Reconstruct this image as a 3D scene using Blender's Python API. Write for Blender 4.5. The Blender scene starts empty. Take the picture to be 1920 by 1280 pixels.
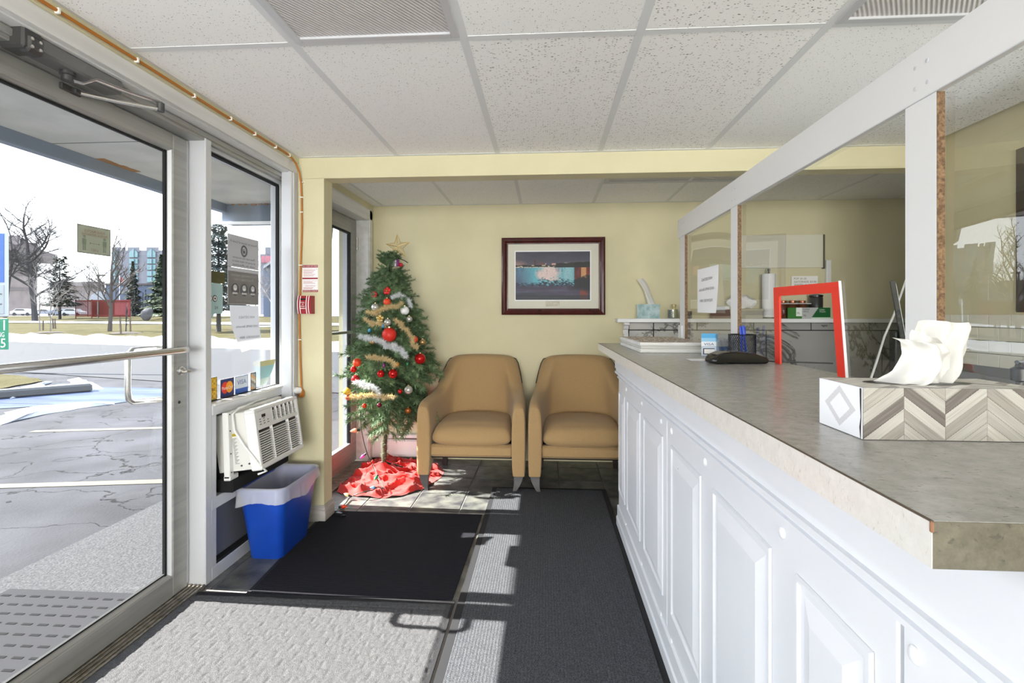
import bpy, bmesh, math, random
from math import sin, cos, pi, radians, sqrt
from mathutils import Vector, Matrix, noise as mnoise

S = bpy.context.scene
COL = S.collection
random.seed(7)

# ------------------------------------------------------------------ camera
FPX, CAMH, VX, VY = 950.0, 1.25, 1022.0, 590.0
TH = math.atan((VX - 960) / FPX)
cd = bpy.data.cameras.new('camera'); cam = bpy.data.objects.new('camera', cd); COL.objects.link(cam)
cam.location = (0, 0, CAMH); cam.rotation_euler = (pi / 2, 0, TH)
cd.sensor_width = 36; cd.lens = 36 * FPX / 1920; cd.shift_y = (VY - 640) / 1920
cd.clip_start = .05; cd.clip_end = 2000
S.camera = cam

# ------------------------------------------------------------------ sky, sun, fill lamps
W = bpy.data.worlds.new('sky'); S.world = W; W.use_nodes = True
wn = W.node_tree; wn.nodes.clear()
wo = wn.nodes.new('ShaderNodeOutputWorld'); wb = wn.nodes.new('ShaderNodeBackground')
wt = wn.nodes.new('ShaderNodeTexCoord'); wsx = wn.nodes.new('ShaderNodeSeparateXYZ'); wr = wn.nodes.new('ShaderNodeValToRGB')
wn.links.new(wt.outputs['Generated'], wsx.inputs[0]); wn.links.new(wsx.outputs['Z'], wr.inputs[0])
wr.color_ramp.elements[0].color = (.93, .96, 1, 1); wr.color_ramp.elements[1].color = (.62, .76, 1, 1)
wr.color_ramp.elements[1].position = .9
e = wr.color_ramp.elements.new(.3); e.color = (.86, .92, 1, 1)
wn.links.new(wr.outputs[0], wb.inputs[0]); wb.inputs[1].default_value = 3.4
wn.links.new(wb.outputs[0], wo.inputs[0])

sd = bpy.data.lights.new('sun', 'SUN'); sd.energy = 22.5; sd.angle = radians(.53); sd.color = (1, .96, .89)
sun = bpy.data.objects.new('sun', sd); COL.objects.link(sun)
sun.rotation_euler = Vector((1, -.035, -.76)).to_track_quat('-Z', 'Y').to_euler()

def area(name, loc, rot, sx, sy, power, col=(1, 1, 1)):
    l = bpy.data.lights.new(name, 'AREA'); l.shape = 'RECTANGLE'; l.size = sx; l.size_y = sy; l.energy = power; l.color = col
    o = bpy.data.objects.new(name, l); COL.objects.link(o); o.location = loc; o.rotation_euler = rot
    return o
# added fill lamps out of view, standing in for daylight from behind the camera
area('rear_fill_light', (.3, -5.85, 1.3), (radians(116), 0, 0), 3.4, 1.6, 275, (1, .99, .97))
area('left_fill_light', (-1.5, -.9, 1.0), (radians(148), 0, radians(-90)), 2.2, .9, 15, (.98, .99, 1))

S.view_settings.view_transform = 'Standard'; S.view_settings.look = 'None'
S.view_settings.gamma = 1; S.view_settings.exposure = .66; S.view_settings.use_curve_mapping = False

# ------------------------------------------------------------------ pixel helpers (photograph pixel -> world point)
def ray(u, v):
    a = (u - 960) / FPX; b = (VY - v) / FPX
    return Vector((a * cos(TH) - sin(TH), a * sin(TH) + cos(TH), b))
ORI = Vector((0, 0, CAMH))
def onX(u, v, X): d = ray(u, v); return ORI + d * (X / d.x)
def onY(u, v, Y): d = ray(u, v); return ORI + d * (Y / d.y)
def onZ(u, v, Z): d = ray(u, v); return ORI + d * ((Z - CAMH) / d.z)
def atD(u, v, D): return ORI + ray(u, v) * D
RT = Vector((cos(TH), sin(TH), 0)); FW = Vector((-sin(TH), cos(TH), 0)); UP = Vector((0, 0, 1))
GZ = -.05
def gq(p): return .287 * p.x + .958 * p.y
def gheight(p): q = gq(p); return GZ if q < 17.5 else GZ + .0435 * (min(q, 42) - 17.5)
def G(u, v):                                    # point of the outdoor ground seen at a pixel
    d = ray(u, v); k = .287 * d.x + .958 * d.y
    t = (GZ - CAMH) / d.z if d.z < 0 else 1e9
    if t * k > 17.5:
        t = (CAMH - GZ + .0435 * 17.5) / (.0435 * k - d.z)
    return ORI + d * t

def atG(u, D): p = atD(u, 590, D); p.z = gheight(p); return p      # standing on the ground at a given distance
# ------------------------------------------------------------------ materials
def LIN(c):
    return tuple((x / 255 / 12.92 if x / 255 <= .04045 else ((x / 255 + .055) / 1.055) ** 2.4) for x in c) + (1,)
lin = LIN
OUT = 1.0
def M(name, col, rough=.5, metal=0, var=None, bump=None, spec=.5, trans=0, coat=0, aniso=None, scale=None, sheen=0):
    """plain procedural material; var=(noise scale, second colour, detail); bump=(scale, strength, distance)"""
    m = bpy.data.materials.new(name); m.use_nodes = True; n = m.node_tree; b = n.nodes['Principled BSDF']
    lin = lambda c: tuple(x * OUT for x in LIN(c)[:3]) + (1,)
    b.inputs['Base Color'].default_value = lin(col); b.inputs['Roughness'].default_value = rough
    b.inputs['Metallic'].default_value = metal; b.inputs['Specular IOR Level'].default_value = spec
    b.inputs['Transmission Weight'].default_value = trans; b.inputs['Coat Weight'].default_value = coat
    b.inputs['Sheen Weight'].default_value = sheen
    if var or bump:
        tc = n.nodes.new('ShaderNodeTexCoord'); mp = n.nodes.new('ShaderNodeMapping'); n.links.new(tc.outputs['Object'], mp.inputs[0])
        if scale: mp.inputs['Scale'].default_value = scale
    if var:
        t = n.nodes.new('ShaderNodeTexNoise'); t.inputs['Scale'].default_value = var[0]; t.inputs['Detail'].default_value = var[2] if len(var) > 2 else 4
        n.links.new(mp.outputs[0], t.inputs['Vector'])
        r = n.nodes.new('ShaderNodeValToRGB'); r.color_ramp.elements[0].position = .36; r.color_ramp.elements[1].position = .66
        r.color_ramp.elements[0].color = lin(col); r.color_ramp.elements[1].color = lin(var[1])
        n.links.new(t.outputs[0], r.inputs[0]); n.links.new(r.outputs[0], b.inputs['Base Color'])
    if bump:
        t2 = n.nodes.new('ShaderNodeTexNoise'); t2.inputs['Scale'].default_value = bump[0]; t2.inputs['Detail'].default_value = 3
        n.links.new(mp.outputs[0], t2.inputs['Vector'])
        bp = n.nodes.new('ShaderNodeBump'); bp.inputs['Strength'].default_value = bump[1]; bp.inputs['Distance'].default_value = bump[2]
        n.links.new(t2.outputs[0], bp.inputs['Height']); n.links.new(bp.outputs[0], b.inputs['Normal'])
    return m
def glass_mat(name, tint, f0, rough=.0):
    """thin clear sheet: mirror reflection by Schlick's law (same from both sides), the rest passes straight through"""
    m = bpy.data.materials.new(name); m.use_nodes = True; n = m.node_tree; n.nodes.clear()
    o = n.nodes.new('ShaderNodeOutputMaterial'); mx = n.nodes.new('ShaderNodeMixShader'); g = n.nodes.new('ShaderNodeNewGeometry')
    tr = n.nodes.new('ShaderNodeBsdfTransparent'); gl = n.nodes.new('ShaderNodeBsdfGlossy')
    tr.inputs[0].default_value = tint; gl.inputs['Roughness'].default_value = rough
    dt = n.nodes.new('ShaderNodeVectorMath'); dt.operation = 'DOT_PRODUCT'; n.links.new(g.outputs['Incoming'], dt.inputs[0]); n.links.new(g.outputs['Normal'], dt.inputs[1])
    prev = dt.outputs['Value']
    for op, v in (('ABSOLUTE', None), ('SUBTRACT', 1), ('POWER', 5), ('MULTIPLY_ADD', 1 - f0)):
        k = n.nodes.new('ShaderNodeMath'); k.operation = op
        if op == 'SUBTRACT': k.inputs[0].default_value = 1; n.links.new(prev, k.inputs[1])
        else:
            n.links.new(prev, k.inputs[0])
            if v is not None: k.inputs[1].default_value = v
            if op == 'MULTIPLY_ADD': k.inputs[2].default_value = f0
        prev = k.outputs[0]
    n.links.new(prev, mx.inputs[0]); n.links.new(tr.outputs[0], mx.inputs[1]); n.links.new(gl.outputs[0], mx.inputs[2]); n.links.new(mx.outputs[0], o.inputs[0])
    return m
def paint_mat(name, rough=.5, spec=.3, tint=1.0):
    m = bpy.data.materials.new(name); m.use_nodes = True; n = m.node_tree; b = n.nodes['Principled BSDF']
    a = n.nodes.new('ShaderNodeVertexColor'); a.layer_name = 'print'
    n.links.new(a.outputs[0], b.inputs['Base Color']); b.inputs['Roughness'].default_value = rough; b.inputs['Specular IOR Level'].default_value = spec
    return m

# ------------------------------------------------------------------ mesh builder
ORG = {}
class MB:
    def __init__(s): s.v = []; s.f = []
    def add(s, vs, fs, T=None):
        o = len(s.v)
        for p in vs:
            p = Vector(p)
            s.v.append(tuple(T @ p) if T is not None else tuple(p))
        s.f += [tuple(i + o for i in f) for f in fs]; return s
    def box(s, x0, x1, y0, y1, z0, z1, c=0, T=None):
        if x0 > x1: x0, x1 = x1, x0
        if y0 > y1: y0, y1 = y1, y0
        if z0 > z1: z0, z1 = z1, z0
        if c <= 0:
            vs = [(x, y, z) for x in (x0, x1) for y in (y0, y1) for z in (z0, z1)]
            return s.add(vs, [(0, 1, 3, 2), (4, 6, 7, 5), (0, 4, 5, 1), (2, 3, 7, 6), (0, 2, 6, 4), (1, 5, 7, 3)], T)
        c = min(c, (x1 - x0) / 2.01, (y1 - y0) / 2.01, (z1 - z0) / 2.01)
        vs = []; idx = {}
        for i, x in enumerate((x0, x1)):
            for j, y in enumerate((y0, y1)):
                for k, z in enumerate((z0, z1)):
                    ix = x + (c if i == 0 else -c); iy = y + (c if j == 0 else -c); iz = z + (c if k == 0 else -c)
                    idx[i, j, k] = len(vs); vs += [(x, iy, iz), (ix, y, iz), (ix, iy, z)]
        I = lambda i, j, k, a: idx[i, j, k] + a
        fs = [(I(0,0,0,0), I(0,0,1,0), I(0,1,1,0), I(0,1,0,0)), (I(1,0,0,0), I(1,1,0,0), I(1,1,1,0), I(1,0,1,0)),
              (I(0,0,0,1), I(1,0,0,1), I(1,0,1,1), I(0,0,1,1)), (I(0,1,0,1), I(0,1,1,1), I(1,1,1,1), I(1,1,0,1)),
              (I(0,0,0,2), I(0,1,0,2), I(1,1,0,2), I(1,0,0,2)), (I(0,0,1,2), I(1,0,1,2), I(1,1,1,2), I(0,1,1,2))]
        for j in (0, 1):
            for k in (0, 1): fs.append((I(0,j,k,1), I(1,j,k,1), I(1,j,k,2), I(0,j,k,2)))
        for i in (0, 1):
            for k in (0, 1): fs.append((I(i,0,k,0), I(i,1,k,0), I(i,1,k,2), I(i,0,k,2)))
        for i in (0, 1):
            for j in (0, 1): fs.append((I(i,j,0,0), I(i,j,1,0), I(i,j,1,1), I(i,j,0,1)))
        for i in (0, 1):
            for j in (0, 1):
                for k in (0, 1): fs.append((I(i,j,k,0), I(i,j,k,1), I(i,j,k,2)))
        return s.add(vs, fs, T)
    def tube(s, pts, r, seg=8, closed=False, flat=1.0, T=None):
        pts = [Vector(p) for p in pts]; n = len(pts); rs = r if isinstance(r, (list, tuple)) else [r] * n
        vs = []; up = None
        for i, p in enumerate(pts):
            if closed: t = pts[(i + 1) % n] - pts[i - 1]
            else: t = pts[min(i + 1, n - 1)] - pts[max(i - 1, 0)]
            if t.length < 1e-9: t = Vector((0, 0, 1))
            t.normalize()
            if up is None: up = Vector((0, 0, 1)) if abs(t.z) < .9 else Vector((1, 0, 0))
            a = t.cross(up)
            if a.length < 1e-6: a = t.cross(Vector((0, 1, 0.3)))
            a.normalize(); b = a.cross(t).normalized(); up = b
            for k in range(seg):
                w = 2 * pi * k / seg; vs.append(p + a * cos(w) * rs[i] + b * sin(w) * rs[i] * flat)
        fs = []
        m = n if closed else n - 1
        for i in range(m):
            for k in range(seg):
                i2 = (i + 1) % n; fs.append((i * seg + k, i * seg + (k + 1) % seg, i2 * seg + (k + 1) % seg, i2 * seg + k))
        if not closed:
            fs.append(tuple(range(seg - 1, -1, -1))); fs.append(tuple((n - 1) * seg + k for k in range(seg)))
        return s.add(vs, fs, T)
    def lathe(s, prof, o=(0, 0, 0), ax=(0, 0, 1), seg=20, T=None):
        o = Vector(o); ax = Vector(ax).normalized(); a = ax.orthogonal().normalized(); b = ax.cross(a)
        vs = []; n = len(prof)
        for r, z in prof:
            for k in range(seg):
                w = 2 * pi * k / seg; vs.append(o + ax * z + (a * cos(w) + b * sin(w)) * max(r, 1e-5))
        fs = []
        for i in range(n - 1):
            for k in range(seg): fs.append((i * seg + k, i * seg + (k + 1) % seg, (i + 1) * seg + (k + 1) % seg, (i + 1) * seg + k))
        fs.append(tuple(range(seg - 1, -1, -1))); fs.append(tuple((n - 1) * seg + k for k in range(seg)))
        return s.add(vs, fs, T)
    def sphere(s, c, r, seg=16, rings=10, sc=(1, 1, 1), T=None):
        c = Vector(c); vs = []
        prof = []
        for i in range(rings + 1):
            w = pi * i / rings
            for k in range(seg):
                q = 2 * pi * k / seg
                vs.append(c + Vector((r * sc[0] * max(sin(w), 1e-4) * cos(q), r * sc[1] * max(sin(w), 1e-4) * sin(q), r * sc[2] * cos(w))))
        fs = [(i * seg + k, (i + 1) * seg + k, (i + 1) * seg + (k + 1) % seg, i * seg + (k + 1) % seg) for i in range(rings) for k in range(seg)]
        return s.add(vs, fs, T)
    def prism(s, poly, o, u, v, w):
        """polygon in (u, v) extruded by vector w"""
        o, u, v, w = Vector(o), Vector(u), Vector(v), Vector(w); n = len(poly)
        vs = [o + u * a + v * b for a, b in poly] + [o + u * a + v * b + w for a, b in poly]
        fs = [tuple(range(n - 1, -1, -1)), tuple(range(n, 2 * n))] + [(i, (i + 1) % n, n + (i + 1) % n, n + i) for i in range(n)]
        return s.add(vs, fs)
    def quad(s, a, b, c, d): return s.add([a, b, c, d], [(0, 1, 2, 3)])
    def grid(s, nu, nv, fn):
        vs = [fn(i / nu, j / nv) for j in range(nv + 1) for i in range(nu + 1)]
        fs = [(j * (nu + 1) + i, j * (nu + 1) + i + 1, (j + 1) * (nu + 1) + i + 1, (j + 1) * (nu + 1) + i) for j in range(nv) for i in range(nu)]
        return s.add(vs, fs)
    def build(s, name, mat, parent=None, smooth=None, local=False, kind=None, label=None, fixn=True):
        me = bpy.data.meshes.new(name)
        o0 = Vector((0, 0, 0)) if (parent is None or local) else ORG[parent.name]
        me.from_pydata([tuple(Vector(p) - o0) for p in s.v], [], s.f)
        if fixn:
            bm = bmesh.new(); bm.from_mesh(me); bmesh.ops.recalc_face_normals(bm, faces=bm.faces); bm.to_mesh(me); bm.free()
        if smooth is not None:
            me.shade_smooth(); me.set_sharp_from_angle(angle=radians(smooth))
        me.materials.append(mat)
        o = bpy.data.objects.new(name, me); COL.objects.link(o)
        ORG[o.name] = o0
        if parent: o.parent = parent
        if kind: o['kind'] = kind
        if label: o['label'] = label
        return o
def thing(name, label, cat, loc=(0, 0, 0), group=None):
    o = bpy.data.objects.new(name, None); COL.objects.link(o); o.location = loc; o.empty_display_size = .1
    o['label'] = label; o['category'] = cat
    if group: o['group'] = group
    ORG[o.name] = Vector(loc); return o
def pieces(name, mat, parent, boxes, smooth=None):
    for q_ in boxes:
        T_ = q_[7] if len(q_) > 7 else None
        MB().box(*q_[:6], q_[6] if len(q_) > 6 else 0, T_).build(name, mat, parent, smooth)
def tag(o, label, cat, group=None):
    o['label'] = label; o['category'] = cat
    if group: o['group'] = group
    return o
def struct(o): o['kind'] = 'structure'; return o
def part_copy(o, parent, dv=(0, 0, 0)):
    c = o.copy(); COL.objects.link(c); c.parent = parent; c.location = o.location + Vector(dv); ORG[c.name] = ORG.get(parent.name, Vector())
    return c
def copy_tree(o, parent=None):
    c = o.copy(); COL.objects.link(c)
    if parent: c.parent = parent
    for ch in list(o.children): copy_tree(ch, c)
    return c
def text(body, name, mat, o, u, v, size=None, width=None, parent=None, depth=.0004, align='CENTER', bold=0, kind=None, label=None):
    """flat lettering as a mesh; o = anchor (centre), u = reading direction, v = up"""
    cu = bpy.data.curves.new('t', 'FONT'); cu.body = body; cu.size = 1; cu.align_x = align; cu.align_y = 'CENTER'; cu.extrude = 0; cu.offset = bold
    cu.resolution_u = 2
    ob = bpy.data.objects.new('t', cu); COL.objects.link(ob)
    dg = bpy.context.evaluated_depsgraph_get(); me = bpy.data.meshes.new_from_object(ob.evaluated_get(dg))
    bpy.data.objects.remove(ob); bpy.data.curves.remove(cu)
    o, u, v = Vector(o), Vector(u).normalized(), Vector(v).normalized(); n = u.cross(v)
    xs = [p.co.x for p in me.vertices] or [0, 1]; ys = [p.co.y for p in me.vertices] or [0, 1]
    w0 = max(xs) - min(xs); sx = sy = size or 1
    if width: sx = width / w0; sy = size if size else sx
    cx = 0 if align != 'CENTER' else (max(xs) + min(xs)) / 2; cy = (max(ys) + min(ys)) / 2
    if align == 'LEFT': cx = min(xs)
    oo = ORG[parent.name] if parent else Vector()
    pts = [o + u * (p.co.x - cx) * sx + v * (p.co.y - cy) * sy - oo for p in me.vertices]
    fs = [tuple(f.vertices) for f in me.polygons]; bpy.data.meshes.remove(me)
    m2 = bpy.data.meshes.new(name); m2.from_pydata([tuple(p) for p in pts], [], fs); m2.materials.append(mat)
    ob = bpy.data.objects.new(name, m2); COL.objects.link(ob); ORG[ob.name] = oo
    if parent: ob.parent = parent
    if kind: ob['kind'] = kind
    if label: ob['label'] = label
    return ob
def painted(name, o, u, v, nu, nv, fn, mat, parent=None, warp=None, label=None):
    """flat print: a grid from o spanned by u, v with a colour per face corner from fn(a, b) (sRGB 0-255)"""
    o, u, v = Vector(o), Vector(u), Vector(v); oo = ORG[parent.name] if parent else Vector()
    vs = []
    for j in range(nv + 1):
        for i in range(nu + 1):
            p = o + u * (i / nu) + v * (j / nv) - oo
            if warp: p = p + Vector(warp(i / nu, j / nv))
            vs.append(tuple(p))
    fs = [(j * (nu + 1) + i, j * (nu + 1) + i + 1, (j + 1) * (nu + 1) + i + 1, (j + 1) * (nu + 1) + i) for j in range(nv) for i in range(nu)]
    me = bpy.data.meshes.new(name); me.from_pydata(vs, [], fs)
    at = me.color_attributes.new('print', 'FLOAT_COLOR', 'CORNER'); flat = []
    for j in range(nv):
        for i in range(nu): flat += list(lin(fn((i + .5) / nu, (j + .5) / nv))) * 4
    at.data.foreach_set('color', flat); me.materials.append(mat)
    ob = bpy.data.objects.new(name, me); COL.objects.link(ob); ORG[ob.name] = oo
    if parent: ob.parent = parent
    if label: ob['label'] = label
    return ob
def frame_T(o, x, y, z):
    x, y, z = Vector(x).normalized(), Vector(y).normalized(), Vector(z).normalized()
    return Matrix(((x.x, y.x, z.x, o[0]), (x.y, y.y, z.y, o[1]), (x.z, y.z, z.z, o[2]), (0, 0, 0, 1)))
def nz(x, y=0., z=0.): return mnoise.noise(Vector((x, y, z)))

# palette
m_wall = M('yellow_wall_paint', (211, 204, 170), .75, bump=(260, .25, .002), var=(3, (205, 198, 164)))
m_white = M('white_paint', (232, 233, 236), .45, bump=(90, .06, .001))
m_trimw = M('white_trim', (222, 222, 222), .5, var=(20, (206, 206, 206)), scale=(1, .06, 1))
m_alu = M('grey_aluminium', (166, 166, 163), .42, .35, var=(40, (152, 152, 149)), scale=(1, .05, 1))
m_aluw = M('pale_aluminium', (205, 207, 212), .4, .2)
m_aludk = M('dark_metal', (84, 84, 84), .4, .6)
m_chrome = M('brushed_chrome', (205, 203, 200), .25, .9)
m_black = M('black_plastic', (22, 22, 24), .35)
m_rubber = M('black_rubber', (20, 20, 22), .8)
m_blackgloss = M('glossy_black_plastic', (14, 14, 16), .15)
def translucent(m, k):
    n = m.node_tree; p = n.nodes['Principled BSDF']; t = n.nodes.new('ShaderNodeBsdfTranslucent'); x = n.nodes.new('ShaderNodeMixShader'); x.inputs[0].default_value = k
    t.inputs[0].default_value = p.inputs['Base Color'].default_value; n.links.new(p.outputs[0], x.inputs[1]); n.links.new(t.outputs[0], x.inputs[2]); n.links.new(x.outputs[0], n.nodes['Material Output'].inputs[0]); return m
m_paper = M('white_paper', (238, 238, 240), .8)
m_print = paint_mat('printed_card', .45)
m_printmat = paint_mat('matt_print', .7, .2)
m_ink = M('black_ink', (40, 40, 44), .7)
m_inkgrey = M('grey_ink', (120, 120, 124), .7)
m_inkred = M('red_ink', (176, 40, 48), .6)
m_inkwhite = M('white_ink', (240, 238, 236), .6)
m_glass = glass_mat('window_glass', (.96, .97, .97, 1), .025)
m_plexi = glass_mat('acrylic_sheet', (.94, .945, .93, 1), .11)
# ================================================================== SETTING
XW = -1.56
# --- floor: slab, slate tiles, thresholds
m_grout = M('tile_grout', (128, 124, 122), .9)
m_floor = M('floor_screed', (70, 70, 72), .8)
b = MB(); b.box(-1.75, 4.1, -6.1, 4.5, -.08, -.004); floor = struct(b.build('floor', m_grout))
def slate(i):
    rr = random.Random(i); k = rr.uniform(-8, 8)
    return M('slate_tile_%d' % i, (66 + k, 66 + k, 70 + k), .36, var=(9, (116 + k, 117 + k, 110 + k), 8), bump=(26, .5, .004))
slates = [slate(i) for i in range(5)]
P = .325; i = 0
tile_me = []
for s in slates:
    t = MB(); t.box(-P / 2 + .004, P / 2 - .004, -P / 2 + .004, P / 2 - .004, -.004, 0, .0015); tile_me.append(t)
tile_src = [t.build('floor_tile', s, floor, local=True) for t, s in zip(tile_me, slates)]
first = set()
for ix in range(-3, 5):
    for iy in range(-5, 2):
        cx = -.87 + P * (ix + .5); cy = 3.84 + P * (iy + .5)
        if cx < -1.75 or cx > .66: continue
        k = random.randrange(5)
        if k not in first: o = tile_src[k]; first.add(k)
        else: o = tile_src[k].copy(); COL.objects.link(o); o.parent = floor
        o.location = (cx, cy, random.uniform(-.0004, .0004)); o.rotation_euler = (random.uniform(-.0006, .0006), random.uniform(-.0006, .0006), random.choice((0, pi / 2, pi)))
for k in range(5):
    if k not in first: tile_src[k].location = (-1.357 + .0, 3.84 - P * 5.5, 0)
# --- ceiling with tiles, grid bars
def ceil_mat(name, heavy):
    m = bpy.data.materials.new(name); m.use_nodes = True; n = m.node_tree; b = n.nodes['Principled BSDF']
    b.inputs['Roughness'].default_value = .9; b.inputs['Specular IOR Level'].default_value = .1
    tc = n.nodes.new('ShaderNodeTexCoord'); mp = n.nodes.new('ShaderNodeMapping'); n.links.new(tc.outputs['Object'], mp.inputs[0])
    mp.inputs['Scale'].default_value = (85, 210, 1) if heavy else (150, 190, 1)
    d = n.nodes.new('ShaderNodeTexNoise'); d.inputs['Scale'].default_value = .8; d.inputs['Detail'].default_value = 2
    n.links.new(mp.outputs[0], d.inputs['Vector'])
    va = n.nodes.new('ShaderNodeVectorMath'); va.operation = 'ADD'
    sc = n.nodes.new('ShaderNodeVectorMath'); sc.operation = 'SCALE'; sc.inputs['Scale'].default_value = 1.6
    n.links.new(d.outputs['Color'], sc.inputs[0]); n.links.new(mp.outputs[0], va.inputs[0]); n.links.new(sc.outputs[0], va.inputs[1])
    vo = n.nodes.new('ShaderNodeTexVoronoi'); vo.inputs['Scale'].default_value = 1; n.links.new(va.outputs[0], vo.inputs['Vector'])
    sp = n.nodes.new('ShaderNodeSeparateColor'); n.links.new(vo.outputs['Color'], sp.inputs[0])
    mm = n.nodes.new('ShaderNodeMapRange'); mm.inputs[1].default_value = .3 if heavy else .3; mm.inputs[2].default_value = 1; mm.inputs[3].default_value = 0; mm.inputs[4].default_value = .42 if heavy else .34
    n.links.new(sp.outputs[0], mm.inputs[0])
    lt = n.nodes.new('ShaderNodeMath'); lt.operation = 'SUBTRACT'; n.links.new(mm.outputs[0], lt.inputs[0]); n.links.new(vo.outputs['Distance'], lt.inputs[1])
    st = n.nodes.new('ShaderNodeMapRange'); st.inputs[1].default_value = 0; st.inputs[2].default_value = .08; n.links.new(lt.outputs[0], st.inputs[0])
    mx = n.nodes.new('ShaderNodeMix'); mx.data_type = 'RGBA'; mx.inputs[6].default_value = lin((249, 249, 248)); mx.inputs[7].default_value = lin((112, 110, 108) if heavy else (140, 138, 136))
    n.links.new(st.outputs[0], mx.inputs[0]); n.links.new(mx.outputs[2], b.inputs['Base Color'])
    bp = n.nodes.new('ShaderNodeBump'); bp.inputs['Strength'].default_value = .5; bp.inputs['Distance'].default_value = .003; bp.invert = True
    n.links.new(st.outputs[0], bp.inputs['Height']); n.links.new(bp.outputs[0], b.inputs['Normal'])
    return m
m_ceilA = ceil_mat('fissured_ceiling_tile', True); m_ceilB = ceil_mat('pinhole_ceiling_tile', False)
m_grid = M('ceiling_grid', (222, 224, 226), .5)
b = MB(); b.box(-1.75, 4.1, -6.1, 4.5, 2.23, 2.30); ceiling = struct(b.build('ceiling', m_grid))
CH = 2.2
gx = [-1.49, -.881, -.279, .319, .929, 1.535, 2.13]; gy = [-5.9, -4.37, -3.15, -1.93, -.71, .509, 1.728, 2.98]
lights = {(1, 5), (4, 5), (1, 3), (4, 3)}
for a in range(len(gx) - 1):
    for c in range(len(gy) - 1):
        if (a, c) in lights: continue
        t = MB(); t.box(gx[a] + .003, gx[a + 1] - .003, gy[c] + .003, gy[c + 1] - .003, CH + .0012, CH + .018, .001)
        t.build('ceiling_tile', m_ceilB if (a + c) % 3 == 1 or a == 0 else m_ceilA, ceiling)
ax = [-1.41, -.80, -.206, .408, 1.02, 1.63, 2.24, 2.85, 3.46]
t = MB(); t.box(-1.5, -1.41, 3.1, 4.35, CH + .0012, CH + .018); t.build('ceiling_tile', m_ceilB, ceiling)
for a in range(len(ax) - 1):
    y0 = 3.70 if ax[a] > .3 and ax[a] < 1.5 else 3.1
    t = MB(); t.box(ax[a] + .003, ax[a + 1] - .003, y0, 4.345, CH + .0012, CH + .018, .001); t.build('ceiling_tile', m_ceilB, ceiling)
def bar(x0, x1, y0, y1): MB().box(x0, x1, y0, y1, CH - .0005, CH + .003, .0004).build('grid_bar', m_grid, ceiling)
for x in gx[1:-1]: bar(x - .015, x + .015, -5.9, 2.962)
for y in gy[1:-1]:
    for a in range(len(gx) - 1): bar(gx[a] + .015, gx[a + 1] - .015, y - .014, y + .014)
for x in ax[:-1]: bar(x - .013, x + .013, 3.1, 4.325)
bar(.42, 1.62, 3.69, 3.715)
bar(-1.5, 2.18, 2.962, 2.985); bar(-1.5, -1.475, -5.9, 2.962)
bar(-1.5, 3.46, 4.325, 4.35)
# --- walls
def wbox(name, boxes, mat=None):
    b = MB()
    for q in boxes: b.box(*q)
    return struct(b.build(name, mat or m_wall))
wall_left = wbox('wall_left', [(-1.66, -1.49, -6.0, 3.0, 2.165, 2.23), (-1.66, -1.5, 3.0, 3.17, 0, 2.23), (-1.66, -1.5, 3.17, 4.35, 2.15, 2.23), (-1.66, -1.5, 4.24, 4.36, 0, 2.15),
    (-1.66, -1.5, -6, -2.2, 0, 2.165), (-1.66, -1.58, -2.2, 1.1, 0, .5)])
pillar = wbox('trim_1', [(-1.5, -1.335, 2.985, 3.10, 0, 2.076)])
pillar['label'] = 'yellow painted wall stub under the beam'
beam = wbox('trim_2', [(-1.5, 2.18, 2.985, 3.10, 2.075, 2.23)]); beam['label'] = 'yellow ceiling beam'
m_mould = M('greyish_baseboard', (186, 182, 176), .5, var=(14, (160, 155, 148)), scale=(.3, .3, 2))
def basebd(name, segs):
    b = MB()
    for x0, x1, y0, y1 in segs:
        b.box(x0, x1, y0, y1, 0, .07, .003)
        ex = .004
        dx0 = x0 + (ex if x1 - x0 < .03 else 0)
        b.box(x0 + ex * .6, x1 - ex * .6, y0 + ex * .6, y1 - ex * .6, .07, .088, .003); b.box(x0 + ex, x1 - ex, y0 + ex, y1 - ex, .088, .1, .003)
    return struct(b.build(name, m_mould))
basebd('baseboard_pillar', [(-1.468, -1.322, 2.972, 3.112)])
wall_back = wbox('wall_back', [(-1.66, 3.6, 4.35, 4.47, 0, 2.23)])
wbox('wall_right', [(2.18, 2.3, -6, 1.25, 0, 2.23), (2.18, 2.3, 2.49, 3.1, 0, 2.23), (2.18, 2.3, 1.25, 2.49, 0, 1.265), (2.18, 2.3, 1.25, 2.49, 2.01, 2.23), (3.46, 3.6, 3.1, 4.35, 0, 2.23), (2.3, 3.6, 2.98, 3.1, 0, 2.23)])
wbox('wall_rear', [(-1.66, -1.3, -6.1, -6, 0, 2.23), (1.9, 2.3, -6.1, -6, 0, 2.23), (-1.3, 1.9, -6.1, -6, 0, .4), (-1.3, 1.9, -6.1, -6, 2.15, 2.23)])
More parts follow.
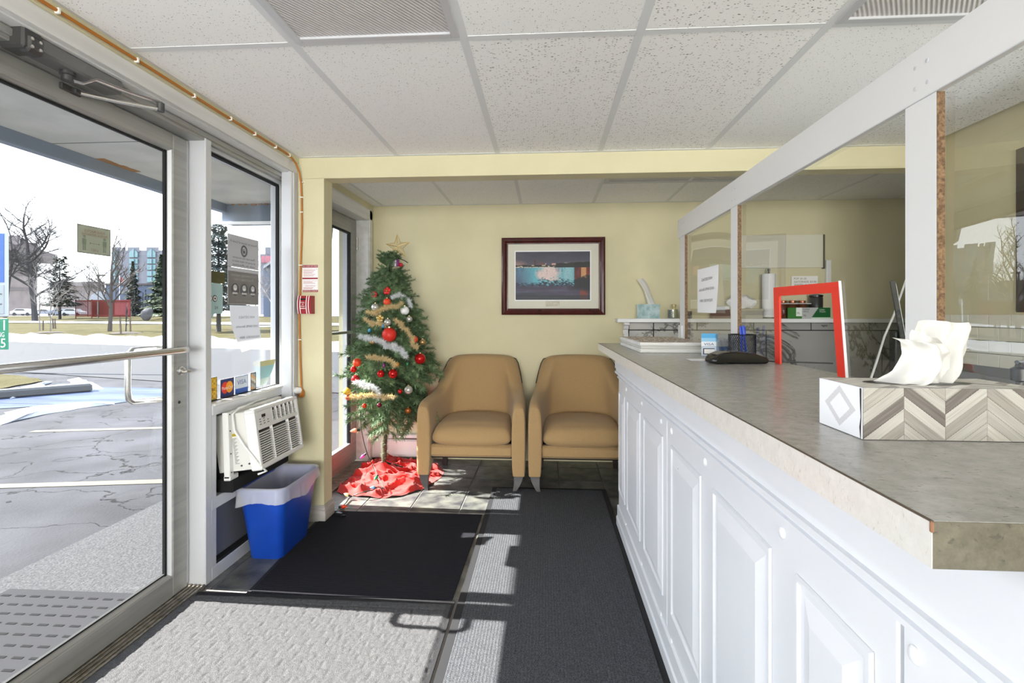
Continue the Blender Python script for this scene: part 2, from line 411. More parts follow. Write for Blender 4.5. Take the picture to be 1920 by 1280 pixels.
# --- left storefront: header casing, posts, sill, lower panel
b = MB(); b.box(-1.56, -1.5, -2.2, 2.985, 2.10, 2.168, .004); b.box(-1.575, -1.518, -2.2, 2.985, 2.094, 2.102, .002)
struct(b.build('trim_3', m_trimw, smooth=40))
b = MB(); b.box(-1.68, -1.565, -2.2, 3.02, 2.052, 2.165, .003); b.box(-1.60, -1.556, -2.2, 3.02, 2.066, 2.09, .003); struct(b.build('trim_4', m_alu))
b = MB(); b.box(-1.68, -1.56, 2.235, 2.280, 0, 2.066, .004); b.box(-1.68, -1.64, 2.222, 2.235, .02, 2.05, .002); struct(b.build('trim_5', m_aluw))   # door post
b = MB(); b.box(-1.68, -1.56, 1.08, 1.17, 0, 2.066, .004); b.box(-1.68, -1.56, -2.2, -2.1, .5, 2.066, .003); struct(b.build('trim_6', m_aluw))
b = MB(); b.box(-1.56, -1.497, 2.905, 2.985, .70, 2.10, .004); b.box(-1.55, -1.492, 2.925, 2.965, .70, 2.10, .003); struct(b.build('trim_7', m_aluw))  # side casing
# threshold
m_sill = M('worn_aluminium_sill', (158, 152, 142), .45, .6, var=(30, (120, 114, 104)))
b = MB(); b.box(-1.72, -1.555, 1.1, 2.235, -.004, .006)
for k in range(7): b.box(-1.69 + k * .02, -1.679 + k * .02, 1.1, 2.235, .006, .012, .002)
struct(b.build('trim_8', m_sill))
# window 1
win = MB(); win.box(-1.66, -1.555, 2.280, 2.985, .776, .826, .003); win.box(-1.67, -1.60, 2.985, 3.06, .40, 2.08, .003); win.box(-1.66, -1.59, 2.280, 2.30, .826, 2.06, .002)
win.box(-1.66, -1.59, 2.28, 3.0, 2.035, 2.066, .002); win.box(-1.66, -1.60, 2.97, 2.99, .826, 2.04, .002)
window_1 = struct(win.build('window_1', m_aluw))
MB().box(-1.627, -1.621, 2.298, 2.975, .826, 2.038).build('pane', m_glass, window_1)
g = MB(); g.box(-1.622, -1.605, 2.955, 2.968, .83, 2.03); g.box(-1.622, -1.605, 2.30, 2.96, 2.022, 2.036); g.box(-1.622, -1.605, 2.3, 2.96, .826, .834); g.build('gasket', m_rubber, window_1)
m_sun = M('pale_sill', (214, 214, 212), .4)
MB().box(-1.60, -1.548, 2.285, 2.95, .818, .832, .004).build('window_sill', m_sun, window_1)
m_panelblue = M('grey_infill_panel', (128, 130, 140), .35, .3)
b = MB(); b.box(-1.66, -1.60, 2.28, 3.0, .0, .40); b.box(-1.66, -1.62, 2.28, 3.0, .0, .78); struct(b.build('trim_9', m_panelblue))
b = MB(); b.box(-1.64, -1.56, 2.28, 2.985, .33, .385, .003); b.box(-1.64, -1.56, 2.28, 2.985, 0, .062, .003); b.box(-1.64, -1.562, 2.28, 2.318, 0, .78, .003); struct(b.build('trim_10', m_aluw))
MB().box(-1.602, -1.566, 2.318, 2.985, .062, .076).build('trim_11', m_rubber)['kind'] = 'structure'
# --- entrance door (door_1)
d1 = MB()
DX0, DX1 = -1.675, -1.63
d1.box(DX0, DX1, 2.122, 2.212, .012, 2.046, .004)          # lock stile
stile = d1.build('door_1', m_alu); struct(stile); door_1 = stile
MB().box(DX0, DX1, 1.18, 1.27, .012, 2.046, .004).build('door_stile', m_alu, door_1)
r = MB(); r.box(DX0, DX1, 1.27, 2.122, .012, .104, .003); r.prism([(0, 0), (.028, 0), (.006, .016), (0, .016)], (-1.664, 1.27, .104), (1, 0, 0), (0, 0, 1), (0, .852, 0)); r.build('bottom_rail', m_alu, door_1)
r = MB(); r.box(DX0, DX1, 1.27, 2.122, 1.975, 2.046, .003); r.prism([(0, 0), (.028, 0), (.006, -.012), (0, -.012)], (-1.664, 1.27, 1.975), (1, 0, 0), (0, 0, 1), (0, .852, 0)); r.build('top_rail', m_alu, door_1)
MB().prism([(0, 0), (.028, 0), (.006, -.014), (0, -.014)], (-1.664, 2.122, .104), (1, 0, 0), (0, 1, 0), (0, 0, 1.871)).build('glazing_bead', m_aluw, door_1)
MB().box(-1.657, -1.651, 1.265, 2.115, .10, 1.98).build('pane', m_glass, door_1)
g = MB(); g.box(-1.66, -1.648, 2.098, 2.109, .112, 1.968); g.box(-1.66, -1.648, 1.27, 2.1, 1.958, 1.966); g.box(-1.66, -1.648, 1.27, 2.1, .118, .124); g.build('gasket', m_rubber, door_1)
pb = MB(); pb.tube([(-1.632, 2.155, 1.096), (-1.60, 2.153, 1.096), (-1.575, 2.13, 1.096), (-1.572, 2.09, 1.096), (-1.572, 1.7, 1.094), (-1.572, 1.24, 1.092), (-1.60, 1.215, 1.092), (-1.632, 1.213, 1.092)], .0145, 12); pb.build('push_bar', m_chrome, door_1, 50)
ph = MB(); ph.tube([(-1.675, 2.165, 1.10), (-1.72, 2.165, 1.10), (-1.74, 2.15, 1.10), (-1.75, 2.08, 1.10), (-1.75, 2.045, 1.10), (-1.75, 2.025, 1.085), (-1.75, 2.02, 1.06), (-1.75, 2.02, .93), (-1.75, 2.025, .895), (-1.75, 2.045, .88), (-1.74, 2.10, .875), (-1.71, 2.16, .87), (-1.675, 2.165, .87)], .0125, 10); ph.build('pull_handle', m_chrome, door_1, 60)
lk = MB(); lk.lathe([(.02, 0), (.02, .008), (.014, .012), (.014, .02)], (-1.63, 2.165, 1.0), (1, 0, 0), 18); lk.box(-1.612, -1.594, 2.160, 2.19, .99, 1.004, .003); lk.build('lock_cylinder', m_chrome, door_1, 40)
MB().box(-1.66, -1.641, 2.2115, 2.2135, .90, .96).build('lock_faceplate', m_black, door_1)
MB().lathe([(.007, 0), (.006, .003)], (-1.63, 2.16, .86), (1, 0, 0), 12).build('screw', m_black, door_1)
# sticker notice on the door glass, seen from behind
m_signback = translucent(M('faded_notice_back', (196, 202, 184), .7), .35); m_signtxt = M('show_through_print', (160, 120, 100), .7); m_signgrn = M('show_through_green', (128, 140, 120), .7); m_signedge = M('notice_border', (140, 148, 136), .7)
ns = thing('door_notice', 'faded distancing notice with two standing figures stuck on the entrance door glass', 'notice', (-1.648, 1.755, 1.52))
MB().box(-1.650, -1.6495, 1.686, 1.824, 1.471, 1.573).build('sheet', m_signedge, ns)
MB().box(-1.6494, -1.649, 1.690, 1.820, 1.475, 1.569).build('sheet_face', m_signback, ns)
yv = Vector((0, -1, 0)); zv = Vector((0, 0, 1))
for bod, z, w in (('PLEASE PRACTICE', 1.553, .085), ('PHYSICAL DISTANCING', 1.541, .105), ('6 FEET', 1.486, .03)):
    text(bod, 'lettering', m_signtxt, (-1.6485, 1.755, z), -yv * -1, zv, width=w, size=.013, parent=ns)
for yy in (1.713, 1.797):
    p = MB(); p.add([(-1.6486, yy + .006 * cos(k * pi / 5), 1.531 + .006 * sin(k * pi / 5)) for k in range(10)], [tuple(range(10))])
    p.box(-1.6488, -1.6485, yy - .008, yy + .008, 1.503, 1.524); p.box(-1.6488, -1.6485, yy - .006, yy - .001, 1.482, 1.503); p.box(-1.6488, -1.6485, yy + .001, yy + .006, 1.482, 1.503); p.build('figure', m_signgrn, ns)
p = MB(); p.box(-1.6488, -1.6485, 1.738, 1.772, 1.509, 1.5105)
for s_ in (-1, 1): p.add([(-1.6485, 1.755 + s_ * .022, 1.510), (-1.6485, 1.755 + s_ * .016, 1.514), (-1.6485, 1.755 + s_ * .016, 1.506)], [(0, 1, 2)])
p.build('arrow', m_signgrn, ns)
m_closer = M('closer_grey_paint', (116, 116, 116), .4, .3)
# --- door closer
dc = thing('door_closer', 'grey metal door closer with folded arm above the entrance door', 'door closer', (-1.60, 1.6, 2.07))
MB().box(-1.60, -1.528, 1.44, 1.745, 2.046, 2.096, .007).build('closer_body', m_closer, dc)
q = MB(); q.box(-1.602, -1.524, 1.385, 1.445, 2.036, 2.100, .006); q.box(-1.56, -1.518, 1.395, 1.45, 2.030, 2.085, .01); q.build('end_cap', m_aludk, dc)
for yy in (1.405, 1.43):
    for zz in (2.045, 2.068): MB().lathe([(.005, 0), (.005, .004), (.002, .005)], (-1.518, yy, zz), (1, 0, 0), 10).build('screw', m_chrome, dc)
MB().lathe([(.022, 0), (.022, -.012), (.017, -.014), (.017, -.03)], (-1.565, 1.565, 2.048), (0, 0, 1), 18).build('pivot', m_aludk, dc, 40)
MB().tube([(-1.565, 1.565, 2.024), (-1.545, 1.60, 2.024), (-1.52, 1.62, 2.046), (-1.50, 1.72, 2.050), (-1.462, 1.84, 2.056)], .012, 8, flat=.45).build('main_arm', m_chrome, dc, 50)
MB().lathe([(.013, -.022), (.013, .01), (.006, .014)], (-1.462, 1.84, 2.046), (0, 0, 1), 14).build('elbow', m_aludk, dc, 40)
MB().tube([(-1.462, 1.84, 2.032), (-1.55, 1.74, 2.024), (-1.622, 1.655, 2.022)], .008, 8).build('forearm', m_chrome, dc, 50)
q = MB(); q.box(-1.634, -1.62, 1.60, 1.675, 2.012, 2.034, .003); q.box(-1.632, -1.606, 1.635, 1.66, 2.012, 2.03, .004); q.build('arm_shoe', m_aludk, dc)
# --- alcove glass door (door_2)
b = MB(); b.box(-1.66, -1.495, 4.212, 4.30, 0, 2.15, .003); b.box(-1.505, -1.488, 4.225, 4.29, 0, 2.15, .003); b.box(-1.66, -1.495, 3.17, 4.30, 2.05, 2.15, .003); b.box(-1.505, -1.488, 3.17, 4.29, 2.06, 2.14, .003); struct(b.build('trim_12', m_trimw))
b = MB(); b.box(-1.66, -1.56, 3.165, 3.20, 0, 2.05, .003); struct(b.build('trim_13', m_aluw))
door_2 = struct(MB().box(-1.645, -1.60, 4.095, 4.208, .02, 2.045, .003).build('door_2', m_alu))
MB().box(-1.645, -1.60, 3.205, 3.27, .02, 2.045, .003).build('door_stile', m_alu, door_2)
MB().box(-1.645, -1.60, 3.27, 4.095, .02, .19, .003).build('bottom_rail', m_alu, door_2)
MB().box(-1.645, -1.60, 3.27, 4.095, 1.93, 2.045, .003).build('top_rail', m_alu, door_2)
MB().box(-1.626, -1.620, 3.26, 4.10, .185, 1.935).build('pane', m_glass, door_2)
g = MB(); g.box(-1.63, -1.606, 4.083, 4.095, .19, 1.93); g.box(-1.63, -1.606, 3.27, 4.09, 1.918, 1.93); g.build('gasket', m_rubber, door_2)
MB().box(-1.61, -1.585, 3.26, 4.10, 1.098, 1.118, .003).build('push_bar', m_chrome, door_2)
for z in (1.80, .26):
    q = MB(); q.lathe([(.011, 0), (.011, .11)], (-1.594, 4.209, z), (0, 0, 1), 10); q.build('hinge', m_chrome, door_2, 40)
b = MB(); b.box(-1.68, -1.49, 3.17, 4.21, -.004, .012, .003); struct(b.build('trim_14', m_sill))
# --- window 2 (behind the photographer, on the left) and unseen rear window added to let light in, right window
w2 = struct(MB().box(-1.66, -1.58, -2.2, 1.1, .5, .55).build('window_2', m_aluw)); MB().box(-1.627, -1.621, -2.1, 1.08, .55, 2.05).build('pane', m_glass, w2)
w3 = MB(); w3.box(-1.3, -1.24, -6.09, -6.02, .4, 2.15); w3.box(1.84, 1.9, -6.09, -6.02, .4, 2.15); w3.box(.27, .33, -6.09, -6.02, .4, 2.15); w3 = struct(w3.build('added_rear_window', m_aluw)); MB().box(-1.24, 1.84, -6.06, -6.055, .4, 2.15).build('pane', m_glass, w3)
m_dkwin = M('dark_brown_window_frame', (70, 62, 54), .45)
w4 = MB(); w4.box(2.172, 2.26, 2.44, 2.492, 1.262, 2.014, .003); w4.box(2.172, 2.26, 1.25, 1.30, 1.262, 2.014, .003); w4.box(2.172, 2.26, 1.30, 2.44, 1.262, 1.31, .003); w4.box(2.172, 2.26, 1.30, 2.44, 1.965, 2.014, .003); w4.box(2.19, 2.25, 1.85, 1.89, 1.31, 1.965)
w4 = struct(w4.build('window_4', m_dkwin)); MB().box(2.215, 2.22, 1.30, 2.44, 1.31, 1.965).build('pane', m_glass, w4)
# --- ceiling light fixtures (off)
m_prism = bpy.data.materials.new('prismatic_diffuser'); m_prism.use_nodes = True
n = m_prism.node_tree; bs = n.nodes['Principled BSDF']; bs.inputs['Roughness'].default_value = .35
tc = n.nodes.new('ShaderNodeTexCoord'); mp = n.nodes.new('ShaderNodeMapping'); mp.inputs['Rotation'].default_value = (0, 0, radians(35)); n.links.new(tc.outputs['Object'], mp.inputs[0])
ck = n.nodes.new('ShaderNodeTexWave'); ck.inputs['Scale'].default_value = 26; ck.inputs['Distortion'].default_value = 0; n.links.new(mp.outputs[0], ck.inputs['Vector'])
rp = n.nodes.new('ShaderNodeValToRGB'); rp.color_ramp.elements[0].color = lin((176, 172, 170)); rp.color_ramp.elements[1].color = lin((222, 220, 220)); n.links.new(ck.outputs[0], rp.inputs[0]); n.links.new(rp.outputs[0], bs.inputs['Base Color'])
bp = n.nodes.new('ShaderNodeBump'); bp.inputs['Strength'].default_value = .6; bp.inputs['Distance'].default_value = .003; n.links.new(ck.outputs[0], bp.inputs['Height']); n.links.new(bp.outputs[0], bs.inputs['Normal'])
def fixture(x0, x1, y0, y1, label):
    t = thing('ceiling_light', label, 'ceiling light', ((x0 + x1) / 2, (y0 + y1) / 2, CH), 'recessed ceiling lights')
    f = MB()
    for a in ((x0 + .012, x0 + .04, y0 + .012, y1 - .012), (x1 - .04, x1 - .012, y0 + .012, y1 - .012), (x0 + .04, x1 - .04, y0 + .012, y0 + .04), (x0 + .04, x1 - .04, y1 - .04, y1 - .012)): f.box(*a, CH - .005, CH + .02, .002)
    f.build('frame', m_aluw, t); MB().box(x0 + .036, x1 - .036, y0 + .036, y1 - .036, CH + .002, CH + .006).build('diffuser', m_prism, t)
    return t
fixture(gx[1], gx[2], gy[5], gy[6], 'unlit ribbed ceiling light panel over the entrance mat, nearest the door')
fixture(gx[4], gx[5], gy[5], gy[6], 'unlit ribbed ceiling light panel above the white counter rail')
fixture(.41, 1.63, 3.10, 3.70, 'unlit ceiling light panel beyond the yellow beam')
# ================================================================== MATS
def carpet(name, c1, c2, ribs=None, chunk=False):
    m = bpy.data.materials.new(name); m.use_nodes = True; n = m.node_tree; b = n.nodes['Principled BSDF']; b.inputs['Roughness'].default_value = .95; b.inputs['Specular IOR Level'].default_value = .05
    tc = n.nodes.new('ShaderNodeTexCoord'); t = n.nodes.new('ShaderNodeTexNoise'); t.inputs['Scale'].default_value = 420; t.inputs['Detail'].default_value = 2; n.links.new(tc.outputs['Object'], t.inputs['Vector'])
    r = n.nodes.new('ShaderNodeValToRGB'); r.color_ramp.elements[0].position = .38; r.color_ramp.elements[1].position = .68; r.color_ramp.elements[0].color = lin(c1); r.color_ramp.elements[1].color = lin(c2)
    n.links.new(t.outputs[0], r.inputs[0]); n.links.new(r.outputs[0], b.inputs['Base Color'])
    h = t.outputs[0]
    if ribs:
        w = n.nodes.new('ShaderNodeTexWave'); w.inputs['Scale'].default_value = ribs[0]; w.bands_direction = ribs[1]; w.inputs['Distortion'].default_value = .6; w.inputs['Detail'].default_value = 1; w.inputs['Detail Scale'].default_value = 3
        n.links.new(tc.outputs['Object'], w.inputs['Vector']); ad = n.nodes.new('ShaderNodeMath'); ad.operation = 'MULTIPLY_ADD'; ad.inputs[1].default_value = 1.4 * ribs[2]
        n.links.new(w.outputs[0], ad.inputs[0]); n.links.new(t.outputs[0], ad.inputs[2]); h = ad.outputs[0]
    bp = n.nodes.new('ShaderNodeBump'); bp.inputs['Strength'].default_value = .8; bp.inputs['Distance'].default_value = .004; n.links.new(h, bp.inputs['Height']); n.links.new(bp.outputs[0], b.inputs['Normal'])
    return m
m_matA = carpet('grey_scraper_carpet', (72, 72, 75), (104, 103, 104)); m_matB = carpet('black_carpet', (32, 32, 37), (54, 54, 59), (22, 'Y', .5)); m_matC = carpet('charcoal_ribbed_carpet', (54, 55, 60), (102, 104, 107), (25, 'X', .2))
m_edge = M('black_mat_edging', (26, 26, 30), .85)
# textured entrance mat: raised chunks in rows
t = thing('entrance_mat', 'thick grey chunky entrance mat in front of the entrance door', 'mat', (-.97, 1.2, 0), 'floor mats')
rng = random.Random(3)
def matA(a, bb):
    x = -1.565 + a * 1.165; y = -.3 + bb * 2.46
    y += .004 * nz(x * 12, y * 12); row = math.floor(y / .042); ph = (row % 2) * .5 + .35 * nz(row * 1.7)
    lx = (x / .075 + ph) % 1; ly = (y / .042) % 1
    h = min(1, 9 * min(lx, 1 - lx) + .25 + .4 * nz(x * 30, y * 9)) * min(1, 7 * min(ly, 1 - ly) + .2 + .5 * nz(x * 22, row))
    h *= .85 + .3 * nz(math.floor(x / .075 + ph) * 3.1, row * 2.3)
    e = min(1, (1.165 - a * 1.165) / .02, a * 1.165 / .02, (2.46 - bb * 2.46) / .02)
    return (x, y, .004 + max(0, e) * (.008 + .0042 * h + .0022 * nz(x * 70, y * 70) + .0014 * nz(x * 140, y * 140)))
MB().grid(230, 440, matA).build('pile', m_matA, t, 180, fixn=False)
MB().box(-1.585, -.39, -.32, 2.185, .0012, .005, .001).build('rubber_edge', m_edge, t)
t = thing('black_mat', 'plain black ribbed mat between the waste bin and the charcoal runner', 'mat', (-.87, 2.66, 0), 'floor mats')
q = MB(); q.prism([(-1.318, 2.19), (-.405, 2.19), (-.392, 3.135), (-1.372, 3.135)], (0, 0, .0012), (1, 0, 0), (0, 1, 0), (0, 0, .006)); q.build('carpet', m_matB, t)
q = MB(); q.prism([(-1.336, 2.187), (-1.318, 2.187), (-1.372, 3.138), (-1.392, 3.138)], (0, 0, .0012), (1, 0, 0), (0, 1, 0), (0, 0, .003)); q.build('rubber_edge', m_edge, t)
t = thing('runner_mat', 'long charcoal ribbed runner mat along the white counter', 'mat', (.03, 1.9, 0), 'floor mats')
MB().box(-.345, .40, -.3, 3.62, .0012, .008, .002).build('carpet', m_matC, t)
q = MB(); q.box(-.378, -.345, -.3, 3.655, .0012, .005, .001); q.box(.40, .432, -.3, 3.655, .0012, .005, .001); q.box(-.345, .40, 3.62, 3.655, .0012, .005, .001); q.build('rubber_edge', m_edge, t)

# ================================================================== AIR CONDITIONER
m_acw = M('white_plastic', (226, 226, 224), .4); m_acd = M('dark_slot', (58, 54, 52), .7); m_acm = M('painted_steel_case', (214, 213, 208), .5); m_foam = M('black_foam', (18, 18, 20), .95)
ac = thing('air_conditioner', 'white window air conditioner tilted below the front window', 'air conditioner', (-1.45, 2.58, .62))
TI = radians(8)
AO = Vector((-1.388, 2.575, .645)); aw = Vector((0, 1, 0)); an = Vector((cos(TI), 0, sin(TI))); av = Vector((-sin(TI), 0, cos(TI)))
T = frame_T(AO, aw, av, an)                     # local: x = along the wall, y = up, z = out of the face
hw, hh = .215, .148
q = MB(); q.box(-hw + .012, hw - .012, -hh + .008, hh - .006, -.22, -.028, .004, T); q.build('case', m_acm, ac)
q = MB(); q.box(-hw, hw, -hh, -hh + .026, -.05, .006, .006, T); q.box(-hw, hw, hh - .02, hh, -.05, .002, .006, T)
q.box(-hw, -hw + .022, -hh + .02, hh - .015, -.05, .004, .004, T); q.box(hw - .022, hw, -hh + .02, hh - .015, -.05, .004, .004, T)
q.box(-hw + .02, hw - .02, .042, .064, -.05, .004, .003, T); q.box(-hw + .02, -hw + .155, .06, hh - .018, -.05, .003, .003, T); q.build('front_bezel', m_acw, ac)
MB().box(-hw + .02, hw - .02, -hh + .02, hh - .015, -.045, -.012, 0, T).build('grille_backing', m_acd, ac)
for k in range(13):
    y = -hh + .032 + k * .0115
    q = MB(); q.box(-hw + .02, hw - .02, y, y + .0052, -.014, .003, .0012, T); q.build('grille_slat', m_acw, ac)
pieces('grille_rib', m_acw, ac, [(x, x + .004, -hh + .024, .044, -.012, .0045, .001, T) for x in (-.075, .085)])
pieces('vent_divider', m_acw, ac, [(-.055 + k * .0415, -.049 + k * .0415, .062, hh - .018, -.014, .002, .001, T) for k in range(6)] + [(-.06, -.05, .062, hh - .018, -.03, .003, .002, T), (hw - .03, hw - .02, .062, hh - .018, -.03, .003, .002, T)])
for k in range(6):
    q = MB(); q.box(-.055, hw - .025, .066 + k * .0087, .0692 + k * .0087, -.014, .001, .0008, T); q.build('vent_slat', m_acw, ac)
MB().box(-.155, -.122, .098, .113, .0005, .0045, .001, T).build('display', m_black, ac)
btn = M('grey_button_print', (128, 126, 124), .6)
for r_ in range(3):
    for c_ in range(3):
        if c_ == 2 and r_ == 0: continue
        q = MB(); q.box(-.178 + c_ * .034, -.163 + c_ * .034, .090 - r_ * .0125, .0945 - r_ * .0125, .002, .0042, .0008, T); q.build('button', btn, ac)
q = MB()
for k in range(9): q.box(-hw + .008, -hw + .0125, -.06 + k * .014, -.055 + k * .014, -.05, -.004)
# mounting flange and side panel
FTi = frame_T((-1.53, 2.575, .628), aw, (-.035, 0, 1), (1, 0, .035))
q = MB(); q.box(-hw - .018, -hw + .016, -.168, .15, -.018, .012, .003, FTi); q.box(-hw - .012, hw + .06, .125, .15, -.02, .008, .003, FTi); q.box(-hw - .018, -hw + .05, -.178, -.155, -.02, .014, .003, FTi); q.build('mounting_flange', m_acw, ac)
for y in (-.14, -.05, .06, .14): MB().lathe([(.004, 0), (.003, .003)], FTi @ Vector((-hw - .004, y, .012)), an, 8).build('screw', m_aludk, ac)
for zz, y in ((-.06, -.11), (-.1, -.115), (-.15, -.12)): MB().lathe([(.005, 0), (.004, .004)], T @ Vector((-hw + .012, y, zz)), -aw, 8).build('screw', m_aludk, ac)
m_yel = M('yellow_warning_label', (196, 176, 40), .5)
lb = MB(); lb.box(-hw + .0105, -hw + .0122, .030, .044, -.135, -.105, 0, T); lb.build('warning_label', m_yel, ac)
q = MB()
for k in range(22): q.box(-hw + .0108, -hw + .0122, .018 - k * .0058, .0205 - k * .0058, -.13, -.108 - .006 * (k % 3), 0, T)
q.build('label_print', m_inkgrey, ac)['kind'] = 'stuff'
text('WARNING', 'label_lettering', m_ink, T @ Vector((-hw + .010, .037, -.12)), an, av, width=.024, size=.009, parent=ac)
# power cord of the unit, and its plug
q = MB(); q.tube([T @ Vector(p) for p in ((.16, hh + .012, -.15), (.05, hh + .016, -.14), (-.08, hh + .012, -.11), (-.17, hh + .012, -.10), (-hw - .006, hh - .01, -.10), (-hw - .008, .06, -.10), (-hw - .010, -.02, -.06), (-hw - .008, -.10, -.01), (-hw + .03, -hh - .012, .008), (-hw + .02, -hh - .02, -.03))], .0055, 8); q.build('power_cord', m_acw, ac, 60)
q = MB(); q.lathe([(.006, 0), (.017, .012), (.02, .02), (.02, .042), (.012, .05)], (-1.496, 2.925, .80), (.5, .75, -.1), 14); q.build('plug', m_acw, ac, 40)
MB().box(-1.60, -1.51, 2.362, 2.90, .386, .45, .006).build('support_foam', m_foam, ac)
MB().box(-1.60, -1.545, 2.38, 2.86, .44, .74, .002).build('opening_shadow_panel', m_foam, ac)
q = MB(); q.box(-1.6, -1.562, 2.80, 2.9, .385, .77, .003); q.build('side_filler', m_aluw, ac)

# ================================================================== WASTE BIN AND LINER
m_blue = M('blue_plastic', (22, 72, 176), .38, var=(6, (18, 62, 160)))
bn = thing('waste_bin', 'blue plastic waste bin under the air conditioner', 'waste bin', (-1.43, 2.66, 0))
BC = Vector((-1.43, 2.655)); 
def rrect(hx, hy, r, k=6):
    pts = []
    for cx, cy, a0 in ((hx - r, hy - r, 0), (-hx + r, hy - r, 90), (-hx + r, -hy + r, 180), (hx - r, -hy + r, 270)):
        for i in range(k + 1): w = radians(a0 + 90 * i / k); pts.append((cx + r * cos(w), cy + r * sin(w)))
    return pts
def loft(b, rings, close_bottom=True):
    n = len(rings[0]); o = len(b.v)
    for r in rings: b.v += [tuple(p) for p in r]
    for i in range(len(rings) - 1):
        for k in range(n): b.f.append((o + i * n + k, o + i * n + (k + 1) % n, o + (i + 1) * n + (k + 1) % n, o + (i + 1) * n + k))
    if close_bottom: b.f.append(tuple(o + k for k in range(n - 1, -1, -1)))
    return b
def ring(hx, hy, r, z, cx=0, cy=0): return [(BC.x + cx + x, BC.y + cy + y, z) for x, y in rrect(hx, hy, r)]
q = MB(); loft(q, [ring(.082, .148, .03, 0), ring(.086, .152, .032, .006), ring(.118, .205, .045, .345), ring(.126, .213, .05, .347), ring(.127, .214, .05, .372), ring(.122, .209, .048, .375), ring(.114, .2, .045, .37), ring(.083, .148, .03, .01)])
q.f.append(tuple(len(q.v) - 28 + k for k in range(28))); q.build('shell', m_blue, bn, 50)
m_liner = bpy.data.materials.new('frosted_bag_film'); m_liner.use_nodes = True; n = m_liner.node_tree; n.nodes.clear()
o_ = n.nodes.new('ShaderNodeOutputMaterial'); mx = n.nodes.new('ShaderNodeMixShader'); tr = n.nodes.new('ShaderNodeBsdfTransparent'); pb_ = n.nodes.new('ShaderNodeBsdfPrincipled'); pb_.inputs['Base Color'].default_value = lin((236, 238, 242)); pb_.inputs['Roughness'].default_value = .3
mx.inputs[0].default_value = .42; n.links.new(tr.outputs[0], mx.inputs[1]); n.links.new(pb_.outputs[0], mx.inputs[2]); n.links.new(mx.outputs[0], o_.inputs[0])
ln = thing('bin_liner', 'translucent white bag folded over the rim of the blue bin', 'bin liner', (-1.43, 2.66, .37))
q = MB(); b0 = [Vector(p) for p in rrect(.131, .218, .052, 10)]; base = []; N_ = 130; per = [(b0[(i + 1) % len(b0)] - b0[i]).length for i in range(len(b0))]; st0 = sum(per) / N_; acc = 0.
for i, p in enumerate(b0):
    while acc < per[i] and len(base) < N_: base.append(tuple(p.lerp(b0[(i + 1) % len(b0)], acc / per[i]))); acc += st0
    acc -= per[i]
N_ = len(base)
def lring(sc, z, wav, fold):
    R = []
    for k, (x, y) in enumerate(base):
        w = 2 * pi * k / N_; cx_, sx_ = cos(w), sin(w)
        dz = wav * (.55 * sin(3 * w + 1.2) + .3 * sin(5 * w + 2) + .5 * nz(cx_ * 2.2, sx_ * 2.2, 3)); rr = sc + fold * (nz(cx_ * 9, sx_ * 9, z * 6) + .6 * nz(cx_ * 20, sx_ * 20, z * 14))
        R.append((BC.x + x * rr, BC.y + y * rr, z + dz))
    return R
rings = [lring(.62, .12, .02, .03), lring(.68, .20, .015, .025), lring(.755, .28, .006, .015), lring(.82, .345, .002, .004), lring(.90, .376, 0, 0), lring(.955, .381, 0, 0), lring(.985, .382, 0, 0), lring(1.008, .378, .001, .004), lring(1.012, .362, .003, .012), lring(1.02, .342, .008, .02), lring(1.03, .322, .016, .03), lring(1.035, .300, .026, .035)]
loft(q, rings, False); q.build('film', m_liner, ln, 180, fixn=False)

# ================================================================== CORD, FIRE NOTICE, PULL STATION
m_orange = M('orange_cord', (176, 108, 28), .5); m_clip = M('white_cable_clip', (240, 238, 232), .5)
ec = thing('extension_cord', 'orange extension cord clipped along the header and down the pillar', 'extension cord', (-1.48, 2.96, 1.5))
hz = 2.176
pts = [(-1.482, y, hz + .002 * sin(y * 5)) for y in [-1, 0, .6, 1.2, 1.8, 2.2, 2.5, 2.7, 2.82]] + [(-1.481, 2.88, 2.170), (-1.479, 2.925, 2.150), (-1.474, 2.952, 2.11), (-1.470, 2.968, 2.05), (-1.469, 2.976, 1.95), (-1.468, 2.977, 1.8), (-1.471, 2.977, 1.68), (-1.477, 2.976, 1.5), (-1.480, 2.976, 1.32), (-1.483, 2.974, 1.25), (-1.480, 2.974, 1.12), (-1.474, 2.97, .95), (-1.466, 2.966, .80)]
MB().tube(pts, .0055, 8).build('cable', m_orange, ec, 60)
MB().lathe([(.006, .012), (.010, .004), (.017, -.006), (.018, -.034), (.014, -.042)], (-1.466, 2.966, .795), (0, 0, 1), 12).build('socket', m_orange, ec, 50)
for y in (.9, 1.45, 1.75, 2.05, 2.3, 2.5, 2.7, 2.85): MB().box(-1.489, -1.474, y - .004, y + .004, hz - .009, hz + .008, .001).build('clip', m_clip, ec)
for p in ((-1.470, 2.05), (-1.469, 1.96), (-1.468, 1.87), (-1.4755, 1.55), (-1.482, 1.27), (-1.480, 1.10)): MB().box(p[0] - .010, p[0] + .010, 2.968, 2.986, p[1] - .003, p[1] + .003, .001).build('clip', m_clip, ec)
X1, Z1 = Vector((1, 0, 0)), Vector((0, 0, 1))
m_bar = M('dark_red_print', (150, 36, 48), .6)
fn_ = thing('fire_notice', 'small white and red fire instruction notice on the yellow pillar', 'notice', (-1.42, 2.985, 1.47))
MB().box(-1.469, -1.372, 2.9835, 2.9848, 1.388, 1.553).build('sheet', m_paper, fn_)
pieces('red_bar', m_bar, fn_, [(-1.4685, -1.3725, 2.9828, 2.9835, 1.536, 1.552), (-1.4685, -1.3725, 2.9828, 2.9835, 1.466, 1.475), (-1.4665, -1.3715, 2.9828, 2.9835, 1.388, 1.401)])
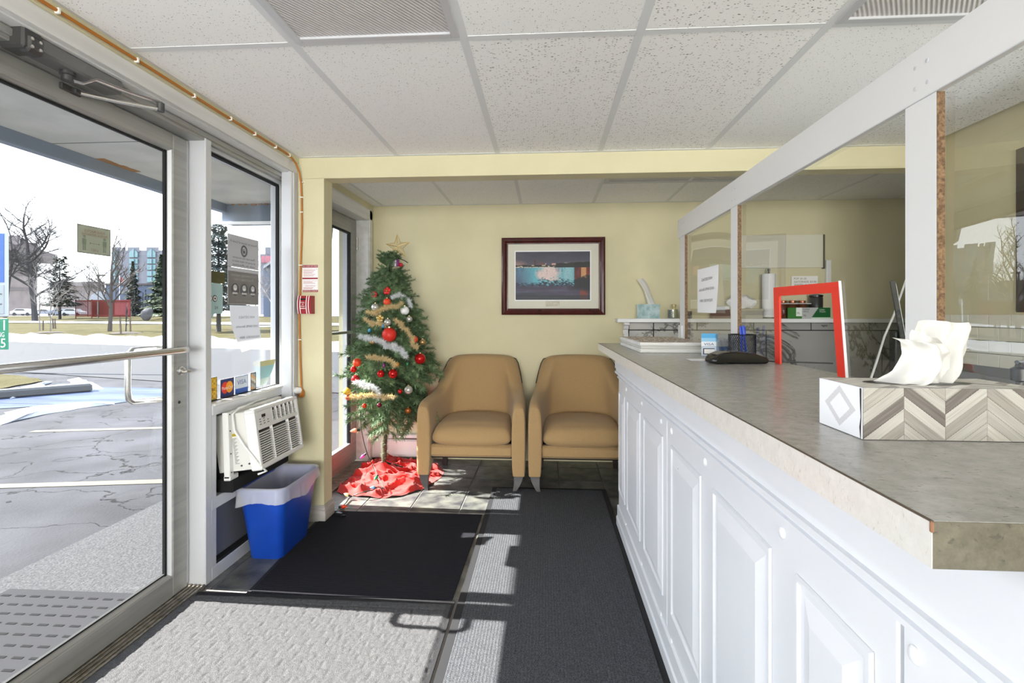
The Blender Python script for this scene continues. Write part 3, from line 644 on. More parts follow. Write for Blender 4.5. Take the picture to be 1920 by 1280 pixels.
for bod, mt, z, w, s_ in (('IN CASE OF FIRE', m_inkwhite, 1.544, .088, .009), ('UPON DISCOVERY OF FIRE', m_inkred, 1.527, .09, .005), ('UPON HEARING THE ALARM', m_inkred, 1.456, .092, .005), ('CAUTION', m_inkred, 1.425, .062, .010), ('REMAIN CALM', m_inkwhite, 1.3945, .085, .008)):
    text(bod, 'lettering', mt, (-1.42, 2.9824, z), X1, Z1, width=w, size=s_, parent=fn_)
q = MB()
for k, z in enumerate((1.518, 1.510, 1.502, 1.494, 1.485, 1.447, 1.440, 1.413, 1.408)): q.box(-1.462, -1.39 - .008 * (k % 3), 2.9828, 2.9835, z, z + .002)
q.build('small_print', m_inkred, fn_)['kind'] = 'stuff'
m_fred = M('red_alarm_paint', (150, 30, 40), .35)
fp = thing('fire_alarm_pull_station', 'red fire alarm pull station with white stripes on the yellow pillar', 'fire alarm', (-1.43, 2.985, 1.31))
def fy(z): return 2.945 - .012 * cos((z - 1.31) / .055 * pi / 2)
q = MB(); n_ = 12; prof = [(2.985, 1.256)] + [(fy(1.256 + .108 * k / n_), 1.256 + .108 * k / n_) for k in range(n_ + 1)] + [(2.985, 1.364)]
q.prism(prof, (-1.478, 0, 0), (0, 1, 0), (0, 0, 1), (.086, 0, 0)); q.build('housing', m_fred, fp, 30)
for x in (-1.477, -1.462, -1.424, -1.410):
    q = MB(); q.grid(1, n_, lambda a, b_, x=x: (x + .0045 * a, fy(1.256 + .108 * b_) - .0008, 1.256 + .108 * b_)); q.build('white_stripe', m_inkwhite, fp)
MB().box(-1.456, -1.426, 2.930, 2.936, 1.338, 1.348, .002).build('handle_slot', m_black, fp)
MB().box(-1.456, -1.426, 2.926, 2.936, 1.286, 1.29, .001).build('pull_bar', m_inkwhite, fp)
for bod, z in (('PULL', 1.324), ('IN', 1.312), ('FIRE', 1.300)): text(bod, 'lettering', m_inkwhite, (-1.441, 2.9305, z), X1, Z1, width=.024 if bod != 'IN' else .008, size=.0105, parent=fp)

# ================================================================== WINDOW STICKERS AND NOTICES (left window)
GX = -1.6195                                        # room side of the glass
def sticker(name, label, y0, y1, z0, z1, fn, nu=30, nv=30, group=None, mat=None, warp=None, x=GX, cat='sticker'):
    t = thing(name, label, cat, (x, (y0 + y1) / 2, (z0 + z1) / 2), group)
    painted('print', (x + .0006, y0, z0), (0, y1 - y0, 0), (0, 0, z1 - z0), nu, nv, fn, mat or m_print, t, warp)
    if not warp: MB().box(x - .0004, x + .0004, y0, y1, z0, z1).build('backing', m_paper, t)
    return t
YV = Vector((0, 1, 0))
def f_interac(a, b):
    if a < .04 or a > .96 or b < .04 or b > .96: return (90, 84, 60)
    if .38 < b < .62: return (232, 184, 40)
    return (206, 160, 44) if (int(a * 9) + int(b * 9)) % 2 else (236, 196, 70)
t = sticker('card_sticker', 'yellow payment card sticker at the left end of the window sill', 2.285, 2.406, .832, .945, f_interac, group='payment card stickers on the window sill')
text('Interac', 'lettering', m_ink, (GX + .0012, 2.345, .888), YV, Z1, width=.10, size=.03, parent=t)
def f_mc(a, b):
    if a < .04 or a > .96 or b < .04 or b > .96: return (70, 70, 90)
    x, y = a * 1.25, b
    d1 = (x - .42) ** 2 + (y - .52) ** 2; d2 = (x - .83) ** 2 + (y - .52) ** 2
    if d2 < .1: return (240, 160, 30)
    if d1 < .1: return (226, 60, 36)
    return (40, 50, 110)
t = sticker('card_sticker', 'dark blue payment card sticker with red and orange circles', 2.431, 2.542, .832, .925, f_mc, 40, 36, 'payment card stickers on the window sill')
text('MasterCard', 'lettering', m_inkwhite, (GX + .0012, 2.487, .879), YV, Z1, width=.086, size=.024, parent=t)
def f_visa(a, b):
    if b < .3: return (40, 90, 180)
    if a < .04 or a > .96 or b > .95: return (120, 140, 170)
    return (206, 214, 226)
t = sticker('card_sticker', 'pale blue and white payment card sticker with a blue lower band', 2.552, 2.667, .832, .925, f_visa, 24, 20, 'payment card stickers on the window sill')
text('VISA', 'lettering', M('visa_blue', (60, 90, 160), .6), (GX + .0012, 2.61, .892), YV, Z1, width=.08, size=.034, parent=t)
def f_small(a, b):
    if a < .08 or a > .92 or b < .05 or b > .95: return (60, 60, 60)
    return [(190, 180, 165), (200, 150, 90), (150, 150, 150), (120, 110, 100)][int(b * 6 + a * 2) % 4]
sticker('card_sticker', 'narrow upright payment sticker right of the pale blue one', 2.69, 2.745, .832, .93, f_small, 10, 18, 'payment card stickers on the window sill')
def f_flap(a, b): return (178, 174, 126) if b > .82 else ((138, 176, 178) if b > .3 else (176, 192, 184))
sticker('peeling_sticker', 'blue green peeling sticker curling off the window near its right corner', 2.765, 2.87, .845, .985, f_flap, 12, 14, warp=lambda a, b: (.012 + .05 * max(0, a - .35) * (b), (-.04 * (1 - b) ** 2 * (a)) , .006 * a))
def f_ta(a, b):
    if b < .12: return (240, 240, 240) if abs(a - .45) > .14 * (b / .12 + .05) else (150, 206, 206)
    return (150, 208, 208)
t = thing('review_sticker', 'pale turquoise review sticker with an owl face, low beside the door post', 'sticker', (GX, 2.40, 1.33))
q = MB(); q.prism([(2.29, 1.255), (2.345, 1.255), (2.37, 1.235), (2.385, 1.255), (2.44, 1.255), (2.45, 1.265), (2.45, 1.395), (2.44, 1.405), (2.29, 1.405)], (GX - .0004, 0, 0), (0, 1, 0), (0, 0, 1), (.0012, 0, 0)); q.build('backing', M('turquoise_vinyl', (176, 208, 210), .5), t)
for yy in (2.352, 2.388):
    q = MB(); q.lathe([(.0165, 0), (.0165, .0006)], (GX + .001, yy, 1.33), (1, 0, 0), 20); q.build('owl_eye', m_ink, t); q = MB(); q.lathe([(.0125, 0), (.0125, .0006)], (GX + .0017, yy, 1.33), (1, 0, 0), 20); q.build('owl_eye_white', m_inkwhite, t)
    q = MB(); q.lathe([(.005, 0), (.005, .0005)], (GX + .0024, yy, 1.33), (1, 0, 0), 12); q.build('pupil', m_ink, t)
text('2/V', 'lettering', m_ink, (GX + .0014, 2.40, 1.285), YV, Z1, size=.02, parent=t)
t = thing('olive_tape_strip', 'dark olive strip across the window glass beside the door post', 'sticker', (GX, 2.38, 1.436))
MB().box(GX - .0005, GX + .001, 2.282, 2.468, 1.406, 1.464).build('tape', M('olive_tape', (84, 82, 44), .6), t)
MB().box(GX + .001, GX + .0016, 2.30, 2.355, 1.412, 1.460).build('patch', M('pale_olive', (120, 124, 84), .6), t)
# sheets taped on the window, printing seen in mirror image from inside
m_sheetback = translucent(M('paper_against_light', (206, 205, 207), .85), .4); m_sheetdk = translucent(M('grey_printed_paper', (172, 168, 166), .85), .45); m_thru = M('print_showing_through', (96, 96, 100), .8); m_thruw = M('pale_print_showing_through', (196, 196, 198), .8)
MY = Vector((0, -1, 0))
t = thing('window_notice', 'grey health notice with a raised hand symbol, topmost of the sheets on the window', 'notice', (GX, 2.63, 1.59), 'notices taped on the window')
MB().box(GX - .0005, GX + .0005, 2.49, 2.77, 1.50, 1.668).build('sheet', m_sheetback, t)
for bod, z, w in (('Prevent the Spread of Covid-19', 1.632, .24), ('Please wear only one person', 1.551, .2), ('per group for check in/out or', 1.532, .21), ('inside the office please', 1.512, .2)): text(bod, 'lettering', m_thru, (GX + .0009, 2.63, z), MY, Z1, width=w, size=.017, parent=t)
q = MB(); q.tube([(GX + .001, 2.63 + .024 * cos(k * pi / 12), 1.592 + .027 * sin(k * pi / 12)) for k in range(24)], .005, 4, True); q.box(GX + .0006, GX + .0012, 2.622, 2.640, 1.580, 1.594); q.box(GX + .0006, GX + .0012, 2.618, 2.622, 1.59, 1.603); q.box(GX + .0006, GX + .0012, 2.630, 2.634, 1.593, 1.606); q.build('hand_symbol', m_thru, t)
t = thing('window_notice', 'dark grey face covering notice with three masked heads on the window', 'notice', (GX, 2.63, 1.4), 'notices taped on the window')
MB().box(GX - .0005, GX + .0008, 2.49, 2.77, 1.305, 1.498).build('sheet', m_sheetback, t)
MB().box(GX + .0008, GX + .0012, 2.492, 2.768, 1.308, 1.478).build('dark_panel', m_sheetdk, t)
for bod, z, w in (('Face coverings required.', 1.458, .23), ('Please keep it on!', 1.436, .17), ('thank you', 1.325, .14)): text(bod, 'lettering', m_thruw, (GX + .0016, 2.63, z), MY, Z1, width=w, size=.02 if z > 1.4 else .01, parent=t)
for yy in (2.55, 2.63, 2.71):
    q = MB(); q.lathe([(.033, 0), (.033, .0004)], (GX + .0014, yy, 1.383), (1, 0, 0), 20); hd = q.build('masked_head', m_thru, t)
    q = MB(); q.lathe([(.0165, 0), (.0165, .0004)], (GX + .002, yy, 1.392), (1, 0, 0), 16); q.box(GX + .002, GX + .0024, yy - .022, yy + .022, 1.358, 1.368); q.build('face', m_thruw, t)
    MB().box(GX + .0025, GX + .0028, yy - .011, yy + .011, 1.380, 1.390).build('mask', m_inkwhite, t)
t = thing('window_notice', 'curled white wifi sheet hanging lowest on the window, below the mask notice', 'notice', (GX, 2.63, 1.18), 'notices taped on the window')
q = MB(); q.grid(10, 12, lambda a, b_: (GX + .001 + .02 * (1 - b_) ** 2 + .03 * max(0, (1 - b_) - .4) * (1 - a), 2.505 + .265 * a + .045 * (1 - b_) ** 2 * (1 - a), 1.055 + .245 * b_ + .022 * (1 - b_) * a)); q.build('sheet', m_sheetback, t, 180)
for bod, z, w in (('WIFI DETAILS:', 1.237, .15), ('NWS NAME: Barnacles', 1.188, .2), ('PASSWORD: 8884', 1.13, .18)): text(bod, 'lettering', m_thru, (GX + .0026 + .02 * ((1.3 - z) / .245) ** 2 + (.012 if z < 1.15 else .004), 2.645, z), MY, Z1, width=w, size=.018, parent=t)

# ================================================================== BASEBOARD HEATER
ht = thing('baseboard_heater', 'white baseboard heater on the back wall behind the tree', 'heater', (-1.2, 4.3, .1))
m_heat = M('cream_enamel', (222, 214, 210), .4)
MB().prism([(4.345, .03), (4.29, .03), (4.285, .05), (4.285, .165), (4.30, .172), (4.30, .176), (4.345, .176)], (-1.47, 0, 0), (0, 1, 0), (0, 0, 1), (.95, 0, 0)).build('casing', m_heat, ht)
MB().prism([(4.345, .188), (4.30, .182), (4.292, .196), (4.30, .215), (4.345, .22)], (-1.47, 0, 0), (0, 1, 0), (0, 0, 1), (.95, 0, 0)).build('top_hood', m_heat, ht)
MB().box(-1.25, -1.1, 4.296, 4.33, .176, .19).build('fins', m_aludk, ht)
MB().box(-1.49, -1.40, 4.284, 4.345, .02, .215, .003).build('end_cap', m_heat, ht)

# ================================================================== ARMCHAIRS
def fabric(name, c1, c2):
    m = bpy.data.materials.new(name); m.use_nodes = True; n = m.node_tree; b = n.nodes['Principled BSDF']; b.inputs['Roughness'].default_value = .9; b.inputs['Specular IOR Level'].default_value = .15; b.inputs['Sheen Weight'].default_value = .15
    tc = n.nodes.new('ShaderNodeTexCoord'); w1 = n.nodes.new('ShaderNodeTexNoise'); w1.inputs['Scale'].default_value = 420; w1.inputs['Detail'].default_value = 2
    mp = n.nodes.new('ShaderNodeMapping'); mp.inputs['Scale'].default_value = (1, 1, 1.8); n.links.new(tc.outputs['Object'], mp.inputs[0]); n.links.new(mp.outputs[0], w1.inputs['Vector'])
    r = n.nodes.new('ShaderNodeValToRGB'); r.color_ramp.elements[0].position = .35; r.color_ramp.elements[1].position = .65; r.color_ramp.elements[0].color = lin(c1); r.color_ramp.elements[1].color = lin(c2)
    n.links.new(w1.outputs[0], r.inputs[0]); n.links.new(r.outputs[0], b.inputs['Base Color'])
    bp = n.nodes.new('ShaderNodeBump'); bp.inputs['Strength'].default_value = .35; bp.inputs['Distance'].default_value = .002; n.links.new(w1.outputs[0], bp.inputs['Height']); n.links.new(bp.outputs[0], b.inputs['Normal'])
    return m
m_tan = fabric('tan_upholstery', (160, 130, 90), (182, 152, 110)); m_pipe = M('dark_piping', (50, 38, 28), .8); m_leg = M('bronze_leg', (44, 40, 40), .45); m_wleg = M('dark_wood_leg', (38, 26, 24), .5)
m_under = M('black_dust_cover', (24, 22, 22), .9)
def armchair(x, y, rz, label):
    t = thing('armchair', label, 'armchair', (0, 0, 0), 'tan armchairs against the back wall')
    # stations: bottom x, bottom y, bottom z, top x, top y, top z, thickness, inward dir
    # stations: bottom (x, y, z), top (x, y, z) of the outer skin, then the inner skin's (x, y) at the top
    st = [(-.387, .0, .10, -.387, .0, .575, -.299, .0), (-.388, .05, .105, -.388, .05, .605, -.298, .05), (-.388, .12, .15, -.387, .12, .615, -.296, .12), (-.388, .2, .205, -.385, .2, .617, -.292, .2),
          (-.386, .33, .21, -.378, .33, .625, -.279, .325), (-.380, .44, .215, -.367, .45, .642, -.262, .43), (-.372, .54, .22, -.349, .565, .70, -.242, .505), (-.360, .60, .22, -.330, .655, .78, -.222, .560),
          (-.340, .635, .22, -.307, .722, .850, -.198, .600), (-.31, .66, .22, -.288, .754, .880, -.172, .626), (-.24, .68, .22, -.24, .768, .893, -.135, .644), (-.12, .69, .22, -.12, .778, .897, -.068, .657), (0, .692, .22, 0, .781, .899, 0, .662)]
    full = st + [(-a[0], a[1], a[2], -a[3], a[4], a[5], -a[6], a[7]) for a in reversed(st[:-1])]
    rings = []
    for s_ in full:
        B = Vector(s_[0:3]); Tp = Vector(s_[3:6]); dv_ = Vector((s_[6] - s_[3], s_[7] - s_[4], 0)); th = dv_.length; d = dv_.normalized()
        R = []
        for k in (0, .25, .5, .75, .93): 
            p = B.lerp(Tp, k); bul = .004 * sin(pi * k); R.append(p - d * bul)
        R.append(Tp + d * th * .10 + UP * -.004 + UP * .012); R.append(Tp + d * th * .35 + UP * .018); R.append(Tp + d * th * .65 + UP * .016); R.append(Tp + d * th * .9 + UP * .002)
        thb = th * (1.0 if B.z < .16 else 1.08)
        for k in (.92, .72, .45, .2, 0):
            p = B.lerp(Tp, k) + d * (th + (thb - th) * (1 - k)); R.append(p + d * (.008 * sin(pi * k)))
        rings.append(R)
    q = MB(); n = len(rings[0])
    for R in rings: q.v += [tuple(p) for p in R]
    for i in range(len(rings) - 1):
        for k in range(n): q.f.append((i * n + k, i * n + (k + 1) % n, (i + 1) * n + (k + 1) % n, (i + 1) * n + k))
    q.f.append(tuple(range(n - 1, -1, -1))); L = (len(rings) - 1) * n; q.f.append(tuple(L + k for k in range(n)))
    sh = q.build('shell', m_tan, t, 180, local=True)
    md = sh.modifiers.new('bev', 'BEVEL'); md.width = .012; md.segments = 2; md.limit_method = 'ANGLE'; md.angle_limit = radians(50)
    md = sh.modifiers.new('sub', 'SUBSURF'); md.levels = 2; md.render_levels = 2
    # piping on the back's outer edge
    for sg in (-1, 1):
        pts = [(sg * -(a[3] - .004) * -1 if 0 else sg * abs(a[3]) * .985, a[4] - .022, a[5] - .004) for a in st[6:11]]
        MB().tube(pts, .0035, 6).build('piping', m_pipe, t, local=True)
    # seat cushion
    def cush(a, b):
        return None
    q = MB(); nu, nv = 22, 22; hx = .292; y0, y1 = .012, .60
    def top(u, v):
        X = (u * 2 - 1); Y = (v * 2 - 1)
        ed = (1 - abs(X) ** 3.2) * (1 - abs(Y) ** 3.6)
        return X, Y, max(ed, 0)
    vs = []
    for lay in (0, 1):
        for j in range(nv + 1):
            for i in range(nu + 1):
                X, Y, e_ = top(i / nu, j / nv)
                sx = X * (1 - .035 * abs(Y) ** 6); sy = Y * (1 - .05 * abs(X) ** 5)
                zc = .372 - .012 * 0
                wr = .004 * nz(X * 4, Y * 9, 3) + .003 * nz(X * 12, Y * 5)
                z = zc + (.044 + .040 * e_ ** .42 + .020 * e_ + wr * min(1, 3 * e_) if lay == 0 else -(.036 + .034 * min(1, e_ * 2) ** .6))
                if e_ < .02: z = zc + (.02 if lay == 0 else -.03)
                yy = (y0 + y1) / 2 + sy * (y1 - y0) / 2
                if lay == 0 and Y < -.7: z += -.006
                vs.append((sx * hx, yy - (.016 * (1 - X * X) if Y < -.98 else .016 * (1 - X * X) * max(0, -Y)), z))
    W1 = nu + 1; o2 = (nu + 1) * (nv + 1); fs = []
    for j in range(nv):
        for i in range(nu):
            a = j * W1 + i; fs.append((a, a + 1, a + W1 + 1, a + W1)); fs.append((o2 + a, o2 + a + W1, o2 + a + W1 + 1, o2 + a + 1))
    for i in range(nu): fs.append((i, o2 + i, o2 + i + 1, i + 1)); a = nv * W1 + i; fs.append((a, a + 1, o2 + a + 1, o2 + a))
    for j in range(nv): a = j * W1; fs.append((a, a + W1, o2 + a + W1, o2 + a)); a = j * W1 + nu; fs.append((a, o2 + a, o2 + a + W1, a + W1))
    q.add(vs, fs); cu = q.build('seat_cushion', m_tan, t, 180, local=True)
    md = cu.modifiers.new('sub', 'SUBSURF'); md.levels = 1; md.render_levels = 1
    MB().box(-.303, .303, .022, .10, .228, .318, .02).build('seat_rail', m_tan, t, 40, local=True)
    MB().box(-.30, .30, .06, .62, .215, .29).build('underside', m_under, t, local=True)
    for sg in (-1, 1):
        q = MB(); rg = []
        for z, cx, cy, w, d in ((.105, .342, .045, .034, .030), (.07, .338, .035, .028, .024), (.035, .328, .018, .020, .018), (.0, .312, -.004, .011, .011)):
            rg.append([(sg * cx + w * a, cy + d * b_, z) for a, b_ in ((-1, -1), (1, -1), (1, 1), (-1, 1))])
        loft(q, rg); q.f.append((12, 13, 14, 15)); q.build('front_leg', m_leg, t, 30, local=True, label='dark tapering front leg')
        q = MB(); loft(q, [[(sg * .30 + w * a, .60 + w * b_, z) for a, b_ in ((-1, -1), (1, -1), (1, 1), (-1, 1))] for z, w in ((0, .016), (.23, .026))]); q.f.append((4, 5, 6, 7)); q.build('rear_leg', m_wleg, t, 30, local=True)
    t.location = (x, y, 0); t.rotation_euler = (0, 0, rz); return t
armchair(-.53, 3.575, 0, 'tan armchair beside the christmas tree')
armchair(.27, 3.575, 0, 'tan armchair next to the white counter')

# ================================================================== FRAMED PICTURE
m_mahog = M('mahogany_frame', (74, 26, 24), .25, var=(18, (58, 18, 18)), scale=(1, 1, .2), coat=.3); m_matb = M('cream_mat_board', (206, 204, 190), .8)
pc = thing('framed_picture', 'mahogany framed night photograph of coloured waterfalls on the back wall', 'picture', (.068, 4.35, 1.58))
fx0, fx1, fz0, fz1 = -.371, .507, 1.25, 1.908; w = .054
prof = [(0, .0), (0, .030), (.012, .036), (.03, .030), (.044, .018), (.054, .016), (.054, 0)]
q = MB(); cs = [(fx0, fz0, 1, 1), (fx1, fz0, -1, 1), (fx1, fz1, -1, -1), (fx0, fz1, 1, -1)]
for (ax0, az0, sx, sz), (bx, bz, tx, tz) in zip(cs, cs[1:] + cs[:1]):
    vs = [(ax0 + sx * a, 4.349 - d, az0 + sz * a) for a, d in prof] + [(bx + tx * a, 4.349 - d, bz + tz * a) for a, d in prof]; n_ = len(prof)
    side = MB(); side.add(vs, [(k, k + 1, n_ + k + 1, n_ + k) for k in range(n_ - 1)] + [tuple(range(n_)), tuple(range(2 * n_ - 1, n_ - 1, -1))]); side.build('frame_side', m_mahog, pc)
MB().box(fx0 + .05, fx1 - .05, 4.338, 4.347, fz0 + .05, fz1 - .05).build('mat_board', m_matb, pc)
px0, px1, pz0, pz1 = -.252, .381, 1.378, 1.789
def falls(a, b):
    c = falls0(a, b); k = .84 + .10 * nz(a * 60, b * 60, 2); return tuple(max(0, min(255, x * k)) for x in c)
def falls0(a, b):
    h = 1 - b; N = lambda s1, s2=None, o=0: nz(a * s1 + o, h * (s2 or s1), o * 1.3)
    sky = (50 + 26 * (1 - h / .3), 56 + 22 * (1 - h / .3), 78)
    c = (64, 66, 84) if h < .3 else None
    def mix(p, q, k): k = max(0, min(1, k)); return tuple(p[i] + (q[i] - p[i]) * k for i in range(3))
    if h < .33:
        c = mix((56, 60, 76), (92, 88, 104), h / .3); c = mix(c, (176, 140, 132), max(0, 1 - ((a - .03) ** 2 / .02 + (h - .27) ** 2 / .01)) * .9); c = mix(c, (110, 100, 108), .5 * max(0, N(5, 9, 2)))
        if abs(a - .263) < .014 and h > .17: c = (92, 58, 58)
        if abs(a - .345) < .026 and h > .21 + .02 * abs(a - .345) / .026: c = (122, 78, 72)
        if h > .24 and .4 < a < .56 and N(30, 20, 5) > .25: c = (226, 180, 160)
        if h > .21 and .66 < a < .75: c = mix(c, (190, 190, 196), .7 if N(26, 30, 6) > 0 else .1)
        tr = .275 + .02 * N(14, 1, 7) - (.04 if a > .55 else 0) - (.02 if a > .8 else 0)
        if h > tr: c = (26, 34, 28) if N(30, 30, 9) < .32 or a > .56 else (220, 200, 170)
        if a > .79 and h > .23: c = (18, 20, 24)
        if h > .318 and a < .52: c = mix((235, 226, 214), (60, 60, 56), max(0, N(40, 10, 3)) * 1.6)
    elif h < .72:
        if a < .79:
            blue = (104, 190, 208); c = mix((96, 130, 160), blue, a * 4); wht = max(0, 1 - ((a - .45) / .19) ** 2 - ((h - .46) / .2) ** 2 * .6 + .35 * N(9, 7, 3)); c = mix(c, (246, 222, 216), wht * 1.5); c = mix(c, (214, 238, 240), max(0, 1 - ((a - .7) / .1) ** 2) * .5)
            c = mix(c, (40, 66, 90), max(0, N(40, 6, 2)) * .5 * (1 if h < .42 else .3))
            edge = .56 + .1 * sin(a * 9) * 0 + (.1 if a < .3 else 0)
            k = (h - edge) / .10 + .8 * N(14, 16, 4) + .5 * N(36, 36, 3)
            if k > .1: c = mix(c, mix((20, 44, 62), (120, 206, 222), .5 + 1.6 * N(38, 44, 8)), min(1, k * .9 + .2))
            c = mix(c, (70, 70, 100), max(0, (.25 - a) * 3) * (h - .33) * 2.2)
            if h > .64: c = mix(c, (44, 48, 70), (h - .62) * 8 + .8 * N(24, 20, 7))
        else:
            c = (150, 60, 48)
            if a > .88 and a < .95: c = (222, 160, 104)
            elif a >= .95: c = (170, 56, 34)
            c = mix(c, (70, 20, 24), .5 + .5 * N(24, 8, 6)) if not .88 < a < .95 else c
            c = mix(c, (22, 22, 28), (h - .46 - (1 - a) * .5) * 18 + N(20, 20, 2))
    else:
        c = mix((56, 58, 80), (80, 70, 98), .5 + N(3, 22, 5)); c = mix(c, (92, 108, 128), max(0, N(4, 30, 8)))
        if .86 < a < .97 and h > .8: c = mix(c, (150, 64, 54), .85)
        c = mix(c, (24, 24, 32), min((a - .70) * 9, (.86 - h) * 9) + .6 * N(9, 9, 4))
        if h > .9: c = mix(c, (34, 40, 44), .6)
    return tuple(max(0, min(255, x)) for x in c)
painted('photograph', (px0, 4.3365, pz0), (px1 - px0, 0, 0), (0, 0, pz1 - pz0), 260, 170, falls, m_print, pc)
q = MB(); q.box(px0 - .008, px0, 4.3355, 4.338, pz0 - .008, pz1 + .008); q.box(px1, px1 + .008, 4.3355, 4.338, pz0 - .008, pz1 + .008); q.box(px0, px1, 4.3355, 4.338, pz1, pz1 + .008); q.box(px0, px1, 4.3355, 4.338, pz0 - .008, pz0); q.build('mat_bevel', m_paper, pc)
MB().box(.008, .122, 4.335, 4.338, 1.325, 1.365, .001).build('plaque', M('pewter_plaque', (140, 136, 122), .45, .5, var=(60, (112, 108, 98))), pc)
# ================================================================== COUNTER
m_cab = M('white_counter_paint', (222, 224, 230), .38, var=(2.5, (216, 219, 226)))
CX = .45
ct = thing('reception_counter', 'white panelled reception counter running towards the armchairs', 'counter', (.7, 1.7, 0))
MB().box(CX, 1.0, .1, 3.06, 0, 1.036, .003).build('cabinet', m_cab, ct)
m_caps = M('white_screw_cap', (226, 228, 232), .3)
def raised(y0, y1, z0, z1, x):
    q = MB(); loops = [(0, 0), (.003, .005), (.010, .005), (.014, -.001), (.022, -.001), (.058, .0085)]
    for i, d in loops:
        q.v += [(x - d - .0005, y0 + i, z0 + i), (x - d - .0005, y1 - i, z0 + i), (x - d - .0005, y1 - i, z1 - i), (x - d - .0005, y0 + i, z1 - i)]
    for k in range(len(loops) - 1):
        for j in range(4): q.f.append((k * 4 + j, k * 4 + (j + 1) % 4, k * 4 + 4 + (j + 1) % 4, k * 4 + 4 + j))
    q.f.append(tuple(len(q.v) - 4 + j for j in range(4))); return q
for y0, y1 in ((1.860, 3.055), (.66, 1.852), (.1, .652)):
    dr = MB().box(CX - .012, CX, y0, y1, .02, .93, .003).build('panel_board', m_cab, ct)
    n = 3 if y1 - y0 > .6 else 1
for y0, y1 in ((2.812, 3.03), (2.363, 2.729), (1.912, 2.277), (1.451, 1.789), (1.01, 1.35), (.705, .913), (.2, .60)):
    raised(y0, y1, .207, .80, CX - .012).build('raised_panel', m_cab, ct)
    if y0 == .2: continue
for y in (1.946, 1.789, 1.419, .967, 2.33, 2.77, .63):
    for z in (.847, .117):
        q = MB(); q.lathe([(.011, 0), (.011, .002), (.007, .005), (.002, .0055)], (CX - .012, y, z), (-1, 0, 0), 14); q.build('screw_cap', m_caps, ct, 50)
# frieze and stepped moulding under the worktop
prof = [(0, .87), (-.020, .876), (-.020, .884), (-.014, .886), (-.014, .898), (-.034, .905), (-.034, .916), (-.027, .918), (-.027, .93), (-.033, .934), (-.033, 1.034), (0, 1.034)]
MB().prism(prof, (CX, .1, 0), (1, 0, 0), (0, 0, 1), (0, 2.965, 0)).build('moulding', m_cab, ct)
MB().prism([(0, 0), (-.014, .004), (-.014, .05), (-.008, .056), (-.008, .115), (0, .12)], (CX - .012, .1, 0), (1, 0, 0), (0, 0, 1), (0, 2.96, 0)).build('plinth', m_cab, ct)
# end cap mouldings showing beyond the worktop's near end
for k, (x, h) in enumerate(((.445, .012), (.475, .02), (.515, .014), (.56, .024))): MB().box(x, x + .03, .1, .44, 1.034, 1.034 + h, .004).build('top_moulding', m_cab, ct)
q = MB(); q.lathe([(.004, 0), (.003, .003)], (.46, .425, 1.046), (0, 0, 1), 8); q.build('screw', m_aludk, ct)
m_scuff = M('grey_scuff', (120, 118, 120), .8)
q = MB(); rr = random.Random(5)
for cy, cz, n_ in ((.80, .62, 26), (1.62, .70, 12)):
    for k in range(n_):
        y = cy + rr.gauss(0, .018); z = cz + (y - cy) * .9 + rr.gauss(0, .006); s_ = rr.uniform(.001, .0035); q.box(CX - .0208, CX - .0202, y, y + s_ * 1.5, z, z + s_)
q.build('scuff_mark', m_scuff, ct)['kind'] = 'stuff'
# laminate worktop
def laminate(name, c1, c2, c3):
    m = bpy.data.materials.new(name); m.use_nodes = True; n = m.node_tree; b = n.nodes['Principled BSDF']; b.inputs['Roughness'].default_value = .27; b.inputs['Specular IOR Level'].default_value = .5
    tc = n.nodes.new('ShaderNodeTexCoord'); t = n.nodes.new('ShaderNodeTexNoise'); t.inputs['Scale'].default_value = 44; t.inputs['Detail'].default_value = 9; t.inputs['Roughness'].default_value = .72; n.links.new(tc.outputs['Object'], t.inputs['Vector'])
    r = n.nodes.new('ShaderNodeValToRGB'); r.color_ramp.elements[0].position = .32; r.color_ramp.elements[1].position = .66; r.color_ramp.elements[0].color = lin(c1); r.color_ramp.elements[1].color = lin(c2); n.links.new(t.outputs[0], r.inputs[0])
    mp = n.nodes.new('ShaderNodeMapping'); mp.inputs['Scale'].default_value = (80, 190, 80); mp.inputs['Rotation'].default_value = (0, 0, .5); n.links.new(tc.outputs['Object'], mp.inputs[0])
    t2 = n.nodes.new('ShaderNodeTexNoise'); t2.inputs['Scale'].default_value = 1; t2.inputs['Detail'].default_value = 5; t2.inputs['Distortion'].default_value = 1.5; n.links.new(mp.outputs[0], t2.inputs['Vector'])
    r2 = n.nodes.new('ShaderNodeValToRGB'); r2.color_ramp.elements[0].position = .60; r2.color_ramp.elements[1].position = .72; r2.color_ramp.elements[0].color = (0, 0, 0, 1); n.links.new(t2.outputs[0], r2.inputs[0])
    mx = n.nodes.new('ShaderNodeMix'); mx.data_type = 'RGBA'; n.links.new(r2.outputs[0], mx.inputs[0]); n.links.new(r.outputs[0], mx.inputs[6]); mx.inputs[7].default_value = lin(c3); n.links.new(mx.outputs[2], b.inputs['Base Color'])
    return m
m_lam = laminate('grey_mottled_laminate', (140, 139, 136), (170, 168, 165), (106, 104, 100)); m_lame = laminate('edge_laminate', (202, 199, 194), (214, 211, 207), (186, 181, 175)); m_seam = M('brown_laminate_seam', (78, 66, 54), .6); m_chip = M('bare_particle_board', (126, 90, 66), .8)
wt_ = thing('worktop', 'grey mottled laminate worktop of the reception counter', 'counter top', (.58, 1.75, 1.06))
MB().box(.324, .86, .446, 3.125, 1.0375, 1.0775, .0008).build('slab', m_lam, wt_)
MB().box(.3225, .324, .4455, 3.124, 1.038, 1.0765).build('front_edge_band', m_lame, wt_, label='paler laminate edge band')
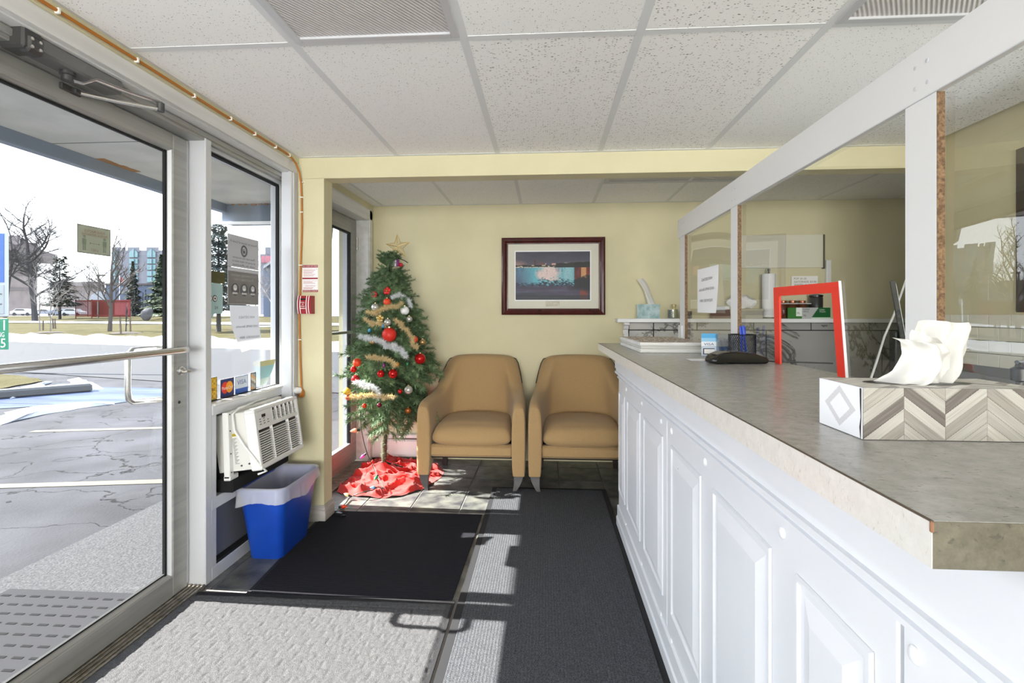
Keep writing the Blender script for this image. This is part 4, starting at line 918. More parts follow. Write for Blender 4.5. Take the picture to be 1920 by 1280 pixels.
MB().box(.3232, .86, .4452, .446, 1.0378, 1.0772).build('end_band', laminate('end_shade_laminate', (78, 74, 62), (104, 99, 84), (62, 58, 48)), wt_, label='near end laminate with shade painted dark olive')  # shade on the end face is put into a darker laminate colour
MB().box(.3222, .3245, .446, 3.125, 1.0765, 1.0779).build('edge_seam', m_seam, wt_)
MB().box(.3215, .3245, .4445, .4475, 1.068, 1.0772, .0008).build('chipped_corner', m_chip, wt_, label='chipped corner showing bare board')

# ================================================================== ACRYLIC COUNTER GUARD
m_lamw = M('white_melamine_board', (221, 221, 222), .4); m_pboard = M('raw_particle_board', (92, 70, 50), .85, var=(150, (142, 114, 86), 3), bump=(180, .5, .002))
gd = thing('counter_guard', 'white framed clear acrylic guard standing on the reception counter', 'counter guard', (.8, 1.8, 1.078))
GXX = .80
MB().box(GXX - .001, GXX + .014, .3, 3.115, 1.708, 1.820, .001).build('top_rail', m_lamw, gd)
MB().box(GXX - .0014, GXX - .0008, .3, 3.115, 1.708, 1.7105).build('rail_edge_line', m_aluw, gd)
for y0, y1 in ((2.965, 3.072), (2.166, 2.245), (1.091, 1.183), (.31, .40)):
    MB().box(GXX, GXX + .015, y0 + .001, y1, 1.0785, 1.708, .0008).build('post', m_lamw, gd)
    MB().box(GXX, GXX + .0155, y0 - .0006, y0 + .0008, 1.0785, 1.707).build('raw_edge', m_pboard, gd, label='brown particle board edge of the post')
    for dy, dz in ((.025, .03), (.06, .03), (.025, .075), (.06, .075)): MB().lathe([(.0045, 0), (.0045, .0008), (.0028, .0012)], (GXX - .001, y0 + dy, 1.708 + dz), (-1, 0, 0), 10).build('screw', m_aluw, gd)
MB().box(GXX - .014, GXX, 2.99, 3.06, 1.0785, 1.19, .003).build('post_foot', m_lamw, gd)
MB().prism([(0, 0), (.022, 0), (.016, .085), (.011, .093), (.006, .085)], (GXX - .008, 1.13, 1.0785), (0, 1, 0), (0, 0, 1), (.006, 0, 0)).build('foot_bracket', m_lamw, gd)
def wavy(y0, y1, z0, z1, amp, nu=24, nv=16, hole=None):
    """a clear sheet, slightly bowed between its posts, 3 mm thick"""
    ys = sorted(set([y0 + (y1 - y0) * i / nu for i in range(nu + 1)] + (list(hole[:2]) if hole else []))); zs = sorted(set([z0 + (z1 - z0) * i / nv for i in range(nv + 1)] + ([hole[2]] if hole else [])))
    q = MB(); nx = len(ys)
    def X(y, z):
        a = (y - y0) / (y1 - y0); b = (z - z0) / (z1 - z0)
        return GXX + .017 + amp * sin(pi * a) * (sin(pi * b * .9 + .3) ) + amp * .25 * sin(3.1 * b + a * 4)
    for z in zs:
        for y in ys: q.v.append((X(y, z), y, z))
    for j in range(len(zs) - 1):
        for i in range(nx - 1):
            if hole and ys[i] >= hole[0] - 1e-6 and ys[i + 1] <= hole[1] + 1e-6 and zs[j + 1] <= hole[2] + 1e-6: continue
            q.f.append((j * nx + i, j * nx + i + 1, (j + 1) * nx + i + 1, (j + 1) * nx + i))
    return q
HO = (1.470, 1.810, 1.312)
wavy(2.235, 2.975, 1.085, 1.74, .006).build('acrylic_pane', m_plexi, gd, 180)
wavy(1.172, 2.176, 1.0785, 1.74, .0025, 30, 16, HO).build('acrylic_pane', m_plexi, gd, 180)
wavy(.392, 1.101, 1.0785, 1.74, .006).build('acrylic_pane', m_plexi, gd, 180)
m_tape = M('red_tape', (226, 48, 28), .4)
tx = GXX + .012
q = MB(); q.prism([(1.812, 1.079), (1.850, 1.079), (1.862, 1.346), (1.820, 1.340)], (tx, 0, 0), (0, 1, 0), (0, 0, 1), (.006, 0, 0)); q.build('red_tape', m_tape, gd)
q = MB(); q.prism([(1.428, 1.079), (1.466, 1.079), (1.500, 1.342), (1.462, 1.342)], (tx, 0, 0), (0, 1, 0), (0, 0, 1), (.006, 0, 0)); q.build('red_tape', m_tape, gd)
q = MB(); q.prism([(1.465, 1.312), (1.858, 1.316), (1.860, 1.347), (1.462, 1.342)], (tx - .0006, 0, 0), (0, 1, 0), (0, 0, 1), (.006, 0, 0)); q.build('red_tape', m_tape, gd)
q = MB(); q.prism([(1.4245, 1.079), (1.428, 1.079), (1.4625, 1.344), (1.459, 1.344)], (tx, 0, 0), (0, 1, 0), (0, 0, 1), (.006, 0, 0)); q.build('white_edge_film', m_paper, gd)
# wifi sheet on the acrylic, printing seen from behind
t = thing('wifi_sheet', 'white wifi details sheet taped to the far acrylic pane of the counter guard', 'notice', (.815, 2.6, 1.37))
q = MB(); q.grid(6, 8, lambda a, b_: (.813 - .012 * (1 - b_) ** 2 * a, 2.768 - .331 * a + .0 * b_, 1.262 + .228 * b_ - .004 * a)); q.build('sheet', m_paper, t, 180, fixn=False)
for bod, z, w in (('WIFI DETAILS', 1.43, .17), ('NWS NAME: Barnacles', 1.38, .23), ('PASSWORD: 8884', 1.322, .2)): text(bod, 'lettering', m_inkgrey, (.8085 - .003 * (z < 1.4), 2.60, z), (0, 1, 0), Z1, width=w, size=.02, parent=t)

# ================================================================== THINGS ON THE COUNTER
# big patterned tissue box with a pulled tissue
tb = thing('tissue_box', 'long grey chevron patterned tissue box at the near end of the counter', 'tissue box', (.56, .78, 1.078))
bx0, bx1, by0, by1, bz0, bz1 = .437, .675, .728, .838, 1.0782, 1.150
MB().box(bx0 + .0005, bx1, by0 + .0005, by1, bz0, bz1 - .0005, .001).build('carton', m_paper, tb)
wood = [(150, 147, 141), (158, 155, 149), (134, 130, 124), (161, 158, 151), (100, 94, 90), (154, 151, 145), (147, 143, 136), (163, 160, 154)]
PW = .0538
def chev(a, b, W_=.238, H_=.0715, seed=0):
    x = a * W_; y = b * H_; c = int(x / PW); fx = (x / PW) % 1
    s_ = y - (fx if c % 2 == 0 else 1 - fx) * PW * .8
    k = math.floor(s_ / .0178 + 20); e_ = (s_ / .0178) % 1
    col = wood[(k * 5 + c * 3 + seed) % 8]
    gr = nz(s_ * 900, (x if c % 2 else -x) * 60 + y * 40, c) * 16 + nz(s_ * 260, x * 20, 4) * 10
    if e_ < .05 or fx < .014: return tuple(max(0, v - 40) for v in col)
    return tuple(max(0, min(255, v + gr)) for v in col)
painted('front_print', (bx0, by0, bz0 + .0003), (bx1 - bx0, 0, 0), (0, 0, bz1 - bz0 - .0008), 420, 130, chev, m_print, tb)
painted('top_print', (bx0, by0, bz1), (bx1 - bx0, 0, 0), (0, by1 - by0, 0), 240, 110, lambda a, b: tuple(min(255, v + 52) for v in chev(a, b, .238, .11, 2)), m_print, tb)
def diam(a, b):
    d = abs(a - .5) / .42 + abs(b - .52) / .5
    if .55 < d < .85: return (206 + 12 * nz(a * 30, b * 30), 204, 208)
    return (234, 234, 238)
painted('end_print', (bx0 - .0004, by1, bz0 + .0003), (0, by0 - by1, 0), (0, 0, bz1 - bz0 - .0008), 110, 72, diam, m_print, tb)
MB().prism([(0, 0), (.0022, .016), (-.0006, .03), (.001, .05), (.0016, .07), (-.0014, .07), (-.0012, .03)], (bx0 - .0012, by0 + .004, bz0), (0, 1, 0), (0, 0, 1), (.0006, 0, 0)).build('carton_gap', m_black, tb)
bd = MB(); bd.prism([(0, .006), (.004, 0), (.030, 0), (.030, .016), (.004, .016), (0, .010)], (bx0 + .2115, by0 - .0012, bz0 + .012), (1, 0, 0), (0, 0, 1), (0, .0008, 0)); bd.build('badge', M('navy_badge', (24, 26, 44), .4), tb)
text('Nu', 'badge_lettering', m_inkwhite, (bx0 + .226, by0 - .0014, bz0 + .020), X1, Z1, size=.013, parent=tb)
op = MB(); op.add([(.545 + .075 * cos(k * pi / 12), .783 + .026 * sin(k * pi / 12), bz1 + .0006) for k in range(24)], [tuple(range(24))]); op.build('opening', m_black, tb)
m_tissue = bpy.data.materials.new('soft_tissue'); m_tissue.use_nodes = True; n = m_tissue.node_tree; b_ = n.nodes['Principled BSDF']; b_.inputs['Base Color'].default_value = lin((214, 213, 211)); b_.inputs['Roughness'].default_value = .95; b_.inputs['Specular IOR Level'].default_value = .05
tl = n.nodes.new('ShaderNodeBsdfTranslucent'); tl.inputs[0].default_value = lin((240, 238, 232)); mxx = n.nodes.new('ShaderNodeMixShader'); mxx.inputs[0].default_value = .22; n.links.new(b_.outputs[0], mxx.inputs[1]); n.links.new(tl.outputs[0], mxx.inputs[2]); n.links.new(mxx.outputs[0], n.nodes['Material Output'].inputs[0])
ts = thing('tissue', 'white tissue pulled up out of the chevron tissue box', 'tissue', (.55, .78, 1.15))
def sheet(path_lo, path_hi, amp, ph, nu=30, nv=22):
    def fn(a, b):
        lo = Vector(path_lo[0]).lerp(Vector(path_lo[1]), a); hi = Vector(path_hi[0]).lerp(Vector(path_hi[1]), a)
        p = lo.lerp(hi, b); mid = sin(pi * b) 
        p.y += amp * (sin(a * 7 + ph + b * 1.5) * (1 - .45 * b) + .5 * nz(a * 4, b * 3, ph)); p.x += amp * .6 * nz(a * 3, b * 5, ph + 4)
        p.z += .006 * nz(a * 5, ph) * b
        return tuple(p)
    return MB().grid(nu, nv, fn)
def lerp3(keys, b):
    k = b * (len(keys) - 1); i = min(int(k), len(keys) - 2); return keys[i] + (keys[i + 1] - keys[i]) * (k - i)
def tissueA(a, b):                               # front leaf: flares left at the foot, rises to the left peak
    xl = lerp3([.481, .497, .514, .522, .523, .520, .512, .503], b); xr = lerp3([.545, .556, .566, .574, .580, .582, .582, .580], b)
    z = bz1 - .004 + lerp3([0, .008, .020, .034, .048, .058, .066, .071], b) - .010 * a * b
    y = .778 + .012 * sin(a * 5.5 + 1) * (1 - .5 * b) - .010 * b + .010 * nz(a * 4, b * 4, 3) + .006 * sin(a * 13 + b * 5) * (1 - b * .6) - .014 * (1 - b) * sin(pi * a)
    return (xl + (xr - xl) * a, y, z)
def tissueB(a, b):                               # rear leaf: straighter, taller, to the right
    xl = lerp3([.528, .533, .540, .545, .548, .552, .556, .562], b); xr = lerp3([.606, .618, .625, .629, .632, .634, .635, .635], b)
    z = bz1 - .004 + lerp3([0, .014, .028, .044, .058, .072, .084, .094], b) + .002 * sin(a * 6) * b
    y = .792 + .011 * sin(a * 6.5) * (1 - .55 * b) + .009 * nz(a * 5, b * 4, 8) + .006 * sin(a * 15 - b * 3) * (1 - .7 * b) + .012 * b
    return (xl + (xr - xl) * a, y, z)
def tissueC(a, b):                               # fold joining the two
    x = lerp3([.522, .530, .538, .543], b) + a * lerp3([.07, .065, .055, .028], b); z = bz1 - .004 + b * .082 - .012 * a * b
    return (x, .782 + .008 * sin(a * 8 + b * 2) + .004 * nz(a * 6, b * 6), z)
MB().grid(26, 20, tissueA).build('tissue_leaf', m_tissue, ts, 180, fixn=False); MB().grid(26, 20, tissueB).build('tissue_leaf', m_tissue, ts, 180, fixn=False); MB().grid(18, 16, tissueC).build('tissue_leaf', m_tissue, ts, 180, fixn=False)
# stacks of brochures
def cover(a, b):
    v = nz(a * 16, b * 22, 2); w_ = nz(a * 40, b * 9, 6)
    return [(196, 190, 182), (120, 116, 108), (150, 110, 90), (228, 226, 222), (90, 96, 92)][int((v + .8) * 3.1 + w_) % 5]
stz = 1.0782
m_pages = M('stacked_paper_edges', (226, 225, 222), .8, var=(700, (204, 202, 198)), scale=(.02, .02, 1)); m_pages2 = M('stacked_paper_edges_grey', (206, 205, 200), .8, var=(700, (186, 184, 178)), scale=(.02, .02, 1))
for k, (h, dx, lab) in enumerate(((.017, 0, 'bottom bundle of the brochure stack at the far end of the counter'), (.015, .003, 'middle bundle of the brochure stack at the far end of the counter'), (.015, -.002, 'top bundle of the brochure stack with printed covers at the far end of the counter'))):
    t = thing('brochure_bundle', lab, 'brochures', (.6, 2.65, stz), 'brochure bundles stacked on the counter')
    MB().box(.432 + dx, .735 + dx, 2.335 + dx, 2.945, stz, stz + h - .0004, .001).build('pages', m_pages if k != 1 else m_pages2, t)
    if k == 2: painted('cover_print', (.445, 2.345, stz + h), (.28, 0, 0), (0, .59, 0), 40, 60, cover, m_print, t)
    stz += h
# card stand with payment logo card, acrylic
t = thing('card_stand', 'small clear stand with a payment logo card on the counter', 'card stand', (.68, 2.2, 1.078))
def f_vc(a, b):
    if b > .8: return (90, 170, 220)
    if b > .62: return (150, 200, 232)
    if b > .42: return (232, 236, 242)
    if .08 < b < .34 and .15 < a < .9: return (40, 40, 44) if (b < .11 or b > .31 or a < .2 or a > .85) else (236, 236, 236)
    return (196, 210, 226)
cT = Vector((.650, 2.16, 1.079)); cu_ = Vector((.062, 0, 0)); cv = Vector((.010, .03, .092))
painted('card', cT, cu_, cv, 16, 30, f_vc, m_print, t)
nrm = cu_.normalized().cross(cv.normalized())
text('VISA', 'lettering', M('dark_blue_ink', (40, 60, 130), .5), cT + cu_ * .5 + cv * .52 + nrm * .0006, cu_, cv, width=.042, size=.016, parent=t)
m_clear = glass_mat('clear_plastic', (.86, .9, .95, 1), .06)
q = MB(); q.prism([(0, 0), (.12, 0), (.10, .055), (.03, .09), (.018, .09)], (.715, 2.14, 1.079), (0, 1, 0), (0, 0, 1), (.003, 0, 0)); q.prism([(0, 0), (.12, 0), (.10, .055), (.03, .09), (.018, .09)], (.80, 2.14, 1.079), (0, 1, 0), (0, 0, 1), (.003, 0, 0)); q.box(.715, .803, 2.14, 2.26, 1.079, 1.081); q.prism([(0, 0), (.004, 0), (.03, .09), (.026, .09)], (.715, 2.15, 1.079), (0, 1, 0), (0, 0, 1), (.088, 0, 0)); q.build('clear_holder', m_clear, t)
q = MB(); q.box(.735, .785, 2.19, 2.23, 1.081, 1.115, .002); q.build('card_pile', M('blue_cards', (70, 96, 140), .5), t)
# mesh pen cup with pens
pcup = thing('pen_cup', 'black wire mesh pen cup behind the card terminal', 'pen cup', (.86, 2.26, 1.078))
pcx, pcy = .778, 2.06
ORG[pcup.name] = Vector((pcx, pcy, 1.078)); pcup.location = (pcx, pcy, 1.078)
q = MB(); R0 = .05
q.lathe([(.046, .001), (.046, .004), (.001, .004)], (pcx, pcy, 1.078), (0, 0, 1), 28)
q.build('base', m_black, pcup, 50)
for z in (.004, .094): MB().tube([(pcx + R0 * cos(k * pi / 14), pcy + R0 * sin(k * pi / 14), 1.078 + z) for k in range(28)], .0022, 6, True).build('rim', m_black, pcup, 50)
q = MB(); N_ = 40
for k in range(N_):
    for sg in (-1, 1):
        pts = []
        for j in range(7): w_ = 2 * pi * k / N_ + sg * j * .16; pts.append((pcx + R0 * cos(w_), pcy + R0 * sin(w_), 1.083 + .0148 * j))
        q.tube(pts, .0009, 3)
ms = q.build('wire_mesh', m_black, pcup); ms['kind'] = 'stuff'
m_penb = M('blue_pen_plastic', (30, 70, 190), .3); m_penc = M('pale_blue_pen', (120, 160, 220), .3)
for k, (dx, dy, tx_, ty_, L, mt, lab) in enumerate(((-.012, .0, -.04, .02, .118, m_penb, 'blue pen leaning leftmost in the mesh cup'), (.0, -.01, -.10, -.02, .122, m_penb, 'blue pen in the middle of the mesh cup'), (.014, .012, -.16, .06, .116, m_penc, 'pale blue pen rightmost in the mesh cup'))):
    o_ = Vector((pcx + dx + .012, pcy + dy, 1.083)); ax_ = Vector((tx_, ty_, 1)).normalized(); t = thing('pen', lab, 'pen', o_, 'pens in the mesh cup')
    MB().lathe([(.001, 0), (.0035, .012), (.0045, .014), (.0045, L * .75)], o_, ax_, 10).build('barrel', mt, t, 40); MB().lathe([(.005, L * .68), (.005, L), (.003, L + .004)], o_, ax_, 10).build('cap', m_penb, t, 40)
    MB().box(-.0012, .0012, -.007, -.005, L * .7, L * .98, 0, frame_T(o_, ax_.orthogonal(), ax_.cross(ax_.orthogonal()), ax_)).build('pocket_clip', m_penb, t)
# card terminal
term = thing('card_terminal', 'black card payment terminal lying on the counter', 'card terminal', (.675, 1.86, 1.078))
def tprof(): return [(0, .004), (.006, .0), (.03, .0), (.036, .005), (.055, .002), (.188, .0), (.197, .003), (.199, .012), (.19, .022), (.15, .034), (.08, .042), (.04, .041), (.010, .030), (0, .014)]
a0 = Vector((.590, 1.80, 1.0783)); du = Vector((.98, .17, 0)).normalized(); dn = Vector((-.17, .98, 0)).normalized()
q = MB(); q.prism(tprof(), a0, du, Z1, dn * .078); ob = q.build('body', m_blackgloss, term, 35)
md = ob.modifiers.new('b', 'BEVEL'); md.width = .004; md.segments = 2; md.limit_method = 'ANGLE'
q = MB(); q.prism([(.014, .0325), (.04, .0415), (.04, .0425), (.014, .0335)], a0 + dn * .012, du, Z1, dn * .054); q.build('screen', M('dim_screen', (112, 110, 104), .3), term)
for i_ in range(3):
    for j_ in range(4):
        q = MB(); c = a0 + dn * (.014 + i_ * .018) + du * (.07 + j_ * .022) + Z1 * (.0405 - .0022 * j_); q.box(0, .014, 0, .012, 0, .0035, .001, frame_T(c, du, dn, Z1)); q.build('key', M('key_grey', (70, 70, 74), .5) if i_ == 0 and j_ == 0 else bpy.data.materials['key_grey'], term)
MB().tube([a0 + du * .195 + dn * .04 + Z1 * .008, a0 + du * .24 + dn * .035 + Z1 * .004, a0 + du * .32 + dn * .0 + Z1 * .004, a0 + du * .40 - dn * .05 + Z1 * .004], .0028, 6).build('cable', m_black, term, 60)
t = tag(MB().box(.545, .62, 1.93, 2.02, 1.0782, 1.0788).build('receipt_slip', m_paper), 'white paper slip lying left of the card terminal', 'paper slip')
# black fitting at the guard's foot near the tissue box
t = thing('valve_knob', 'small black knob fitting seen through the near acrylic pane', 'knob', (1.10, 1.18, 1.10))
kx, ky = .846, .962
ORG[t.name] = Vector((kx, ky, 1.0785)); t.location = (kx, ky, 1.0785)
# ================================================================== OFFICE SIDE: ledge behind guard, wall shelf, marble tiles
dk = thing('office_desk', 'low white work surface behind the counter guard', 'desk', (1.3, 1.6, 0))
MB().box(1.05, 1.55, .5, 2.9, .71, .74, .003).build('desk_top', m_lamw, dk)
for x in (1.08, 1.5):
    for y in (.55, 2.8): MB().box(x, x + .04, y, y + .04, 0, .71, .002).build('leg', m_lamw, dk)
q = MB(); q.lathe([(.018, 0), (.018, .006), (.007, .010), (.007, .052), (.013, .055), (.013, .075), (.007, .079), (.005, .086)], (kx, ky, 1.0785), (0, 0, 1), 16); q.build('body', m_black, t, 40)
q = MB(); q.tube([(kx - .012, ky - .008, 1.166), (kx, ky, 1.165), (kx + .012, ky + .008, 1.166)], .0035, 8); q.build('lever', m_black, t, 40)
def marble(name, c1, c2, sc):
    m = bpy.data.materials.new(name); m.use_nodes = True; n = m.node_tree; b = n.nodes['Principled BSDF']; b.inputs['Roughness'].default_value = .22
    tc = n.nodes.new('ShaderNodeTexCoord'); t = n.nodes.new('ShaderNodeTexNoise'); t.inputs['Scale'].default_value = sc; t.inputs['Detail'].default_value = 12; t.inputs['Roughness'].default_value = .62; t.inputs['Distortion'].default_value = .7; n.links.new(tc.outputs['Object'], t.inputs['Vector'])
    a = n.nodes.new('ShaderNodeMath'); a.operation = 'SUBTRACT'; a.inputs[1].default_value = .5; n.links.new(t.outputs[0], a.inputs[0]); ab = n.nodes.new('ShaderNodeMath'); ab.operation = 'ABSOLUTE'; n.links.new(a.outputs[0], ab.inputs[0])
    r = n.nodes.new('ShaderNodeValToRGB'); r.color_ramp.elements[0].position = 0; r.color_ramp.elements[1].position = .022; r.color_ramp.elements[0].color = lin(c2); r.color_ramp.elements[1].color = lin(c1); n.links.new(ab.outputs[0], r.inputs[0])
    t2 = n.nodes.new('ShaderNodeTexNoise'); t2.inputs['Scale'].default_value = 2.2; n.links.new(tc.outputs['Object'], t2.inputs['Vector']); mx = n.nodes.new('ShaderNodeMix'); mx.data_type = 'RGBA'; mx.blend_type = 'MULTIPLY'; mx.inputs[0].default_value = .5
    n.links.new(r.outputs[0], mx.inputs[6]); n.links.new(t2.outputs[0], mx.inputs[7]); n.links.new(mx.outputs[2], b.inputs['Base Color']); return m
m_marb = marble('grey_veined_marble', (184, 183, 180), (92, 90, 88), 1.7); m_blkgrout = M('black_grout', (26, 26, 28), .8)
MB().box(.705, 3.46, 4.338, 4.349, .2, 1.187).build('tile_backing', m_blkgrout, wall_back)
def mtile(x0, x1, z0, z1): MB().box(x0 + .004, x1 - .004, 4.330, 4.340, z0 + .004, z1 - .004, .001).build('marble_tile', m_marb, wall_back)
xs1 = [.705, .911, 1.27, 1.73, 2.19, 2.65, 3.11, 3.46]
for a, c in zip(xs1, xs1[1:]): mtile(a, c, 1.122, 1.187)
xs2 = [.705, .911, 1.83, 2.75, 3.46]
for a, c in zip(xs2, xs2[1:]): mtile(a, c, .66, 1.122)
for a, c in zip(xs2, xs2[1:]): mtile(a, c, .2, .66)
sh = thing('wall_shelf', 'long white shelf on the back wall above the marble tiles', 'shelf', (2, 4.28, 1.19))
MB().box(.594, 3.46, 4.20, 4.349, 1.1875, 1.219, .003).build('board', m_white, sh)
MB().prism([(0, 0), (-.10, 0), (-.105, -.02), (-.075, -.028), (-.06, -.055), (-.025, -.062), (-.018, -.1), (0, -.1)], (.655, 4.3375, 1.1875), (0, 1, 0), (0, 0, 1), (.04, 0, 0)).build('bracket', m_white, sh)
MB().box(.665, .703, 4.335, 4.348, .4, 1.10, .002).build('side_upright', m_white, sh)
SZ = 1.2195
# small tissue box on the shelf
m_tb2 = M('pale_blue_floral_carton', (206, 224, 230), .6, var=(24, (150, 186, 190), 5))
t = thing('tissue_box', 'small pale blue floral tissue box on the wall shelf', 'tissue box', (.86, 4.26, SZ))
c_, s_ = cos(-.5), sin(-.5); TT = Matrix(((cos(.42), -sin(.42), 0, .862), (sin(.42), cos(.42), 0, 4.272), (0, 0, 1, SZ + .0), (0, 0, 0, 1)))
MB().box(-.085, .075, -.045, .055, 0, .118, .002, TT).build('carton', m_tb2, t)
q = MB(); q.add([TT @ Vector((.05 * cos(k * pi / 8), .02 * sin(k * pi / 8) + .005, .1186)) for k in range(16)], [tuple(range(16))]); q.build('opening', m_white, t)
t = thing('tissue', 'white tissue sticking up from the small floral box on the shelf', 'tissue', (.85, 4.27, SZ + .118))
def tsm(a, b): 
    xl = lerp3([.850, .842, .832, .820, .795, .765], b); xr = lerp3([.915, .900, .880, .868, .850, .823], b)
    return (xl + (xr - xl) * a, 4.272 + .012 * sin(a * 6 + b * 2), SZ + .112 + .212 * b + .01 * a * b)
MB().grid(14, 16, tsm).build('tissue_leaf', m_tissue, t, 180, fixn=False)
# jar with a stopper
t = thing('glass_jar', 'small clear glass jar with an amber bottle inside, right of the floral tissue box', 'jar', (1.055, 4.27, SZ))
MB().lathe([(.04, 0), (.042, .005), (.042, .075), (.038, .075), (.038, .008), (.001, .006)], (1.055, 4.27, SZ), (0, 0, 1), 18).build('jar', m_clear, t, 40)
MB().lathe([(.018, .008), (.02, .012), (.02, .06), (.010, .075), (.010, .095), (.016, .098), (.016, .115), (.004, .118)], (1.065, 4.27, SZ), (0, 0, 1), 14).build('bottle', M('pale_amber', (196, 180, 120), .3), t, 40)
t = thing('card_reader', 'small dark grey box standing on the shelf behind the far guard pane', 'small box', (1.17, 4.27, SZ)); MB().box(1.12, 1.20, 4.23, 4.30, SZ, SZ + .06, .004).build('case', m_aludk, t); MB().box(1.13, 1.19, 4.226, 4.231, SZ + .02, SZ + .05, .001).build('screen', m_black, t)
t = thing('brown_box', 'brown cardboard box with slanted lid on the shelf, left of the crumpled bag', 'box', (1.4, 4.27, SZ)); MB().prism([(0, 0), (.15, 0), (.14, .075), (.02, .06)], (1.36, 4.23, SZ), (1, 0, 0), (0, 0, 1), (0, .08, 0)).build('carton', M('brown_card', (120, 96, 84), .8), t); MB().box(1.37, 1.5, 4.23, 4.31, SZ + .07, SZ + .1, .004).build('paper_sheaf', m_paper, t)
t = thing('grey_tray', 'low pale grey carton under the crumpled white bag on the shelf', 'box', (1.66, 4.27, SZ)); MB().box(1.56, 1.76, 4.22, 4.33, SZ, SZ + .075, .004).build('carton', M('pale_grey_card', (176, 174, 160), .8), t); MB().box(1.555, 1.765, 4.215, 4.335, SZ + .062, SZ + .08, .003).build('lid', M('cream_card', (198, 194, 172), .8), t)
t = thing('paper_bag', 'crumpled white paper bag on the shelf beside the paper towel roll', 'paper bag', (1.62, 4.27, SZ + .08))
q = MB(); q.sphere((1.61, 4.27, SZ + .135), .09, 14, 8, (1.35, .55, .62)); q.v = [(x + .02 * nz(x * 25, z * 25, 1), y + .02 * nz(x * 25, z * 25, 5), max(SZ + .0805, z + .025 * nz(x * 18, y * 22, 9))) for x, y, z in q.v]; q.build('bag', m_paper, t, 20)
t = thing('paper_towel_roll', 'white paper towel roll upright on its holder on the shelf', 'paper towel', (1.825, 4.27, SZ))
MB().lathe([(.05, .012), (.051, .014), (.051, .362), (.049, .364), (.016, .364), (.016, .012)], (1.825, 4.268, SZ), (0, 0, 1), 26).build('roll', m_paper, t, 40); q = MB(); q.lathe([(.058, .0), (.058, .010), (.008, .012), (.008, .39), (.011, .392), (.011, .405), (.006, .408)], (1.825, 4.268, SZ), (0, 0, 1), 22); q.build('holder', m_aludk, t, 40)
t = thing('price_sign', 'white drinks price sign standing on the shelf', 'price sign', (2.14, 4.33, 1.5)); MB().box(2.035, 2.245, 4.334, 4.337, 1.43, 1.57).build('sheet', m_paper, t)
for bod, z in (('POP: $1.50', 1.548), ('GATORADE: $3.00', 1.522), ('WATER: $1.50', 1.496)): text(bod, 'lettering', m_ink, (2.055, 4.3335, z), X1, Z1, size=.022, parent=t, align='LEFT')
m_amber = M('amber_preserve', (122, 58, 26), .2); m_lid = M('copper_lid', (150, 96, 70), .35, .6)
rk = thing('jar_rack', 'clear tray holding amber jars on the shelf', 'rack', (2.03, 4.27, SZ)); q = MB(); q.box(1.90, 2.13, 4.222, 4.226, SZ, SZ + .12); q.box(1.90, 2.13, 4.32, 4.324, SZ, SZ + .12); q.box(1.90, 2.13, 4.222, 4.324, SZ, SZ + .002); q.box(1.898, 1.90, 4.222, 4.324, SZ, SZ + .12); q.box(2.13, 2.132, 4.222, 4.324, SZ, SZ + .12); q.build('tray', m_clear, rk); MB().box(1.895, 2.135, 4.219, 4.222, SZ + .118, SZ + .124).build('rim', m_aluw, rk)
for k, lab in enumerate(('leftmost amber jar in the shelf tray', 'middle amber jar in the shelf tray', 'rightmost amber jar in the shelf tray')):
    x = 1.94 + k * .075; t = thing('amber_jar', lab, 'jar', (x, 4.272, SZ + .002), 'amber jars on the shelf')
    MB().lathe([(.030, 0), (.033, .006), (.033, .11), (.024, .125)], (x, 4.272, SZ + .003), (0, 0, 1), 16).build('glass', m_amber, t, 40); MB().lathe([(.027, .126), (.027, .142), (.022, .144)], (x, 4.272, SZ + .003), (0, 0, 1), 16).build('lid', m_lid, t, 40)
t = thing('steel_canister', 'dark steel canister beside the amber jars on the shelf', 'canister', (2.215, 4.29, SZ)); MB().lathe([(.05, 0), (.05, .17), (.046, .175)], (2.205, 4.285, SZ), (0, 0, 1), 20).build('body', M('dark_steel', (92, 94, 96), .3, .8), t, 40); MB().lathe([(.051, .176), (.051, .19), (.02, .2)], (2.205, 4.285, SZ), (0, 0, 1), 20).build('lid', m_black, t, 40)
def f_glove(a, b):
    if a < .33: return (58, 120, 52) if a < .2 or b < .2 else (226, 232, 226)
    k = a - .33 - (b - .5) * .18
    if k < .3: return (176, 178, 176)
    return (24, 92, 46) if b > .12 else (200, 220, 200)
t = thing('glove_box', 'green and grey box of clear vinyl gloves on the shelf', 'glove box', (2.12, 4.22, SZ)); MB().box(1.945, 2.275, 4.2055, 4.216, SZ, SZ + .088, .001).build('carton', M('green_card', (30, 100, 50), .6), t)
painted('front_print', (1.945, 4.2048, SZ), (.33, 0, 0), (0, 0, .088), 66, 18, f_glove, m_print, t)
for bod, x, z, s__, mt in (('CLEAR', 2.064, SZ + .074, .017, m_ink), ('VINYL', 2.064, SZ + .056, .017, m_ink), ('XL', 2.064, SZ + .026, .022, m_ink), ('CLEAN', 2.19, SZ + .070, .013, m_inkwhite), ('TOUCH', 2.19, SZ + .055, .013, m_inkwhite), ('XL', 2.015, SZ + .045, .022, M('green_ink', (40, 110, 50), .6))): text(bod, 'lettering', mt, (x, 4.2042, z), X1, Z1, size=s__, parent=t, align='LEFT')
t = thing('white_board', 'blank cream board on the back wall above the shelf', 'board', (1.95, 4.345, 1.78)); MB().box(1.612, 2.283, 4.325, 4.349, 1.638, 1.912, .003).build('panel', M('cream_board', (218, 216, 200), .6), t); MB().box(2.283, 2.30, 4.33, 4.349, 1.63, 1.912).build('shadow_strip', m_wleg, t)  # dark strip at the right stands in for the board's shadow
